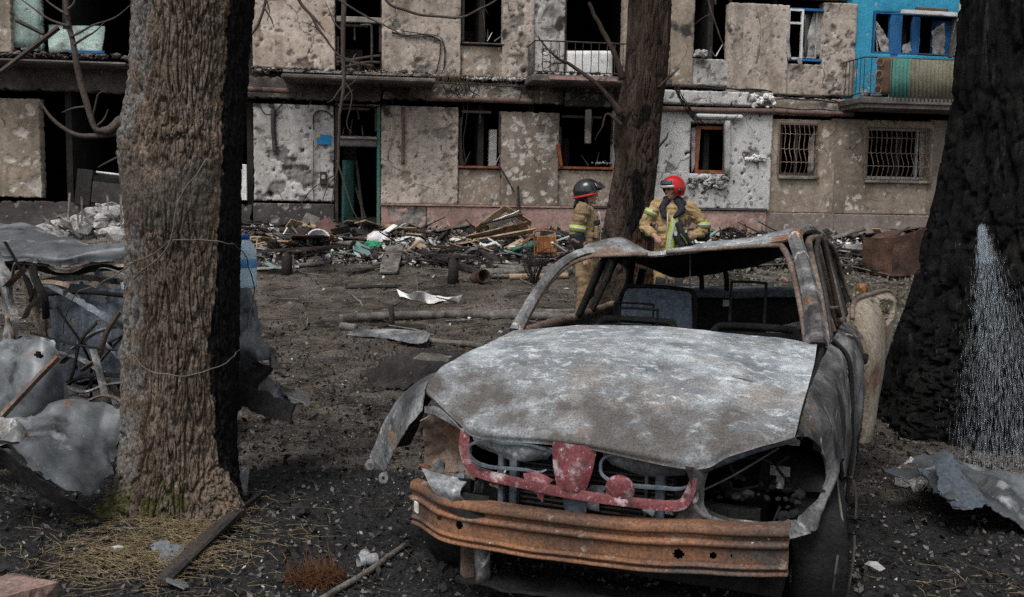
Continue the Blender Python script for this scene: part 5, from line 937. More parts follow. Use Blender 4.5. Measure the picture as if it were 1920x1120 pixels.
wskin('pillar_strip', [[(50, 512, 5.74), (120, 545, 5.7), (180, 578, 5.65), (240, 612, 5.6)], [(52, 520, 5.73), (120, 556, 5.69), (178, 590, 5.64), (240, 624, 5.6)]], 8, 30, .02, 'blue_steel', dent=.006)
tg = lambda c, u, v: ((u*4 % 1-.5)**2+((v*3.2+.4*(np.floor(u*4) % 2)) % 1-.5)**2 < .012)
wskin('perforated_panel', [[(84, 528, 6.05), (150, 535, 6.0), (250, 545, 5.95)], [(95, 620, 5.95), (160, 625, 5.9), (250, 628, 5.85)], [(110, 712, 5.85), (170, 715, 5.8), (250, 720, 5.8)]], 60, 60, .01, 'dull_blue', dent=.006, fold=.008, holes=[tg], extra=lambda V: .022*ss(.25, .45, np.abs((V[:, 0]*5.5+.25*V[:, 2]) % 1-.5)))
tubes('rail', [([wq(80, 552, 5.9), wq(160, 548, 5.9), wq(245, 556, 5.85)], .014)], 'car_soot', wreck); tubes('rail', [([wq(70, 530, 6.2), wq(150, 520, 6.2), wq(240, 530, 6.2)], .02)], 'burnt_steel', wreck)
wskin('crumpled_wing', [[(-80, 640, 5.3), (-20, 640, 5.28), (30, 630, 5.22), (70, 628, 5.2), (98, 640, 5.22)], [(-80, 690, 5.25), (-20, 680, 5.2), (40, 668, 5.14), (80, 672, 5.14), (108, 690, 5.2)], [(-80, 750, 5.25), (-20, 740, 5.15), (30, 720, 5.05), (80, 730, 5.05), (112, 745, 5.2)], [(-80, 850, 5.2), (-20, 840, 5.15), (30, 810, 5.1), (70, 800, 5.1), (105, 770, 5.2)]], 50, 46, .006, 'sheet_steel', dent=.02, dscale=5, fold=.05, fscale=10, holes=[lambda c, u, v: ((u-.32)/.05)**2+((v-.70)/.05)**2 < 1])
tubes('bar', [([wq(110, 668, 4.98), wq(60, 720, 4.95), wq(-10, 795, 4.9)], [.028, .03, .032])], 'rusty_frame', wreck, sq=(1, .6), sides=6)
for q, r_, mt_ in (([(118, 742, 5.5), (135, 715, 5.5), (180, 703, 5.45), (240, 705, 5.4)], .022, 'car_soot'), ([(120, 725, 5.45), (160, 735, 5.4), (200, 722, 5.4), (245, 716, 5.4)], .02, 'burnt_steel'), ([(150, 760, 5.3), (190, 742, 5.3), (220, 748, 5.3), (240, 765, 5.3)], .018, 'rusty_frame'), ([(95, 640, 5.5), (108, 690, 5.5), (118, 740, 5.5), (112, 770, 5.5)], .025, 'burnt_steel')):
    tubes('bent_strip', [([wq(*p) for p in q], r_)], mt_, wreck, n=30, sq=(1.2, .5), sides=6)
T(chunks(60, lambda rs: tuple(wq(60+190*rs.random(), 640+130*rs.random(), 6.1+.4*rs.random())), .04, .14, .8, seed=41).build('burnt_clutter', MATS['car_soot'], wreck), None, kind='stuff')
skin('crushed_body', [[(-1.7, .1, .62), (-.9, .0, .55), (-.2, .05, .42), (.45, .1, .36)], [(-1.75, .0, .35), (-.9, -.1, .32), (-.2, -.02, .25), (.5, .05, .22)], [(-1.7, .1, .0), (-.9, .0, .0), (-.2, .05, .0), (.45, .1, .0)]], 40, 60, .006, 'burnt_steel', 'car_soot', wreck, dent=.03, fold=.06, fscale=7, face=(0, -1, .3))
skin('crushed_deck', [[(-1.7, .1, .62), (-.9, .0, .55), (-.2, .05, .42), (.45, .1, .36)], [(-1.7, .7, .55), (-.9, .7, .45), (-.2, .7, .4), (.45, .7, .34)], [(-1.6, 1.3, .5), (-.9, 1.35, .42), (-.2, 1.3, .4), (.45, 1.25, .3)], [(-1.6, 1.35, .0), (-.9, 1.4, .0), (-.2, 1.35, .0), (.45, 1.3, .0)]], 44, 60, .006, 'burnt_steel', 'car_soot', wreck, dent=.03, fold=.06, fscale=7, face=(0, 0, 1))
skin('crushed_end', [[(-1.7, .1, .62), (-1.75, .7, .55), (-1.6, 1.3, .5)], [(-1.7, .1, .0), (-1.75, .7, .0), (-1.6, 1.35, .0)]], 20, 30, .006, 'rusty_frame', 'car_soot', wreck, dent=.03, fold=.04, fscale=7, face=(-1, 0, .2))
for P_ in ([(-1.25, .2, .5), (-1.3, .4, .9), (-1.2, .75, 1.33)], [(-.35, 1.0, .4), (-.3, .9, .9), (-.35, .75, 1.22)], [(-1.3, 1.2, .45), (-1.3, 1.1, .95), (-1.2, .95, 1.36)]): tubes('pillar', [(P_, [.05, .035, .03])], 'burnt_steel', wreck, n=20, sides=6, sq=(1.2, .6))
rs = np.random.default_rng(55)
for k_ in range(22):      # bent strips and rods tangled in the wreck
    px_, py_ = 5+225*rs.random(), 500+250*rs.random(); d_ = 5.35+.4*rs.random(); a_ = rs.normal()*.9; l_ = 30+70*rs.random(); c_, q_ = math.cos(a_)*l_, math.sin(a_)*l_; bd_ = rs.normal()*22
    tubes('bent_strip', [([wq(px_-c_, py_-q_, d_), wq(px_-c_*.3+bd_*.4, py_-q_*.3+bd_, d_-.04), wq(px_+c_*.4-bd_*.3, py_+q_*.4+bd_*.6, d_-.06), wq(min(px_+c_, 245), py_+q_, d_)], .006+.014*rs.random())], ('burnt_steel', 'rusty_frame', 'car_soot', 'pale_steel', 'car_soot')[k_ % 5], wreck, n=24, sides=6, sq=(1.5, .35+.4*rs.random()))
# tail panels showing on the other side of the trunk
wskin('rear_quarter', [[(430, 535, 5.5), (462, 540, 5.45), (478, 560, 5.5)], [(430, 590, 5.45), (475, 590, 5.4), (496, 605, 5.45)], [(430, 640, 5.4), (470, 640, 5.35), (490, 630, 5.4)], [(430, 665, 5.4), (480, 660, 5.3), (512, 650, 5.4)], [(430, 690, 5.4), (490, 690, 5.32), (518, 682, 5.4)]], 50, 26, .006, 'sheet_steel', dent=.02, dscale=6, fold=.05, fscale=11, extra=lambda V: .006*np.sin(V[:, 2]*120)*ss(.62, .5, V[:, 2]), holes=[lambda c, u, v: ((u-.93)/.08)**2+((v-.55)/.2)**2 < 1])
wskin('rear_corner', [[(498, 655, 5.36), (508, 650, 5.36), (514, 662, 5.38)], [(504, 690, 5.36), (516, 690, 5.36), (521, 690, 5.38)]], 10, 10, .02, 'burnt_steel', dent=.006)
wskin('burnt_sill', [[(440, 668, 5.5), (470, 672, 5.5), (512, 690, 5.5)], [(440, 720, 5.4), (470, 728, 5.4), (480, 712, 5.4)]], 10, 14, .03, 'car_soot', dent=.02)
# torn sheet in front
TS = Vector((-2.0, 4.6, 0)); W0_keep = W0; W0 = TS
torn = empty('torn_sheet', TS); T(torn, 'large torn crumpled grey metal sheet lying against the wreck beside the elm roots', 'sheet metal')
def tskin(*a, **k): k['parent'] = torn; return wskin(*a, **k)
tskin('sheet', [[(-70, 810, 4.75), (0, 785, 4.75), (60, 772, 4.8), (120, 752, 4.9), (180, 762, 4.95), (228, 766, 5.0)], [(-70, 850, 4.6), (0, 832, 4.6), (50, 815, 4.65), (110, 800, 4.75), (180, 815, 4.85), (226, 820, 4.92)], [(-70, 870, 4.5), (0, 845, 4.5), (45, 850, 4.5), (110, 850, 4.62), (165, 860, 4.72), (212, 862, 4.85)], [(-70, 890, 4.45), (8, 842, 4.46), (50, 880, 4.42), (110, 920, 4.42), (160, 935, 4.5), (180, 918, 4.62)]], 60, 70, .005, 'sheet_steel', dent=.02, dscale=3.6, face=(0, -1, .6), fold=.05, fscale=9)
tskin('folded_edge', [[(-70, 845, 4.45), (5, 840, 4.45), (60, 885, 4.4), (120, 935, 4.38), (192, 975, 4.5)], [(-70, 900, 4.5), (5, 880, 4.5), (60, 920, 4.45), (120, 955, 4.42), (192, 978, 4.5)]], 8, 40, .006, 'car_soot', dent=.008)
tskin('turned_flap', [[(-60, 790, 4.68), (0, 780, 4.66), (30, 782, 4.64), (50, 805, 4.66)], [(-60, 830, 4.52), (0, 825, 4.5), (30, 828, 4.5), (45, 832, 4.55)]], 14, 20, .006, 'burnt_steel', dent=.02, dscale=6)
W0 = W0_keep
# dark steel tray beside the trunk
tp = G(500, 785); tray = empty('steel_tray', tp); T(tray, 'dark burnt steel tray with a folded lip lying beside the elm', 'sheet metal')
W0 = tp
skin('crushed_sill', [[wq(440, 690, 5.6), wq(480, 700, 5.5), wq(520, 715, 5.5)], [wq(440, 740, 5.5), wq(480, 745, 5.4), wq(525, 750, 5.4)]], 24, 30, .006, 'burnt_steel', 'car_soot', tray, fold=.05, fscale=11)
wskin('tray_floor', [[(438, 690, 5.75), (490, 700, 5.75), (530, 725, 5.6)], [(438, 745, 5.35), (500, 760, 5.3), (552, 768, 5.25)]], 14, 24, .01, 'dull_blue', dent=.01, parent=tray)
wskin('tray_lip', [[(438, 710, 5.3), (500, 738, 5.2), (554, 758, 5.12)], [(438, 758, 5.25), (500, 780, 5.16), (548, 792, 5.1)]], 8, 24, .012, 'car_soot', dent=.008, parent=tray)
wskin('tray_end', [[(522, 720, 5.5), (550, 728, 5.5), (580, 742, 5.45)], [(548, 760, 5.2), (562, 762, 5.25), (577, 766, 5.3)]], 10, 12, .008, 'burnt_steel', dent=.008, parent=tray)
W0 = W0_keep
b = G(448, 800); m = MB(); m.box((-.03, -.01, 0), (.03, .01, .16)); o = m.build('steel_bracket', MATS['pale_steel'], None, loc=D(450, 806, 5.15)); o.location.z = float(gz(o.location.x, o.location.y)); o.rotation_euler = (0, .1, .3); T(o, 'small pale steel bracket upright under the dark tray', 'bracket')
# wreckage sheet below the charred tree
cs = G(1790, 950); crump = empty('crumpled_panel', cs); T(crump, 'crumpled blue-grey car panel lying at the foot of the charred tree', 'sheet metal'); W0 = cs
wskin('panel', [[(1668, 880, 5.1), (1715, 866, 5.3), (1760, 852, 5.5), (1810, 862, 5.55), (1870, 885, 5.5), (1930, 905, 5.4), (2000, 920, 5.4)], [(1700, 886, 5.0), (1735, 880, 5.15), (1775, 862, 5.2), (1830, 890, 5.2), (1880, 895, 5.2), (1940, 915, 5.1), (2000, 940, 5.1)], [(1735, 885, 5.05), (1745, 900, 4.95), (1790, 890, 4.9), (1835, 930, 4.9), (1880, 925, 4.95), (1930, 945, 4.95), (2000, 960, 4.9)], [(1740, 890, 5.0), (1770, 945, 4.75), (1810, 952, 4.7), (1852, 945, 4.7), (1875, 955, 4.72), (1930, 985, 4.72), (2000, 1010, 4.7)]], 60, 90, .006, 'sheet_steel', 'dull_blue', dent=.03, dscale=4, parent=crump, face=(0, -.6, 1), fold=.07, fscale=9)
wskin('fold', [[(1752, 868, 5.0), (1775, 858, 4.95), (1790, 870, 4.9)], [(1760, 910, 4.8), (1800, 910, 4.75), (1830, 915, 4.75)], [(1785, 955, 4.66), (1820, 958, 4.62), (1853, 945, 4.66)]], 24, 20, .006, 'dull_blue', 'car_soot', dent=.012, parent=crump)
W0 = W0_keep
T(recenter(chunks(3, lambda rs: tuple(G(1722, 918)+Vector((.04*rs.normal(), .05*rs.normal(), .06*rs.random()))), .06, .1, 1.3, seed=43).build('burnt_block', MATS['broken_concrete'])), 'pale scorched lump under the crumpled blue-grey panel', 'rubble')
# big water bottle on the wreck
wb = D(461, 540, 5.55); bot = empty('water_bottle', wb); T(bot, 'large clear plastic water bottle with blue cap standing on the wreck', 'bottle')
pm = bpy.data.materials.new('clear_plastic'); pm.use_nodes = True; pb = pm.node_tree.nodes['Principled BSDF']; pb.inputs['Base Color'].default_value = (.62, .78, .88, 1); pb.inputs['Roughness'].default_value = .15; pb.inputs['Transmission Weight'].default_value = .4; pb.inputs['IOR'].default_value = 1.12; MATS['clear_plastic'] = pm
mat('cap_blue', [(.3, (.012, .09, .36)), (.7, (.02, .14, .45))], 3, bump=0, rough=.4); mat('label_blue', [(.3, (.06, .22, .48)), (.7, (.12, .32, .58))], 14, bump=0, rough=.5, layers=[((.55, .62, .68), 18, .6, .64)])
zs_ = [(0.0, 0), (.055, .0), (.062, .01), (.060, .03), (.063, .045), (.060, .06), (.063, .08), (.060, .1), (.062, .115), (.062, .165), (.060, .175), (.063, .19), (.06, .21), (.045, .245), (.024, .265), (.020, .275), (.020, .285), (0, .285)]
m = MB(); m.lathe(zs_, sides=24); m.build('bottle_body', MATS['clear_plastic'], bot, True); m = MB(); m.lathe([(.0625, .115), (.0635, .118), (.0635, .162), (.0625, .165)], sides=24); m.build('bottle_label', MATS['label_blue'], bot, True); m = MB(); m.lathe([(0, .27), (.024, .27), (.025, .295), (.02, .3), (0, .3)], sides=18); m.build('bottle_cap', MATS['cap_blue'], bot, True)
pl = D(474, 536, 5.62); bt2 = empty('small_bottle', D(228, 540, 6.0)); T(bt2, 'small clear bottle with blue cap lying in the wreck behind the elm', 'bottle'); bt2.rotation_euler = (0, R(80), R(20))
m = MB(); m.lathe([(0, 0), (.032, .0), (.034, .02), (.032, .08), (.034, .11), (.014, .15), (.012, .165), (0, .165)], sides=16); m.build('bottle_body', MATS['clear_plastic'], bt2, True); m = MB(); m.lathe([(0, .15), (.016, .15), (.016, .175), (0, .175)], sides=12); m.build('bottle_cap', MATS['cap_blue'], bt2, True)
# wire slung round the elm
def loose(name, pts, r_, mt_, label, cat, n=80):
    P_ = cr(np.array([tuple(D(*p)) for p in pts]), n); P_ = P_+np.stack([.012*pn(P_*6), 0*P_[:, 0], .014*fbm(P_*7+3, 2)], -1); m = MB(); m.tube(P_, r_, 6); return T(recenter(m.build(name, MATS[mt_], None, True)), label, cat)
loose('wire_loop', [(119, 628, 5.6), (122, 600, 5.5), (140, 555, 5.2), (200, 525, 4.9), (250, 495, 4.72), (300, 465, 4.68), (322, 450, 4.665), (380, 448, 4.69), (425, 456, 4.74), (452, 468, 4.95), (470, 510, 5.2), (476, 550, 5.35), (470, 600, 5.3), (455, 645, 5.1), (430, 675, 4.78), (390, 695, 4.70), (340, 705, 4.68), (300, 702, 4.69), (272, 692, 4.71), (250, 670, 4.75)], .003, 'wire_grey', 'long thin wire slung round the elm trunk and over the wreck', 'wire', 140)
loose('wire_end', [(388, 300, 4.70), (370, 325, 4.68), (345, 360, 4.67), (330, 400, 4.66), (322, 440, 4.66), (312, 465, 4.66), (280, 500, 4.68), (255, 520, 4.75)], .004, 'wire_grey', 'grey wire hanging down the elm from its burl', 'wire')
# ------------------------------------------------------------------ things lying in the yard
mat('wood_tan', [(.3, (.15, .10, .06)), (.5, (.27, .195, .125)), (.7, (.37, .29, .205))], 5, stretch=(1, 1, 1), layers=[((.06, .045, .035), 3, .57, .68)], bump=.3, bscale=30)
mat('wood_grey', [(.3, (.05, .045, .04)), (.5, (.11, .10, .09)), (.7, (.20, .185, .17))], 6, layers=[((.025, .022, .02), 3, .54, .66)], bump=.5, bscale=30)
mat('wood_char', [(.3, (.010, .009, .0085)), (.6, (.024, .021, .019)), (.8, (.06, .052, .046))], 7, layers=[((.12, .11, .1), 8, .66, .7)], bump=.6, bscale=24)
mat('wood_orange', [(.3, (.12, .045, .015)), (.6, (.24, .10, .035)), (.8, (.33, .17, .07))], 5, layers=[((.04, .025, .015), 3, .58, .7)], bump=.2, rough=.5)
mat('board_mauve', [(.3, (.05, .025, .022)), (.7, (.11, .055, .048))], 4, layers=[((.03, .02, .018), 3, .57, .68)], bump=.2)
mat('board_green', [(.3, (.018, .075, .05)), (.7, (.035, .13, .09))], 4, layers=[((.08, .07, .06), 4, .6, .7)], bump=.2)
mat('board_teal', [(.3, (.10, .19, .18)), (.7, (.18, .29, .27))], 4, layers=[((.06, .05, .045), 3, .57, .68)], bump=.2)
mat('white_sheet', [(.3, (.50, .50, .49)), (.7, (.70, .70, .69))], 3, layers=[((.25, .24, .22), 3, .62, .74)], bump=.1, rough=.5)
mat('plastic_bag', [(.3, (.35, .34, .36)), (.7, (.6, .59, .6))], 5, layers=[((.16, .15, .16), 4, .6, .7)], bump=.4, rough=.4)
mat('green_cloth', [(.3, (.012, .14, .075)), (.7, (.02, .23, .13))], 5, bump=.3)
mat('rust_dark', [(.3, (.03, .018, .013)), (.55, (.075, .04, .027)), (.75, (.13, .085, .062))], 4, layers=[((.2, .17, .15), 5, .64, .7), ((.015, .012, .011), 3, .57, .68)], bump=.5, bscale=20)
mat('slate', [(.3, (.07, .08, .09)), (.7, (.15, .165, .18))], 5, bump=.4)
mat('pvc_grey', [(.3, (.20, .21, .22)), (.7, (.33, .34, .35))], 5, layers=[((.06, .06, .06), 5, .6, .7)], bump=.2, rough=.5)
mat('brick_pale', [(.3, (.15, .10, .085)), (.7, (.26, .18, .155))], 6, layers=[((.05, .045, .042), 4, .57, .7)], bump=.4)
mat('straw', [(.3, (.10, .072, .036)), (.5, (.20, .155, .085)), (.7, (.33, .27, .17))], 30, bump=0)
mat('needles', [(.3, (.06, .024, .010)), (.7, (.13, .055, .022))], 30, bump=0)
mat('flake_white', [(.3, (.30, .295, .29)), (.7, (.52, .51, .50))], 30, bump=0)
mat('flake_grey', [(.3, (.06, .057, .055)), (.7, (.16, .15, .145))], 30, bump=0)
mat('char_bits', [(.3, (.007, .007, .007)), (.7, (.03, .028, .027))], 20, bump=0)
mat('grass_pale', [(.3, (.05, .052, .03)), (.5, (.12, .12, .08)), (.7, (.25, .24, .19))], 30, bump=0)
mat('leaf_litter', [(.3, (.035, .026, .018)), (.7, (.10, .075, .05))], 30, bump=0)

def bar_between(name, A, B, w_, t_, mt_, label, cat='plank', group=None, bend=.0, rot=0, n=9, seed=0, taper=1.0):
    """a board or pole from A to B with a rectangular section, slightly bowed and with uneven ends"""
    A = np.array(tuple(A)); B = np.array(tuple(B)); d = B-A; L = np.linalg.norm(d); d = d/L
    s_ = np.cross(d, [0, 0, 1]); s_ /= np.linalg.norm(s_)+1e-9; u = np.cross(s_, d); c_, q_ = math.cos(rot), math.sin(rot); s_, u = s_*c_+u*q_, u*c_-s_*q_
    rs = np.random.default_rng(seed+int(abs(A[0]*1000)) % 991); V = []
    for k in range(n):
        f = k/(n-1); P = A+d*L*f+u*bend*math.sin(math.pi*f)+s_*.3*bend*math.sin(2*f+rs.random()); ww = w_*(1-(1-taper)*f)
        e = .15*w_*rs.normal() if k in (0, n-1) else 0
        for a_, b_ in ((-1, -1), (1, -1), (1, 1), (-1, 1)): V.append(P+s_*a_*ww/2*(1+.06*rs.normal())+u*b_*t_/2+d*e*a_)
    F = gridF(n, 4, True).tolist()+[[3, 2, 1, 0], [4*n-4, 4*n-3, 4*n-2, 4*n-1]]
    o = mk(name, V, F, MATS[mt_]); recenter(o); return T(o, label, cat, group)
def plank(x0, y0, x1, y1, w_, t_, mt_, label, group=None, la=.03, lb=.03, **k): return bar_between('plank', G(x0, y0, la), G(x1, y1, lb), w_, t_, mt_, label, 'plank', group, **k)
def pole(x0, y0, x1, y1, r_, mt_, label, group=None, la=None, lb=None, name='pole', cat='pole', mid=()):
    P = [G(x0, y0, r_ if la is None else la)]+[G(a_, b_, r_) for a_, b_ in mid]+[G(x1, y1, r_ if lb is None else lb)]
    P = cr(np.array([tuple(p) for p in P]), 24); P = P+np.stack([0*P[:, 0], .03*pn(P*1.3), .015*pn(P*1.9+3)], -1)
    m = MB(); m.tube(P, r_*(1+.08*pn(P*4)), 9); return T(recenter(m.build(name, MATS[mt_], None, True)), label, cat, group)
# long poles and pipes on the ground
pole(637, 598, 1075, 596, .055, 'wood_grey', 'long grey log with a rounded butt lying across the yard', mid=((760, 592), (900, 590)), name='log', cat='log')
pole(850, 586, 1080, 584, .035, 'wood_grey', 'thin grey pole lying just behind the long grey log')
pole(805, 638, 905, 650, .035, 'wood_grey', 'short pole sticking out from the bent white strip'); pole(640, 612, 668, 616, .05, 'wood_grey', 'short stub of log at the butt of the long log', name='log', cat='log')
pole(648, 540, 745, 537, .03, 'wood_char', 'thin charred pole leading to the torn white sheet')
GRP = 'poles lying in the debris before the building'; LP_ = 'weathered pole lying in the debris before the pink plinth'
for q in ((700, 497, 835, 487), (860, 492, 1060, 500), (920, 500, 1072, 512), (880, 520, 1065, 514), (800, 489, 900, 478), (560, 498, 690, 486), (980, 492, 1070, 488), (900, 485, 985, 470)): pole(*q, .03+.02*random.random(), 'wood_grey', LP_, GRP)
pole(955, 520, 1065, 517, .05, 'wood_tan', 'clean tan pole lying in front of the weathered poles'); pole(905, 512, 1072, 506, .07, 'wood_grey', 'thickest weathered pole in the stack by the burnt shrub')
# bench stumps
def stump(px, py_top, py_bot, bw, boards, label, post=.08):
    g = G(px, py_bot); d = g.y; top = D(px, py_top, d).z-g.z; e = empty('broken_bench', g); T(e, label, 'bench')
    m = MB(); m.tube([(0, 0, -.05), (.01, 0, top*.5), (0, 0, top)], [post*1.15, post, post*1.05], 10); m.build('post', MATS['wood_char'], e, True)
    for (xa, ya, xb, yb, mt_) in boards:
        A = D(xa, ya, d)-g; B = D(xb, yb, d)-g; o = bar_between('board', A, B, .16, .04, mt_, None, None); o.parent = e
    return e
stump(849, 482, 532, .1, [(800, 478, 890, 483, 'wood_char'), (890, 484, 925, 500, 'wood_char')], 'charred bench stump with a slanting board, beside the poles')
stump(537, 472, 515, .1, [(448, 474, 640, 462, 'wood_char')], 'charred bench stump with one long black board by the doorway side'); 
e = stump(733, 572, 614, .1, [(662, 610, 795, 612, 'wood_char')], 'low stake with a charred board nailed to it near the long log', post=.035)
stump(852, 482, 500, .08, [(822, 479, 855, 480, 'wood_char')], 'short burnt bench leg beside the slanting board')
# white strip and torn white sheet
def gskin(name, rows, nu, nv, t, mt_, label, cat, back=None, dent=.01, dscale=5, **k):
    P = [[np.array(tuple(G(q[0], q[1], q[2]))) for q in r] for r in rows]; o = skin(name, P, nu, nv, t, mt_, back or mt_, parent=car, dent=dent, dscale=dscale, face=(0, -.5, 1), **k)
    o.parent = None; recenter(o); return T(o, label, cat)
gskin('bent_strip', [[(665, 617, .10), (730, 618, .09), (790, 620, .12), (806, 625, .16)], [(650, 628, .03), (720, 634, .03), (775, 643, .06), (800, 640, .10)]], 10, 24, .006, 'pale_steel', 'bent pale metal strip lying beside the long log', 'sheet metal', dent=.015)
gskin('torn_white_sheet', [[(742, 540, .12), (765, 552, .09), (785, 545, .22), (800, 550, .12), (830, 556, .06), (852, 556, .10), (866, 553, .18)], [(750, 556, .05), (772, 562, .02), (790, 566, .02), (808, 570, .02), (828, 566, .02), (846, 563, .02), (862, 566, .04)]], 20, 50, .004, 'white_sheet', 'bright white torn sheet curled up on the bare soil', 'sheet', dent=.03, dscale=4)
m = MB(); p = G(781, 562); m.tube([p+Vector((0, 0, 0)), p+Vector((.01, .02, .2)), p+Vector((-.02, .03, .34))], [.05, .05, .012], 4, sq=(1, .1)); T(recenter(m.build('white_scrap', MATS['white_sheet'])), 'narrow white scrap standing up from the torn white sheet', 'scrap')
# boards and planks before the entrance (labels say which)
gskin('mauve_board', [[(548, 440, .5), (580, 440, .62), (600, 440, .55)], [(545, 446, .02), (590, 448, .03), (632, 446, .02)]], 8, 10, .02, 'board_mauve', 'mauve board leaning on the sooty plinth beside the doorway', 'board', dent=.01)
plank(463, 418+30, 520, 470, .22, .03, 'wood_tan', 'bent tan board sliding down the heap beside the elm', la=.35, lb=.05, bend=.12)
plank(512, 452, 535, 478, .09, .04, 'wood_char', 'blackened post leaning in the heap beside the mauve board', la=.5, lb=.0)
plank(530, 452, 556, 462, .2, .03, 'wood_tan', 'short pale board propped behind the round basin', la=.25, lb=.1); plank(622, 440, 612, 470, .05, .03, 'wood_orange', 'upright orange stick stuck in the heap before the doorway', la=.33, lb=.0)
plank(740, 462, 728, 512, .28, .03, 'wood_grey', 'broad grey board lying towards the yard below the doorway', la=.22, lb=.03); plank(655, 512, 722, 500, .18, .05, 'wood_char', 'short charred plank beside the broad grey board')
plank(588, 470, 680, 478, .2, .02, 'board_teal', 'flat pale teal board lying in the heap below the doorway', la=.08, lb=.05); plank(500, 494, 516, 502, .1, .02, 'board_teal', 'small teal splinter lying on the soil'); plank(470, 505, 560, 500, .1, .02, 'flake_white' if 0 else 'white_paint', 'narrow white lath beside the bench stump')
plank(548, 478, 552, 510, .03, .03, 'white_paint', 'thin white stick standing by the bench stump', la=.3, lb=.0); plank(665, 452, 648, 478, .06, .04, 'wood_char', 'charred stick leaning in the heap below the doorway', la=.3, lb=.0)
plank(560, 470, 640, 462, .1, .03, 'wood_tan', 'tan lath lying across the heap before the doorway', la=.12, lb=.12); plank(690, 470, 830, 462, .12, .03, 'wood_tan', 'long tan lath lying under the plastic bags', la=.06, lb=.1)
plank(755, 478, 788, 452, .08, .04, 'wood_tan', 'pale splinter slanting beside the white plastic bag', la=.02, lb=.25)
plank(790, 470, 905, 512, .12, .05, 'wood_char', 'long charred plank slanting down from the heap', la=.2, lb=.04); plank(900, 470, 945, 500, .10, .05, 'wood_char', 'charred lath behind the burnt shrub', la=.15, lb=.03); plank(800, 462, 960, 470, .14, .04, 'wood_char', 'charred board lying flat under the smashed drawer', la=.14, lb=.1)
plank(872, 478, 890, 466, .12, .05, 'wood_grey', 'grey offcut standing on edge below the smashed drawer', la=.05, lb=.2); plank(1010, 470, 960, 462, .14, .03, 'white_paint', 'white lath leaning beside the orange chair', la=.04, lb=.2)
plank(960, 468, 1020, 452, .22, .03, 'board_green', 'dark green board lying beside the smashed drawer', la=.18, lb=.24); plank(945, 470, 1000, 484, .12, .03, 'board_teal', 'teal lath slipping off the green board', la=.2, lb=.05); plank(1040, 490, 1080, 470, .3, .03, 'board_mauve', 'red-brown board behind the fireman in the black helmet', la=.03, lb=.25)
plank(1045, 452, 1078, 440, .05, .03, 'white_paint', 'white lath behind the fireman in the black helmet', la=.2, lb=.4); plank(1035, 455, 1085, 488, .05, .03, 'white_paint', 'white lath crossing behind the fireman in the black helmet', la=.45, lb=.02)
# smashed drawer
dg = G(935, 462); dr = empty('smashed_drawer', dg); T(dr, 'smashed pale wooden drawer lying tilted against the pink plinth', 'drawer')
for A, B, w_, t_, mt_ in (((-.6, 0, .12), (.55, -.1, .42), .3, .02, 'wood_tan'), ((-.45, .15, .30), (.1, .2, .72), .26, .02, 'wood_tan'), ((.1, .2, .74), (.62, .1, .45), .24, .02, 'wood_tan'), ((-.35, -.05, .42), (.45, -.1, .62), .04, .02, 'wood_char'), ((-.7, -.2, .05), (.7, -.3, .33), .14, .03, 'wood_tan'), ((-.2, .1, .38), (.35, .1, .60), .3, .015, 'white_paint')):
    o = bar_between('panel', A, B, w_, t_, mt_, None, None, rot=.5); o.parent = dr
# upturned chair
cg = G(1022, 492); ch = empty('overturned_chair', cg, .3); T(ch, 'overturned orange wooden chair in the debris beside the fireman', 'chair')
m = MB(); m.box((-.16, -.02, .16), (.16, .02, .46), bev=.015); m.build('seat', MATS['wood_orange'], ch)
for P in ([(-.2, 0, .0), (-.19, .02, .25), (-.2, .05, .54)], [(.2, 0, .02), (.2, .02, .25), (.19, .05, .52)], [(-.2, .05, .53), (0, .06, .55), (.2, .05, .52)], [(-.2, -.02, .12), (0, -.03, .11), (.2, -.02, .12)]):
    m = MB(); m.tube(P, .018, 6, n=8); m.build('frame_rail', MATS['wood_orange'], ch, True)
for P in ([(-.19, .02, .5), (-.35, -.1, .42), (-.5, -.2, .3)], [(.19, .0, .15), (.22, -.3, .1), (.2, -.4, .05)]):
    m = MB(); m.tube(P, .014, 6, n=8); m.build('leg', MATS['wood_orange'], ch, True)
# basin, bags, bucket
bg_ = G(596, 468); bs_ = empty('round_basin', bg_ + Vector((0, 0, .12))); bs_.rotation_euler = (R(62), R(10), .3); T(bs_, 'round enamel basin tipped on edge in the heap', 'basin')
m = MB(); m.lathe([(0, 0), (.12, 0), (.17, .06), (.2, .12), (.215, .125), (.21, .115), (.16, .055), (.11, .012), (0, .012)], sides=28); m.build('bowl', MATS['pvc_grey'], bs_, True); m = MB(); m.lathe([(.2, .118), (.222, .118), (.225, .13), (.2, .132), (.2, .118)], sides=28); m.build('rim', MATS['white_paint'], bs_, True); m = MB(); m.lathe([(0, .014), (.09, .014), (.1, .02), (0, .024)], sides=20); m.build('rag', MATS['board_teal'], bs_, True)
def bag(px, py, sx, sz, mt_, label, seed):
    bm = bmesh.new(); bmesh.ops.create_icosphere(bm, subdivisions=4, radius=1); V = np.array([v.co[:] for v in bm.verts]); F = [[v.index for v in f.verts] for f in bm.faces]; bm.free()
    V = V*(1+.25*fbm(V*1.6+seed*9, 4)+.05*np.abs(pn(V*7+seed)))[:, None]*np.array([sx, sx*.7, sz]); V[:, 2] = np.maximum(V[:, 2], -.35*sz); g = G(px, py); o = mk('plastic_bag', V, F, MATS[mt_], None, True, loc=g+Vector((0, 0, .35*sz))); return T(o, label, 'bag')
bag(708, 462, .26, .19, 'plastic_bag', 'crumpled white plastic bag lying behind the green cloth', 1); bag(768, 464, .28, .15, 'plastic_bag', 'flat white plastic bag beside the pale splinter', 2); bag(700, 466, .2, .10, 'green_cloth', 'bright green cloth bundle in front of the plastic bag', 3); bag(480, 455, .25, .16, 'iron_black', 'black rubbish bag in the heap beside the elm', 4)
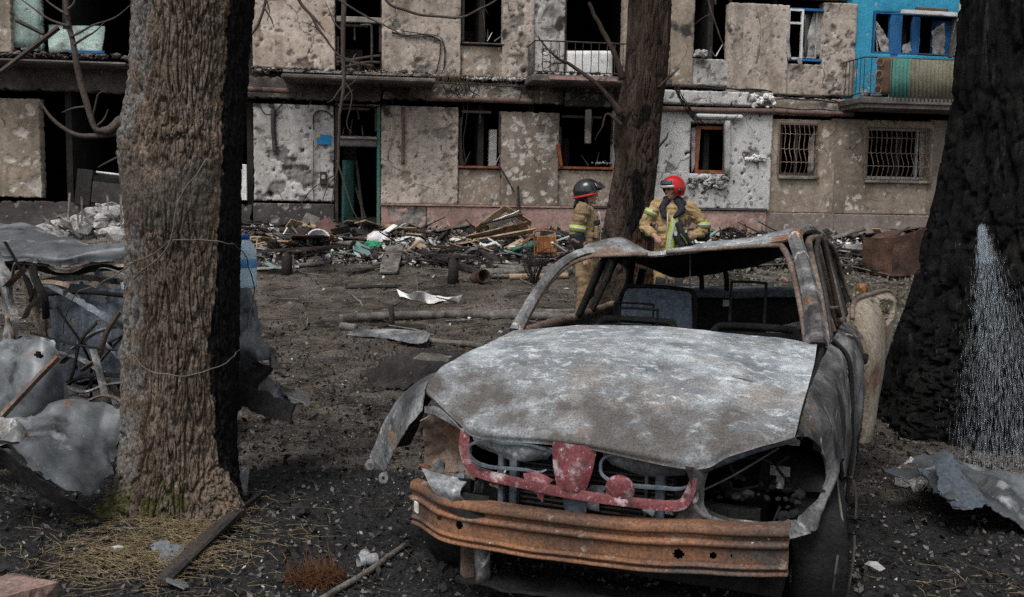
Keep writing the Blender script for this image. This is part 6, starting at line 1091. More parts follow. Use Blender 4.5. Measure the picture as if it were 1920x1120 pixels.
bk = G(900, 532); bu = empty('rusty_can', bk + Vector((0, 0, .1))); bu.rotation_euler = (R(80), R(5), .5); T(bu, 'rusty tin can lying on its side below the poles', 'can')
m = MB(); m.lathe([(.0, -.14), (.1, -.14), (.105, -.12), (.1, 0), (.105, .12), (.108, .14), (.095, .14), (.092, -.1), (0, -.1)], sides=20); m.build('can_body', MATS['rust_dark'], bu, True); tubes('wire_handle', [([(.1, 0, .13), (.16, .05, .2), (.2, -.08, .24), (.22, -.25, .26)], .008)], 'iron_black', bu)
# rusty box by the charred tree
rb = G(1680, 515); bx = empty('rusty_box', rb, R(25)); T(bx, 'crumpled rusty metal box standing in the debris near the charred tree', 'box')
for nm, rows in (('side', [[(-.42, -.3, .62), (0, -.33, .72), (.30, -.3, .80)], [(-.4, -.3, 0), (0, -.3, 0), (.32, -.3, .0)]]), ('side', [[(.30, -.3, .80), (.42, 0, .74), (.5, .3, .7)], [(.32, -.3, 0), (.42, 0, 0), (.5, .3, 0)]]), ('side', [[(-.42, -.3, .62), (-.45, 0, .6), (-.4, .35, .6)], [(-.4, -.3, 0), (-.45, 0, 0), (-.4, .35, 0)]]), ('torn_lid', [[(-.42, -.3, .62), (-.1, -.2, .74), (.30, -.3, .80)], [(-.4, .3, .56), (0, .3, .7), (.5, .3, .7)]])):
    skin(nm, rows, 18, 18, .012, 'rust_dark', parent=bx, dent=.02, dscale=4)
# stove and rubble at the burnt end
sg_ = D(205, 392, 20.2); st = empty('burnt_stove', sg_, R(12)); T(st, 'burnt kitchen stove with a white top leaning out of the gutted flat', 'stove'); st.rotation_euler = (R(-4), R(6), R(12))
m = MB(); m.box((-.3, -.3, 0), (.3, .3, .62), bev=.01); m.build('body', MATS['car_soot'], st); m = MB(); m.box((-.31, -.32, .62), (.31, .36, .66), bev=.008); tp_ = m.build('top', MATS['white_paint'], st); tp_.rotation_euler = (R(-22), 0, 0); m = MB(); m.box((-.62, -.25, .0), (-.33, .3, .72), bev=.01); m.build('side_cabinet', MATS['soot'], st); m = MB(); m.box((-.3, -.325, .08), (.3, -.305, .5), bev=.004); m.build('oven_door', MATS['iron_black'], st)
def rubz(rs):
    px = 60+185*rs.random(); py = 464-84*rs.random()**1.2*max(.15, 1-abs(px-185)/150); g = D(px, py, 19.4+.9*rs.random()); return tuple(g)
T(recenter(chunks(420, rubz, .05, .3, .6, seed=51).build('rubble_heap', MATS['broken_concrete'])), 'heap of broken concrete spilling from the gutted flat', 'rubble', kind='stuff')
GS = 'pale laths standing in the rubble heap'
for xa, ya, xb, yb in ((131, 362, 128, 412), (153, 370, 154, 420), (226, 365, 228, 428), (201, 366, 203, 396), (100, 398, 152, 446), (78, 405, 120, 440), (140, 395, 90, 412), (146, 402, 147, 425)): bar_between('lath', D(xa, ya, 19.3), D(xb, yb, 19.2), .035, .03, 'wood_grey', 'pale lath sticking out of the concrete rubble heap', 'lath', GS)
# burnt shrubs
def shrub(px, py, h, n, seed, label, sp=.35):
    g = G(px, py); e = empty('burnt_shrub', g); T(e, label, 'shrub'); rs = np.random.default_rng(seed)
    for k in range(n):
        a = rs.random()*6.3; q = rs.random()*sp; P = [np.zeros(3)+rs.normal(size=3)*.02]
        d = np.array([math.cos(a)*q, math.sin(a)*q, 1.]); hh = h*(.4+.6*rs.random())
        for j in range(5): d = d+rs.normal(size=3)*.18; P.append(P[-1]+d/np.linalg.norm(d)*hh/5)
        m = MB(); m.tube(P, [.016, .012, .008, .003], 5)
        for j in range(3):
            b0 = P[2+j]; m.tube([b0, b0+rs.normal(size=3)*.09+np.array([0, 0, .06]), b0+rs.normal(size=3)*.12+np.array([0, 0, .14])], [.006, .004, .002], 4)
        m.build('stem', MATS['wood_char'], e, True)
shrub(1000, 534, .75, 14, 1, 'burnt leafless shrub in front of the orange chair'); shrub(1345, 450, .95, 10, 2, 'burnt leafless shrub by the pink plinth beside the red-helmeted fireman', .7); shrub(1385, 470, .6, 8, 5, 'low burnt twigs growing close to the pink plinth', .8)
# junk seen through the windscreen and beyond the car
for q, (xa, ya, xb, yb, w_, mt_, lb_) in enumerate(((1240, 520, 1330, 545, .14, 'wood_grey', 'grey plank lying behind the burnt car, by the boots of the fireman'), (1300, 505, 1460, 525, .12, 'wood_grey', 'long grey plank seen through the windscreen hole'), (1350, 498, 1480, 518, .1, 'wood_grey', 'second grey plank parallel to the long plank behind the car'), (1250, 545, 1340, 540, .1, 'wood_char', 'charred plank on the grass behind the car'), (1340, 488, 1400, 494, .12, 'white_paint', 'pale lath behind the burnt car'))):
    plank(xa, ya, xb, yb, w_, .05, mt_, lb_)
for q, (px, py, s_, mt_, lb_) in enumerate(((1470, 526, .07, 'brick_pale', 'orange-pink brick lump on the grass behind the car'), (1615, 542, .09, 'wood_orange', 'orange lump on the grass beside the open rear door'), (1150, 582, .14, 'white_paint', 'white block on the soil behind the burnt car'), (1640, 1062, .04, 'flake_white', 'small pale stone beside the burnt front wheel'))):
    o = chunks(1, lambda rs: (0, 0, 0), s_, s_+.001, .9, seed=61+q).build('lump', MATS[mt_], None, loc=G(px, py, s_*.5)); T(o, lb_, 'rubble')
for q, (px, py, sx, sz, mt_, lb_) in enumerate(((1555, 478, .4, .12, 'plastic_bag', 'white torn sack in the debris behind the car'), (1600, 485, .3, .2, 'concrete', 'grey boulder of concrete in the debris behind the car'), (1620, 478, .3, .15, 'iron_black', 'black rubbish bag beside the rusty box'), (1588, 472, .25, .14, 'white_sheet', 'white rags in the debris beside the rusty box'))): bag(px, py, sx, sz, mt_, lb_, 11+q)
plank(1535, 462, 1640, 474, .1, .04, 'wood_char', 'charred plank lying behind the torn sack', la=.25, lb=.12); plank(1560, 500, 1640, 495, .25, .03, 'rust_dark', 'rusty strip lying before the rusty box', la=.05, lb=.08); plank(1560, 455, 1568, 480, .03, .02, 'white_paint', 'thin white stick standing in the debris behind the car', la=.3, lb=.0)
gskin('hub_shard', [[(1640, 660, .35), (1660, 655, .4), (1675, 660, .35)], [(1645, 690, .1), (1662, 690, .1), (1672, 690, .1)]], 8, 8, .006, 'blue_steel', 'blue-grey metal shard between the open rear door and the charred tree', 'sheet metal')
# foreground
bar_between('plank', G(302, 1092, .03), G(448, 958, .05), .06, .025, 'dark_wood', 'dark split plank lying in the straw at the elm roots', 'plank', bend=.015, n=14); bar_between('plank', G(318, 1085, .045), G(440, 968, .07), .03, .012, 'wood_char', 'thin charred lath lying on the dark split plank', 'plank', n=12); bar_between('stick', G(440, 962, .06), G(492, 925, .03), .02, .015, 'wood_char', 'thin black stick beyond the end of the plank', 'stick')
pole(600, 1128, 765, 1016, .014, 'wood_grey', 'bare bent stick lying in the ash beside the pipe joint', mid=((690, 1072),), name='stick', cat='stick')
pf = G(690, 1062); pj_ = empty('pipe_joint', pf+Vector((0, 0, .028)), .5); T(pj_, 'grey plastic pipe joint lying in the ash', 'pipe joint')
m = MB(); m.tube([(-.04, 0, 0), (.04, 0, 0)], .026, 16, caps=False); m.tube([(-.045, 0, 0), (-.02, 0, 0)], .031, 16, caps=False); m.tube([(.04, 0, 0), (-.02, 0, 0)], .021, 16, caps=False); m.build('pipe', MATS['pvc_grey'], pj_, True); m = MB(); m.tube([(0, 0, 0), (0, .05, .015)], .024, 14); m.build('branch', MATS['pvc_grey'], pj_, True)
for q, (px, py, s_, lb_) in enumerate(((303, 1028, .06, 'small blue-grey slate shard leaning on the larger shard'), (322, 1040, .085, 'larger blue-grey slate shard in the straw'), (332, 1095, .07, 'blue-grey shard under the end of the dark split plank'))):
    th = np.sort(np.random.default_rng(70+q).random(7)*6.28); o_ = np.stack([np.cos(th)*s_, np.sin(th)*s_*.7, 0*th], -1); n_ = 7; V = np.concatenate([o_, o_+[0, 0, .008]]); F = [list(range(7))[::-1], list(range(7, 14))]+[[k, (k+1) % 7, 7+(k+1) % 7, 7+k] for k in range(7)]
    o = mk('slate_shard', V, F, MATS['slate'], None, loc=G(px, py, .03)); o.rotation_euler = (R(25), R(-8+6*q), q); T(o, lb_, 'shard')
o = bar_between('brick_slab', G(-40, 1130, .05), G(62, 1100, .06), .22, .07, 'brick_pale', 'pale brick slab lying in the ash', 'brick')
o = chunks(5, lambda rs: (.03*rs.normal(), .03*rs.normal(), .03*rs.random()), .025, .05, .8, seed=81).build('burnt_lump', MATS['char_bits'], None, loc=G(560, 970)); T(o, 'small charred lump lying in the ash right of the elm roots' .replace('right of', 'beside'), 'lump')
o = chunks(1, lambda rs: (0, 0, 0), .028, .03, .9, seed=82).build('pale_chip', MATS['flake_white'], None, loc=G(222, 1030, .02)); T(o, 'pale chip lying in the straw by the elm', 'chip')
# stick under the bumper
pole(960, 1118, 1150, 1106, .012, 'twig_bark', 'thin bare branch lying under the bumper beam', name='branch', cat='branch', mid=((1050, 1108),))
# hanging dead branches in front of the facade
def hang(pts, r_, d, label, subs=()):
    e = empty('dead_branch', D(pts[0][0], pts[0][1], d)); T(e, label, 'branch'); o_ = np.array(tuple(e.location))
    for k, (P, rr) in enumerate([(pts, r_)]+list(subs)): limb(e, [np.array(tuple(D(a_, b_, d)))-o_ for a_, b_ in P], rr, 'twig_bark', 'branch' if k == 0 else 'twig', 6, n=8*len(P), wob=.03, seed=k)
hang([(648, -120), (645, 0), (643, 90), (645, 160), (636, 215), (635, 290), (628, 340), (622, 390)], [.04, .035, .03, .026, .02, .018, .012, .004], 13, 'long thin dead branch hanging before the doorway', [([(643, 150), (660, 180), (650, 230), (660, 250)], [.012, .008, .003]), ([(643, 160), (625, 185), (612, 195)], [.014, .008, .003]), ([(640, 170), (668, 150), (672, 120)], [.01, .006, .003]), ([(634, 200), (655, 175), (665, 168)], [.012, .006, .003]), ([(632, 300), (650, 360), (664, 400), (680, 430)], [.012, .009, .004]), ([(630, 330), (612, 355), (600, 392)], [.01, .007, .003]), ([(645, 60), (625, 40), (610, 5)], [.014, .01, .004])])
hang([(700, -60), (725, 2), (760, 18), (800, 29), (850, 33), (885, 25), (930, 0), (960, -40)], [.02, .018, .018, .017, .015, .012, .01, .006], 12, 'thin arching branch across the upper storey wall', [([(880, 26), (905, 15), (915, 28)], [.008, .005, .002]), ([(905, 15), (908, 45), (912, 75)], [.006, .004, .002])])
hang([(545, -60), (560, 0), (585, 30), (597, 55), (620, 85), (650, 110), (700, 128)], [.022, .02, .018, .016, .012, .008, .003], 11, 'slanting dead branch across the rust-stained panel', [([(597, 55), (578, 45), (560, 40)], [.008, .005, .002]), ([(585, 30), (600, 45), (610, 58)], [.02, .012, .003]), ([(600, -20), (660, 15), (735, 55), (760, 70)], [.012, .01, .004])])
hang([(440, 100), (470, 65), (490, 25), (505, -40)], [.008, .012, .014, .016], 10, 'dead branch crossing the edge of the rust-stained panel', [([(495, 15), (508, 35), (512, 50)], [.01, .008, .003]), ([(500, 0), (505, 20), (502, 40)], [.009, .006, .003])])
hang([(1318, -60), (1330, 10), (1345, 55), (1358, 98)], [.014, .013, .01, .004], 13.5, 'thin twig hanging before the burnt upper window', [([(1335, 25), (1315, 35), (1302, 48)], [.007, .005, .002])])
# ------------------------------------------------------------------ two firefighters
mat('turnout_tan', [(.3, (.19, .13, .062)), (.5, (.30, .21, .105)), (.7, (.38, .28, .15))], 6, layers=[((.07, .05, .032), 3, .56, .7)], bump=.35, bscale=60, rough=.85)
mat('turnout_brown', [(.3, (.125, .088, .05)), (.5, (.20, .142, .082)), (.7, (.26, .19, .115))], 6, layers=[((.06, .045, .03), 3, .56, .7)], bump=.35, bscale=60, rough=.85)
mat('navy_cloth', [(.3, (.007, .008, .012)), (.7, (.018, .02, .028))], 8, bump=.3, bscale=50)
mat('lime_tape', [(.3, (.28, .36, .06)), (.7, (.38, .46, .10))], 10, bump=0, rough=.5); mat('silver_tape', [(.3, (.34, .36, .33)), (.7, (.46, .48, .45))], 10, bump=0, rough=.35)
mat('skin', [(.3, (.30, .165, .115)), (.7, (.42, .25, .18))], 9, bump=.1, rough=.55); mat('helmet_red', [(.3, (.36, .006, .010)), (.7, (.46, .012, .016))], 4, bump=0, rough=.22, spec=.5); mat('helmet_black', [(.3, (.010, .011, .012)), (.7, (.018, .019, .02))], 4, bump=0, rough=.15, spec=.5)
mat('visor_smoke', [(.3, (.02, .022, .024)), (.7, (.035, .038, .042))], 4, bump=0, rough=.1, spec=.5); mat('helmet_band', [(.3, (.42, .012, .012)), (.7, (.5, .02, .02))], 4, bump=0, rough=.4); mat('visor_clear', [(.3, (.30, .31, .31)), (.7, (.42, .43, .43))], 4, bump=0, rough=.15, spec=.5); mat('eye_dark', [(.3, (.015, .01, .008)), (.7, (.03, .02, .016))], 4, bump=0, rough=.3); mat('lips', [(.3, (.22, .085, .07)), (.7, (.28, .11, .09))], 4, bump=0)
def blob(name, parts, vox, mt_, parent, wr=0., ws=9., smooth=6):
    """union of tapered limbs grown into one continuous surface"""
    m = MB()
    for p in parts:
        if len(p) == 2 and np.ndim(p[1]) == 1 and len(p[1]) == 3 and np.ndim(p[0]) == 1:      # ellipsoid (centre, radii)
            bm = bmesh.new(); bmesh.ops.create_icosphere(bm, subdivisions=3, radius=1); V = np.array([v.co[:] for v in bm.verts])*np.array(p[1])+np.array(p[0]); m.add(V, [[v.index for v in f.verts] for f in bm.faces]); bm.free()
        else:
            P = cr(np.array(p[0], float), 5*len(p[0])); r_ = np.interp(np.linspace(0, 1, len(P)), np.linspace(0, 1, len(p[1])), p[1]); sq = p[2] if len(p) > 2 else (1, 1)
            m.tube(P, r_, 14, sq=sq)
            for e, rr in ((P[0], r_[0]), (P[-1], r_[-1])):
                bm = bmesh.new(); bmesh.ops.create_icosphere(bm, subdivisions=2, radius=rr*.97); V = np.array([v.co[:] for v in bm.verts])
                if sq != (1, 1): V = V*np.array([sq[1], sq[0], .6])
                m.add(V+e, [[v.index for v in f.verts] for f in bm.faces]); bm.free()
    o = m.build(name, MATS[mt_], None); md = o.modifiers.new('r', 'REMESH'); md.mode = 'VOXEL'; md.voxel_size = vox; sm = o.modifiers.new('s', 'SMOOTH'); sm.iterations = smooth; sm.factor = .5
    dg = bpy.context.evaluated_depsgraph_get(); me = bpy.data.meshes.new_from_object(o.evaluated_get(dg)); me.name = name; old = o.data; o.modifiers.clear(); o.data = me; bpy.data.meshes.remove(old)
    n = len(me.vertices); co = np.empty(n*3); me.vertices.foreach_get('co', co); co = co.reshape(-1, 3); no = np.empty(n*3); me.vertices.foreach_get('normal', no); no = no.reshape(-1, 3)
    if wr: co = co+no*(wr*fbm(co*np.array([ws, ws, ws*1.5])+len(parts), 3)-wr*.8*ss(.7, 1, 1-np.abs(pn(co*np.array([5, 5, 11])))))[:, None]; me.vertices.foreach_set('co', co.ravel())
    me.polygons.foreach_set('use_smooth', np.ones(len(me.polygons), bool)); me.materials.clear(); me.materials.append(MATS[mt_]); me.update(); o.parent = parent; return o
def head_parts(z=1.63, yaw=0., pitch=0.):
    M_ = Matrix.Rotation(yaw, 3, 'Z')@Matrix.Rotation(pitch, 3, 'X'); c = np.array([0, -.02, z]); f = lambda p: tuple(np.array(M_@Vector(p))+c)
    L = [(f((0, .01, .03)), (.076, .09, .095)), (f((0, -.035, -.045)), (.055, .05, .07)), (f((0, -.06, -.095)), (.026, .024, .024)), (f((0, -.095, -.005)), (.013, .016, .022)), (f((0, -.105, -.024)), (.017, .016, .013)), (f((0, -.085, .028)), (.05, .014, .014)), (f((.05, -.055, -.02)), (.02, .025, .022)), (f((-.05, -.055, -.02)), (.02, .025, .022)), (f((.077, .01, -.01)), (.01, .02, .03)), (f((-.077, .01, -.01)), (.01, .02, .03)), (f((0, -.085, -.062)), (.024, .012, .012))]
    return L, f
def hand_parts(w_, d, side, palmn):
    """palm and five bent fingers from wrist w_ along d; side: thumb direction"""
    w_, d, s_, n_ = [np.array(q, float) for q in (w_, d, side, palmn)]; d /= np.linalg.norm(d); s_ /= np.linalg.norm(s_); n_ /= np.linalg.norm(n_); L = [([w_-d*.03, w_+d*.04, w_+d*.085], [.026, .034, .036])]
    for k, (o_, l) in enumerate(((.03, .075), (.011, .084), (-.009, .078), (-.029, .06))):
        b_ = w_+d*.085+s_*o_; L.append(([b_, b_+d*l*.45+n_*.006, b_+d*l*.75+n_*.03, b_+d*l*.8+n_*.055], [.0095, .009, .008, .0075]))
    b_ = w_+d*.03+s_*.03; L.append(([b_, b_+d*.03+s_*.025, b_+d*.06+s_*.03+n_*.02], [.012, .011, .009])); return L
def helmet(parent, f, mt_, jet, name='helmet'):
    """shell with brow cut-out; f maps head space to person space"""
    nth, nph = 48, 22; th = np.arange(nth)/nth*2*math.pi; V = []
    for i in range(nph):
        for a in th:
            fr = -math.sin(a); front = max(0, fr); cut = -.10+(.135 if jet else .10)*ss(.15, .75, fr) if jet else -.045+.055*ss(.0, .8, fr)
            zmin = cut; phm = math.acos(np.clip((zmin-.0)/.155, -1, 1)); ph = phm*i/(nph-1)
            x, y, z = .132*math.sin(ph)*math.cos(a), .165*math.sin(ph)*math.sin(a), .155*math.cos(ph); rg = 1+.035*math.exp(-(math.cos(a)*math.sin(ph)/.10)**2)*(z > 0)
            if i == nph-1: x *= 1.04; y *= 1.04
            V.append(f((x*rg, y*rg+.01, z+.035)))
    V = np.array(V); F = gridF(nph, nth, True); V, F = solid(V, F[:, ::-1] if 1 else F, .008); o = mk(name, V, F, MATS[mt_], parent, True); auto_smooth(o, 60); return o
def band(path, r_, mt_, parent, sq=(1, 1), name='reflective_band', sides=18):
    m = MB(); m.tube(path, r_, sides, caps=True, sq=sq); return m.build(name, MATS[mt_], parent, True)
def lime_band(a, b, r_, parent, sq=(1, 1)):
    a = np.array(a, float); b = np.array(b, float); o = band([a, b], [r_, r_*.985], 'lime_tape', parent, sq); band([a+(b-a)*.34, a+(b-a)*.66], [r_*1.012, r_*1.0], 'silver_tape', o, sq, 'silver_strip'); return o
def legs(parent, mt_, sp=.11, fwd=.0):
    parts = [([(s*.085, 0, .98), (s*sp, -.01, .72), (s*(sp+.01), -.02, .48), (s*(sp+.015), .01, .14)], [.125, .115, .09, .085]) for s in (-1, 1)]+[([(0, 0, .84), (0, 0, 1.04)], [.15, .16], (.8, 1.05))]
    o = blob('trousers', parts, .016, mt_, parent, .009)
    for s in (-1, 1):
        m = MB(); m.tube([(s*(sp+.01), -.06, .40), (s*(sp+.01), -.07, .55)], .07, 12, sq=(.7, 1)); m.build('knee_pad', MATS['navy_cloth'], o, True)
        m = MB(); m.tube([(s*(sp+.015), .06, .045), (s*(sp+.02), -.04, .05), (s*(sp+.03), -.19, .045)], [.05, .052, .045], 12, n=10); m.tube([(s*(sp+.015), .02, .04), (s*(sp+.015), .01, .26)], [.058, .07], 12); m.build('boot', MATS['helmet_black'], parent, True)
    return o
# --- the one in the red helmet, hands at the waist, face turned to his companion
def person(px, py, dep, yaw, label):
    p = D(px, py, dep); e = empty('person', (p.x, p.y, float(gz(p.x, p.y))), yaw); T(e, label, 'person'); return e
fr = person(1254, 600, 12.6, R(-8), 'firefighter in red helmet and tan turnout coat, hands at his waist')
HL, hf = head_parts(1.635, R(-52), R(0))
ra = [(-.20, .0, 1.43), (-.345, -.02, 1.19), (-.20, -.20, 1.06)]; la = [(.20, .0, 1.43), (.40, .0, 1.18), (.20, -.13, 1.04)]
body = blob('body', HL+[([(0, .01, 1.40), (0, 0, 1.50), (0, -.01, 1.58)], [.075, .058, .056]), ([(0, 0, .9), (0, 0, 1.15), (0, 0, 1.38)], [.13, .13, .15], (.7, 1.1)), (ra, [.06, .045, .032]), (la, [.06, .045, .032])]+hand_parts(ra[2], (.55, -.3, -.75), (.5, .0, .5), (.3, .9, -.2))+hand_parts(la[2], (-.6, -.2, -.6), (-.4, 0, .5), (-.3, .9, 0)), .0075, 'skin', fr, 0, 9, 3)
for s in (-1, 1):
    m = MB(); bm_ = hf((s*.032, -.082, .008)); m.lathe([(0, -.006), (.008, -.004), (.010, 0), (.008, .004), (0, .006)], c=bm_, sides=10); m.build('eye', MATS['eye_dark'], body, True)
m = MB(); m.tube([hf((-.022, -.088, -.066)), hf((0, -.099, -.064)), hf((.022, -.088, -.066))], .0055, 6); m.build('mouth', MATS['lips'], body, True)
legs(fr, 'turnout_tan')
jk = blob('jacket', [([(0, 0, .80), (0, 0, .95), (0, -.01, 1.12), (0, 0, 1.28), (0, .01, 1.42), (0, .01, 1.49)], [.205, .195, .192, .205, .178, .095], (.76, 1.02)), ([(-.16, .01, 1.44), ra[0], ra[1], (-.24, -.15, 1.09)], [.08, .09, .077, .06]), ([(.16, .01, 1.44), la[0], la[1], (.24, -.10, 1.07)], [.08, .09, .078, .062]), ([(-.1, .01, 1.48), (.1, .01, 1.48)], [.07, .07])], .013, 'turnout_tan', fr, .02, 8, 4)
cl_ = blob('collar', [([(-.09, .02, 1.52), (0, .08, 1.55), (.09, .02, 1.52)], [.045, .05, .045]), ([(.05, -.05, 1.52), (.12, -.12, 1.40), (.03, -.185, 1.31)], [.05, .05, .035]), ([(-.06, -.05, 1.52), (-.12, -.11, 1.42), (-.10, -.165, 1.31)], [.045, .05, .035]), ([(.08, .0, 1.50), (.17, -.03, 1.46)], [.06, .045]), ([(-.08, 0, 1.5), (-.15, -.04, 1.44)], [.05, .04])], .012, 'navy_cloth', fr, .008)
def strip(name, pts, w_, mt_, parent, t=.004):
    """tape laid on the coat: centre line points, width across x"""
    P = np.array(pts, float); rows = [P-np.array([w_/2, 0, 0]), P+np.array([w_/2, 0, 0])]; return sheet(name, rows, 4, 14, t, MATS[mt_], parent)
for x_, mt_, w_ in ((-.005, 'lime_tape', .105), (-.005, 'silver_tape', .035)):
    dy = -.003 if mt_ == 'silver_tape' else 0; strip('reflective_strip', [(x_+.05, -.178+dy, 1.30), (x_+.02, -.188+dy, 1.16), (x_-.01, -.185+dy, 1.0), (x_-.02, -.185+dy, .84)], w_, mt_, jk)
m = MB(); m.tube([(-.06, -.172, 1.36), (-.055, -.186, 1.2), (-.07, -.184, 1.0)], .006, 6); m.build('zip', MATS['silver_tape'], jk, True)
lime_band(np.array(ra[0])+np.array([-.045, 0, -.05]), np.array(ra[0])+np.array([-.075, -.01, -.115]), .095, jk); lime_band(np.array(la[1])+np.array([.0, .0, .06])*1.2, np.array(la[1])+np.array([.0, -.0, -.005]), .088, jk)
pk = blob('radio_harness', [([(.06, -.19, 1.22), (.14, -.20, 1.10), (.20, -.18, 1.0)], [.03, .05, .045]), ([(.04, -.20, 1.08), (.14, -.21, .96)], [.04, .05]), ([(.08, -.185, 1.30), (.12, -.19, 1.2)], [.018, .03]), ([(.16, -.17, 1.3), (.17, -.18, 1.2)], [.012, .016])], .009, 'navy_cloth', fr, .004)
m = MB(); m.tube([(.105, -.262, 1.10), (.16, -.255, 1.03), (.19, -.24, .98)], .022, 4, sq=(1, .3)); m.build('harness_tape', MATS['lime_tape'], pk)
m = MB(); m.box((.03, -.245, 1.08), (.065, -.235, 1.13)).box((.16, -.245, 1.12), (.185, -.238, 1.15)); m.build('badge', MATS['silver_tape'], pk)
hm = helmet(fr, hf, 'helmet_red', True)
m = MB(); a = np.linspace(-2.6, -.54, 20); m.tube([hf((.137*math.cos(q), .172*math.sin(q)+.01, .058+.012*math.sin(q))) for q in a], .011, 8, sq=(1, 1.6)); m.build('brow_trim', MATS['visor_clear'], hm, True)
sheet('visor', [[hf((.125*math.cos(q), .166*math.sin(q)+.005, .125)) for q in np.linspace(-2.5, -.64, 7)], [hf((.136*math.cos(q), .176*math.sin(q)+.0, .072)) for q in np.linspace(-2.5, -.64, 7)]], 6, 20, .004, MATS['visor_smoke'], hm)
for s in (-1, 1):
    m = MB(); m.lathe([(0, 0), (.03, 0), (.032, .006), (.02, .014), (0, .014)], sides=16, M=Matrix.Translation(hf((s*.132, .01, .0)))@Matrix.Rotation(R(-52), 4, 'Z')@Matrix.Rotation(s*R(90), 4, 'Y')); m.build('side_knob', MATS['helmet_black'], hm, True)
m = MB(); m.tube([hf((.10, -.02, -.06)), hf((.06, -.06, -.115)), hf((-.06, -.06, -.115)), hf((-.10, -.02, -.06))], .007, 6, n=16); m.build('chin_strap', MATS['navy_cloth'], hm, True)
m = MB(); m.box((.30, .02, 1.0), (.48, .16, 1.2), bev=.03); m.build('glove_pouch', MATS['navy_cloth'], fr)
# --- the one in the black helmet, in profile
fl = person(1094, 620, 11.8, R(78), 'firefighter in black helmet seen in profile, arms hanging at his sides')
HL, hf = head_parts(1.615, R(8), R(-6))
ra = [(-.20, .02, 1.42), (-.255, .07, 1.15), (-.235, -.03, .90)]; la = [(.20, .02, 1.42), (.26, .05, 1.15), (.23, -.06, .90)]
body = blob('body', HL+[([(0, .02, 1.40), (0, .01, 1.50), (0, -.01, 1.57)], [.075, .058, .056]), ([(0, 0, .9), (0, 0, 1.15), (0, 0, 1.38)], [.13, .13, .15], (.7, 1.1)), (ra, [.06, .045, .032]), (la, [.06, .045, .032])]+hand_parts(ra[2], (.02, -.12, -1), (.1, -.9, 0), (.9, .2, 0))+hand_parts(la[2], (-.02, -.12, -1), (-.1, -.9, 0), (-.9, .2, 0)), .0075, 'skin', fl, 0, 9, 3)
for s in (-1, 1):
    m = MB(); bm_ = hf((s*.032, -.082, .008)); m.lathe([(0, -.006), (.008, -.004), (.010, 0), (.008, .004), (0, .006)], c=bm_, sides=10); m.build('eye', MATS['eye_dark'], body, True)
m = MB(); m.tube([hf((-.022, -.088, -.066)), hf((0, -.099, -.064)), hf((.022, -.088, -.066))], .0055, 6); m.build('mouth', MATS['lips'], body, True)
legs(fl, 'turnout_brown')
jk = blob('jacket', [([(0, 0, .80), (0, 0, .95), (0, -.01, 1.12), (0, 0, 1.28), (0, .02, 1.40), (0, .03, 1.47)], [.20, .19, .19, .20, .175, .09], (.8, 1.05)), ([(-.15, .02, 1.43), ra[0], ra[1], (-.24, .0, .98)], [.08, .095, .082, .066]), ([(.15, .02, 1.43), la[0], la[1], (.24, -.02, .98)], [.08, .095, .082, .066]), ([(-.05, .06, 1.49), (.05, .06, 1.49)], [.055, .055])], .013, 'turnout_brown', fl, .02, 8, 4)
lime_band(np.array(ra[1])+np.array([.012, -.012, .10]), np.array(ra[1])+np.array([.004, -.003, .03]), .098, jk); lime_band(np.array(la[1])+np.array([-.012, -.01, .10]), np.array(la[1])+np.array([-.004, -.003, .03]), .098, jk)
for A in (ra, la):
    m = MB(); m.tube([np.array(A[1])+np.array([0, .004, .02]), (np.array(A[1])+np.array(A[2]))/2+np.array([0, .012, 0]), np.array(A[2])+np.array([0, .015, .09])], [.092, .082, .074], 16, n=8); m.build('sleeve_patch', MATS['navy_cloth'], jk, True)
m = MB(); m.tube([(-.01, -.15, 1.42), (0, -.178, 1.25), (0, -.172, 1.05), (0, -.178, .82)], .008, 6, n=12); m.build('zip', MATS['silver_tape'], jk, True)
m = MB(); m.box((-.16, -.175, 1.26), (-.04, -.13, 1.32), bev=.008); m.build('chest_flap', MATS['navy_cloth'], jk); m = MB(); m.box((-.165, -.17, 1.10), (-.05, -.12, 1.25), bev=.015); m.build('pocket', MATS['turnout_brown'], jk)
blob('collar', [([(-.08, -.01, 1.47), (0, .07, 1.50), (.08, -.01, 1.47)], [.04, .045, .04]), ([(-.06, -.06, 1.46), (-.05, -.13, 1.36)], [.03, .025])], .011, 'turnout_brown', fl, .005)
hm = helmet(fl, hf, 'helmet_black', False)
m = MB(); a = np.linspace(-.75, 3.9, 30); m.tube([hf((.134*math.cos(q), .167*math.sin(q)+.012, -.012-.018*math.sin(q))) for q in a], .008, 8, sq=(.8, 1.5)); m.build('helmet_band', MATS['helmet_band'], hm, True)
sheet('visor', [[hf((.10*math.cos(q), .15*math.sin(q)+.0, .13)) for q in np.linspace(-2.6, -.54, 7)], [hf((.134*math.cos(q), .195*math.sin(q)+.0, .08)) for q in np.linspace(-2.6, -.54, 7)], [hf((.133*math.cos(q), .20*math.sin(q)+.0, .055)) for q in np.linspace(-2.6, -.54, 7)]], 10, 20, .004, MATS['visor_smoke'], hm)
blob('neck_cape', [([hf((-.09, .07, -.03)), hf((0, .13, -.06)), hf((.09, .07, -.03))], [.03, .035, .03]), ([hf((0, .13, -.06)), hf((0, .17, -.13))], [.06, .045], (.5, 1.3)), ([hf((-.085, .03, -.04)), hf((-.07, .03, -.11))], [.025, .022]), ([hf((.085, .03, -.04)), hf((.07, .03, -.11))], [.025, .022])], .010, 'navy_cloth', hm, .004)
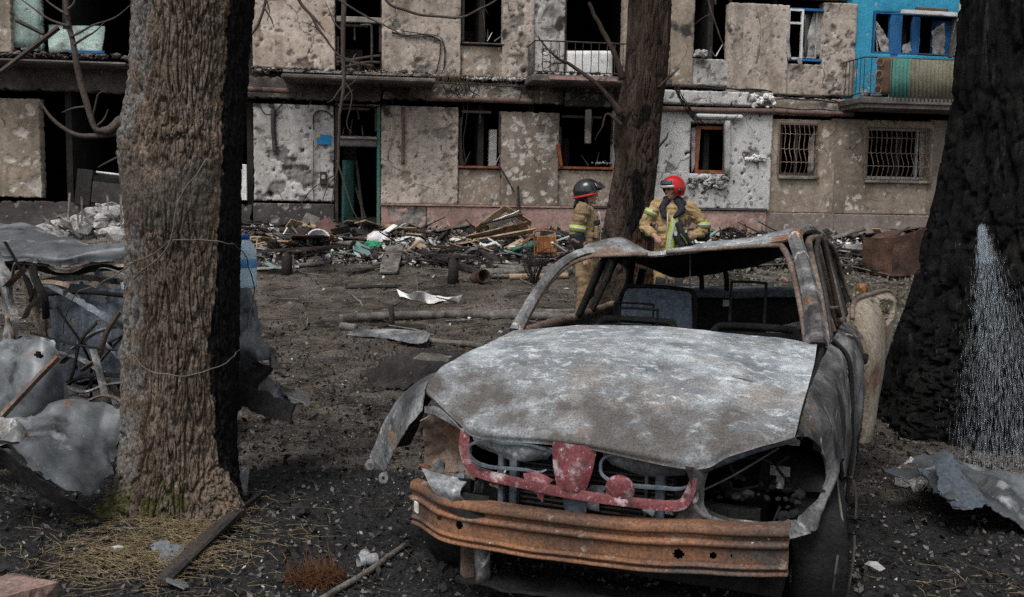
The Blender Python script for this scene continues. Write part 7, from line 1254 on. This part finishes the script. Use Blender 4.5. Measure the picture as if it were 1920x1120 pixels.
# ------------------------------------------------------------------ loose scatter: ash flakes, twigs, straw, rubble, water
def scatter_flakes(name, n, fn, smin, smax, mt_, label, seed, tilt=.7):
    rs = np.random.default_rng(seed); c = fn(rs, n); n = len(c); s_ = smin+(smax-smin)*rs.random(n)**3
    a = rs.normal(size=(n, 3)); a[:, 2] *= tilt; a /= np.linalg.norm(a, axis=1)[:, None]; b = np.cross(a, rs.normal(size=(n, 3))); b[:, 2] *= tilt; b /= np.linalg.norm(b, axis=1)[:, None]
    k = rs.random((n, 4))*.6+.55; z = np.abs(s_)*.35
    P = np.stack([c+a*(s_*k[:, 0])[:, None], c+b*(s_*k[:, 1]*.6)[:, None], c-a*(s_*k[:, 2])[:, None], c-b*(s_*k[:, 3]*.6)[:, None]], 1); P[..., 2] += z[:, None]
    F = np.arange(n*4).reshape(n, 4); o = mk(name, P.reshape(-1, 3), F, MATS[mt_]); T(o, label, None, None, 'stuff'); return o
def field(y0, y1, power=1.0, wx=.80, mask=None):
    def f(rs, n):
        y = y0+(y1-y0)*rs.random(n)**power; x = (rs.random(n)*2-1)*(wx*y+.3); z = gz(x, y)
        if mask is not None:
            P = np.stack([x, y, 0*x], -1); k = mask(P, rs); x, y, z = x[k], y[k], z[k]
        return np.stack([x, y, z+.008], -1)
    return f
clump = lambda f, lo: (lambda P, rs: fbm(P*f, 3)+.35*rs.normal(size=len(P)) > lo)
scatter_flakes('white_ash', 20000, field(2.4, 9, 1.5, mask=clump(1.1, .25)), .002, .013, 'flake_white', 'white ash flakes scattered over the black ground', 1)
scatter_flakes('grey_ash', 42000, field(2.4, 10, 1.5), .003, .022, 'flake_grey', 'grey ash scattered over the black ground', 2)
scatter_flakes('charcoal', 50000, field(2.4, 12, 1.4), .004, .035, 'char_bits', 'black charcoal bits scattered over the ground', 3, 1)
scatter_flakes('leaf_litter', 31000, field(6, 20, .9), .008, .045, 'leaf_litter', 'dead leaves trodden into the soil', 4)
scatter_flakes('pale_grit', 16000, field(6, 20, .8, mask=clump(.7, .15)), .006, .035, 'flake_grey', 'grey plaster grit strewn over the soil', 5)
scatter_flakes('pale_chips', 2600, field(7, 20, .7, mask=clump(.7, .2)), .008, .05, 'flake_white', 'white plaster chips strewn over the soil', 6)
def band(rs, n):
    px = 430+1320*rs.random(n); y = 16.2+5.0*rs.random(n)**.8; x = (px-960)/F_PX*y*1.01; return np.stack([x, y, gz(x, y)+.02+.22*rs.random(n)*ss(17.5, 20.5, y)], -1)
scatter_flakes('plaster_rubble', 7000, band, .02, .10, 'broken_concrete', 'broken plaster strewn along the foot of the building', 7); scatter_flakes('charred_rubble', 9000, band, .03, .16, 'wood_char', 'charred scraps strewn along the foot of the building', 8); scatter_flakes('white_rubble', 1500, band, .02, .12, 'white_sheet', 'white scraps strewn along the foot of the building', 9); scatter_flakes('grey_rubble', 5000, band, .03, .12, 'concrete', 'grey scraps strewn along the foot of the building', 10)
def sticks(name, n, fn, lmin, lmax, r_, mt_, label, seed, rise=.15):
    rs = np.random.default_rng(seed); c = fn(rs, n); n = len(c); a = rs.random(n)*6.283; l = lmin+(lmax-lmin)*rs.random(n)**2; d = np.stack([np.cos(a), np.sin(a), rise*np.abs(rs.normal(size=n))], -1)
    s_ = np.stack([-np.sin(a), np.cos(a), 0*a], -1); bend = s_*(l*.09*rs.normal(size=n))[:, None]; V = []
    for q, f in ((0, -.5), (1, 0), (2, .5)):
        ctr = c+d*(l*f)[:, None]+bend*(1-abs(f)*2); ctr[:, 2] += r_+(l*rise*.5*.6)
        for k in range(3):
            th = k*2.094; V.append(ctr+(s_*math.cos(th)+np.array([0, 0, 1])*math.sin(th))*r_*(1 if q < 2 else .6))
    V = np.stack(V, 1).reshape(-1, 3); base = (np.arange(n)*9)[:, None]
    F = np.concatenate([base+np.array([[q*3+k, q*3+(k+1) % 3, q*3+3+(k+1) % 3, q*3+3+k]]) for q in range(2) for k in range(3)]); return T(mk(name, V, F, MATS[mt_]), label, None, None, 'stuff')
EC = G(332, 965)
def straw_f(rs, n):
    x = EC.x+.06+.25*rs.normal(size=n); y = EC.y-.42+.27*rs.normal(size=n); k = (fbm(np.stack([x*3, y*3, 0*x], -1), 2)+.4*rs.normal(size=n) > -.1) & (np.hypot(x-EC.x-.02, y-5.0) > .31); x, y = x[k], y[k]
    return np.stack([x, y, gz(x, y)+.012+.02*rs.random(len(x))], -1)
sticks('straw', 3400, straw_f, .03, .17, .0014, 'straw', 'yellow straw strewn round the elm roots', 11, .18)
def straw2(rs, n):
    x = 1.9+.25*rs.normal(size=n); y = 4.0+.15*rs.normal(size=n); return np.stack([x, y, gz(x, y)+.015], -1)
sticks('straw', 45, straw2, .05, .18, .0018, 'straw', 'thin straw strewn on the ash near the front wheel', 12, .2)
def tuft(rs, n):
    g = G(592, 1095); a = rs.random(n)*6.28; q = .03+.07*rs.random(n); x = g.x+q*np.cos(a)*1.1; y = g.y+q*np.sin(a)*.8; return np.stack([x, y, gz(x, y)+.02*rs.random(n)], -1)
sticks('pine_needles', 420, tuft, .06, .16, .0016, 'needles', 'tuft of rusty brown pine needles in the ash', 13, .7)
sticks('twigs', 1500, field(2.5, 9, 1.3), .04, .3, .003, 'char_bits', 'burnt twigs strewn over the ash', 14, .12); sticks('fine_twigs', 900, field(2.5, 8, 1.3), .05, .25, .0022, 'leaf_litter', 'thin brown stalks strewn over the ash', 15, .15)
sticks('yard_laths', 260, field(9, 18, .7), .15, .8, .014, 'wood_grey', 'splintered laths strewn over the soil of the yard', 26, .08); sticks('yard_twigs', 2600, field(7, 19, .8), .08, .5, .006, 'leaf_litter', 'twigs strewn over the soil of the yard', 16, .1); sticks('laths', 420, band, .2, 1.1, .018, 'wood_grey', 'splintered laths strewn along the foot of the building', 17, .2); sticks('tan_laths', 130, band, .2, .9, .02, 'wood_tan', 'tan splinters strewn along the foot of the building', 18, .25); sticks('black_laths', 420, band, .2, 1.2, .022, 'wood_char', 'charred laths strewn along the foot of the building', 19, .2)
def boards(name, n, mt_, label, seed, lmin=.3, lmax=1.3):
    rs = np.random.default_rng(seed); m = MB()
    for k in range(n):
        px = 440+1290*rs.random(); y = 17.2+3.6*rs.random()**.7; x = (px-960)/F_PX*y; z = float(gz(x, y))+.04+.30*rs.random()*float(ss(17.5, 20.3, y)); l = lmin+(lmax-lmin)*rs.random()**2; w_ = .04+.12*rs.random()
        M_ = Matrix.Translation((x, y, z))@Matrix.Rotation(rs.random()*3.14, 4, 'Z')@Matrix.Rotation(rs.normal()*.28, 4, 'Y')@Matrix.Rotation(rs.normal()*.5, 4, 'X'); m.box((-l/2, -w_, -.012), (l/2, w_, .012), M_)
    return T(m.build(name, MATS[mt_]), label, None, None, 'stuff')
boards('grey_boards', 90, 'wood_grey', 'broken grey boards heaped along the foot of the building', 101); boards('charred_boards', 110, 'wood_char', 'charred boards heaped along the foot of the building', 102); boards('tan_boards', 46, 'wood_tan', 'broken tan boards heaped along the foot of the building', 103); boards('white_boards', 34, 'white_paint', 'broken white boards heaped along the foot of the building', 104, .2, .7); boards('teal_boards', 12, 'board_teal', 'broken teal boards heaped along the foot of the building', 105, .2, .8); boards('red_boards', 16, 'board_mauve', 'broken red-brown boards heaped along the foot of the building', 106, .2, .8)
def bk_grass(rs, n):
    y = 10+9*rs.random(n); x = y*(.13+.36*rs.random(n)); return np.stack([x, y, gz(x, y)+.02], -1)
scatter_flakes('trampled_grass', 12000, bk_grass, .01, .06, 'grass_pale', 'trampled pale dead grass behind the burnt car', 20, 1.2) if 'grass_pale' in MATS else None
# hump of burnt cloth beside the car bonnet
gskin('burnt_blanket', [[(700, 700, .0), (745, 672, .05), (790, 660, .10), (850, 662, .05), (880, 668, .0)], [(690, 715, .02), (740, 690, .14), (790, 680, .2), (850, 680, .16), (880, 690, .02)], [(680, 735, .0), (735, 720, .06), (790, 712, .12), (830, 712, .08), (870, 715, .0)]], 50, 60, .006, 'wood_char', 'burnt blanket heaped on the ground beside the bonnet', 'blanket', dent=.03, dscale=5, fold=.10, fscale=8)
gskin('grey_rag', [[(760, 678, .18), (800, 665, .24), (845, 668, .2)], [(750, 690, .14), (790, 685, .2), (830, 688, .16)]], 14, 16, .006, 'wood_grey', 'grey rag lying on the burnt blanket', 'rag', dent=.02, fold=.05, fscale=9)
# water: jet fanning down over the charred trunk
wm = bpy.data.materials.new('water_drops'); wm.use_nodes = True; wb_ = wm.node_tree.nodes['Principled BSDF']; wb_.inputs['Base Color'].default_value = (.80, .88, .95, 1); wb_.inputs['Roughness'].default_value = .08; wb_.inputs['Transmission Weight'].default_value = .85; wb_.inputs['IOR'].default_value = 1.33; MATS['water_drops'] = wm
rs = np.random.default_rng(77); src = np.array(tuple(D(1838, 425, 6.25))); V = []; F = []; n = 0
m = MB()
for k in range(6500):
    f = rs.random()**.75; vx = .30+rs.normal()*.48
    f = f if k % 6 else .14*rs.random(); dz = -1.62*f; spread = vx*(.03+.62*f**1.15)*(1 if vx > 0 else .62); p = src+np.array([spread, -.35*f+.12*rs.normal()*f, dz]); l = .012+.045*rs.random()*(.4+f); d = np.array([spread*.45/(abs(dz)+.15), -.12, -1.]); d /= np.linalg.norm(d); w_ = (.0005+.0011*rs.random()**3)*(1.25-.3*min(2.4, abs(vx-.2)/.5))
    e1 = np.array([w_, 0, 0]); e2 = np.array([0, w_, 0]); m.add([p-d*l, p+e1, p+e2, p-e1, p-e2, p+d*l*.6], [(0, 1, 2), (0, 2, 3), (0, 3, 4), (0, 4, 1), (5, 2, 1), (5, 3, 2), (5, 4, 3), (5, 1, 4)])
T(m.build('water_spray', wm, None), 'spray of water drops fanning down over the charred tree', None, None, 'stuff')
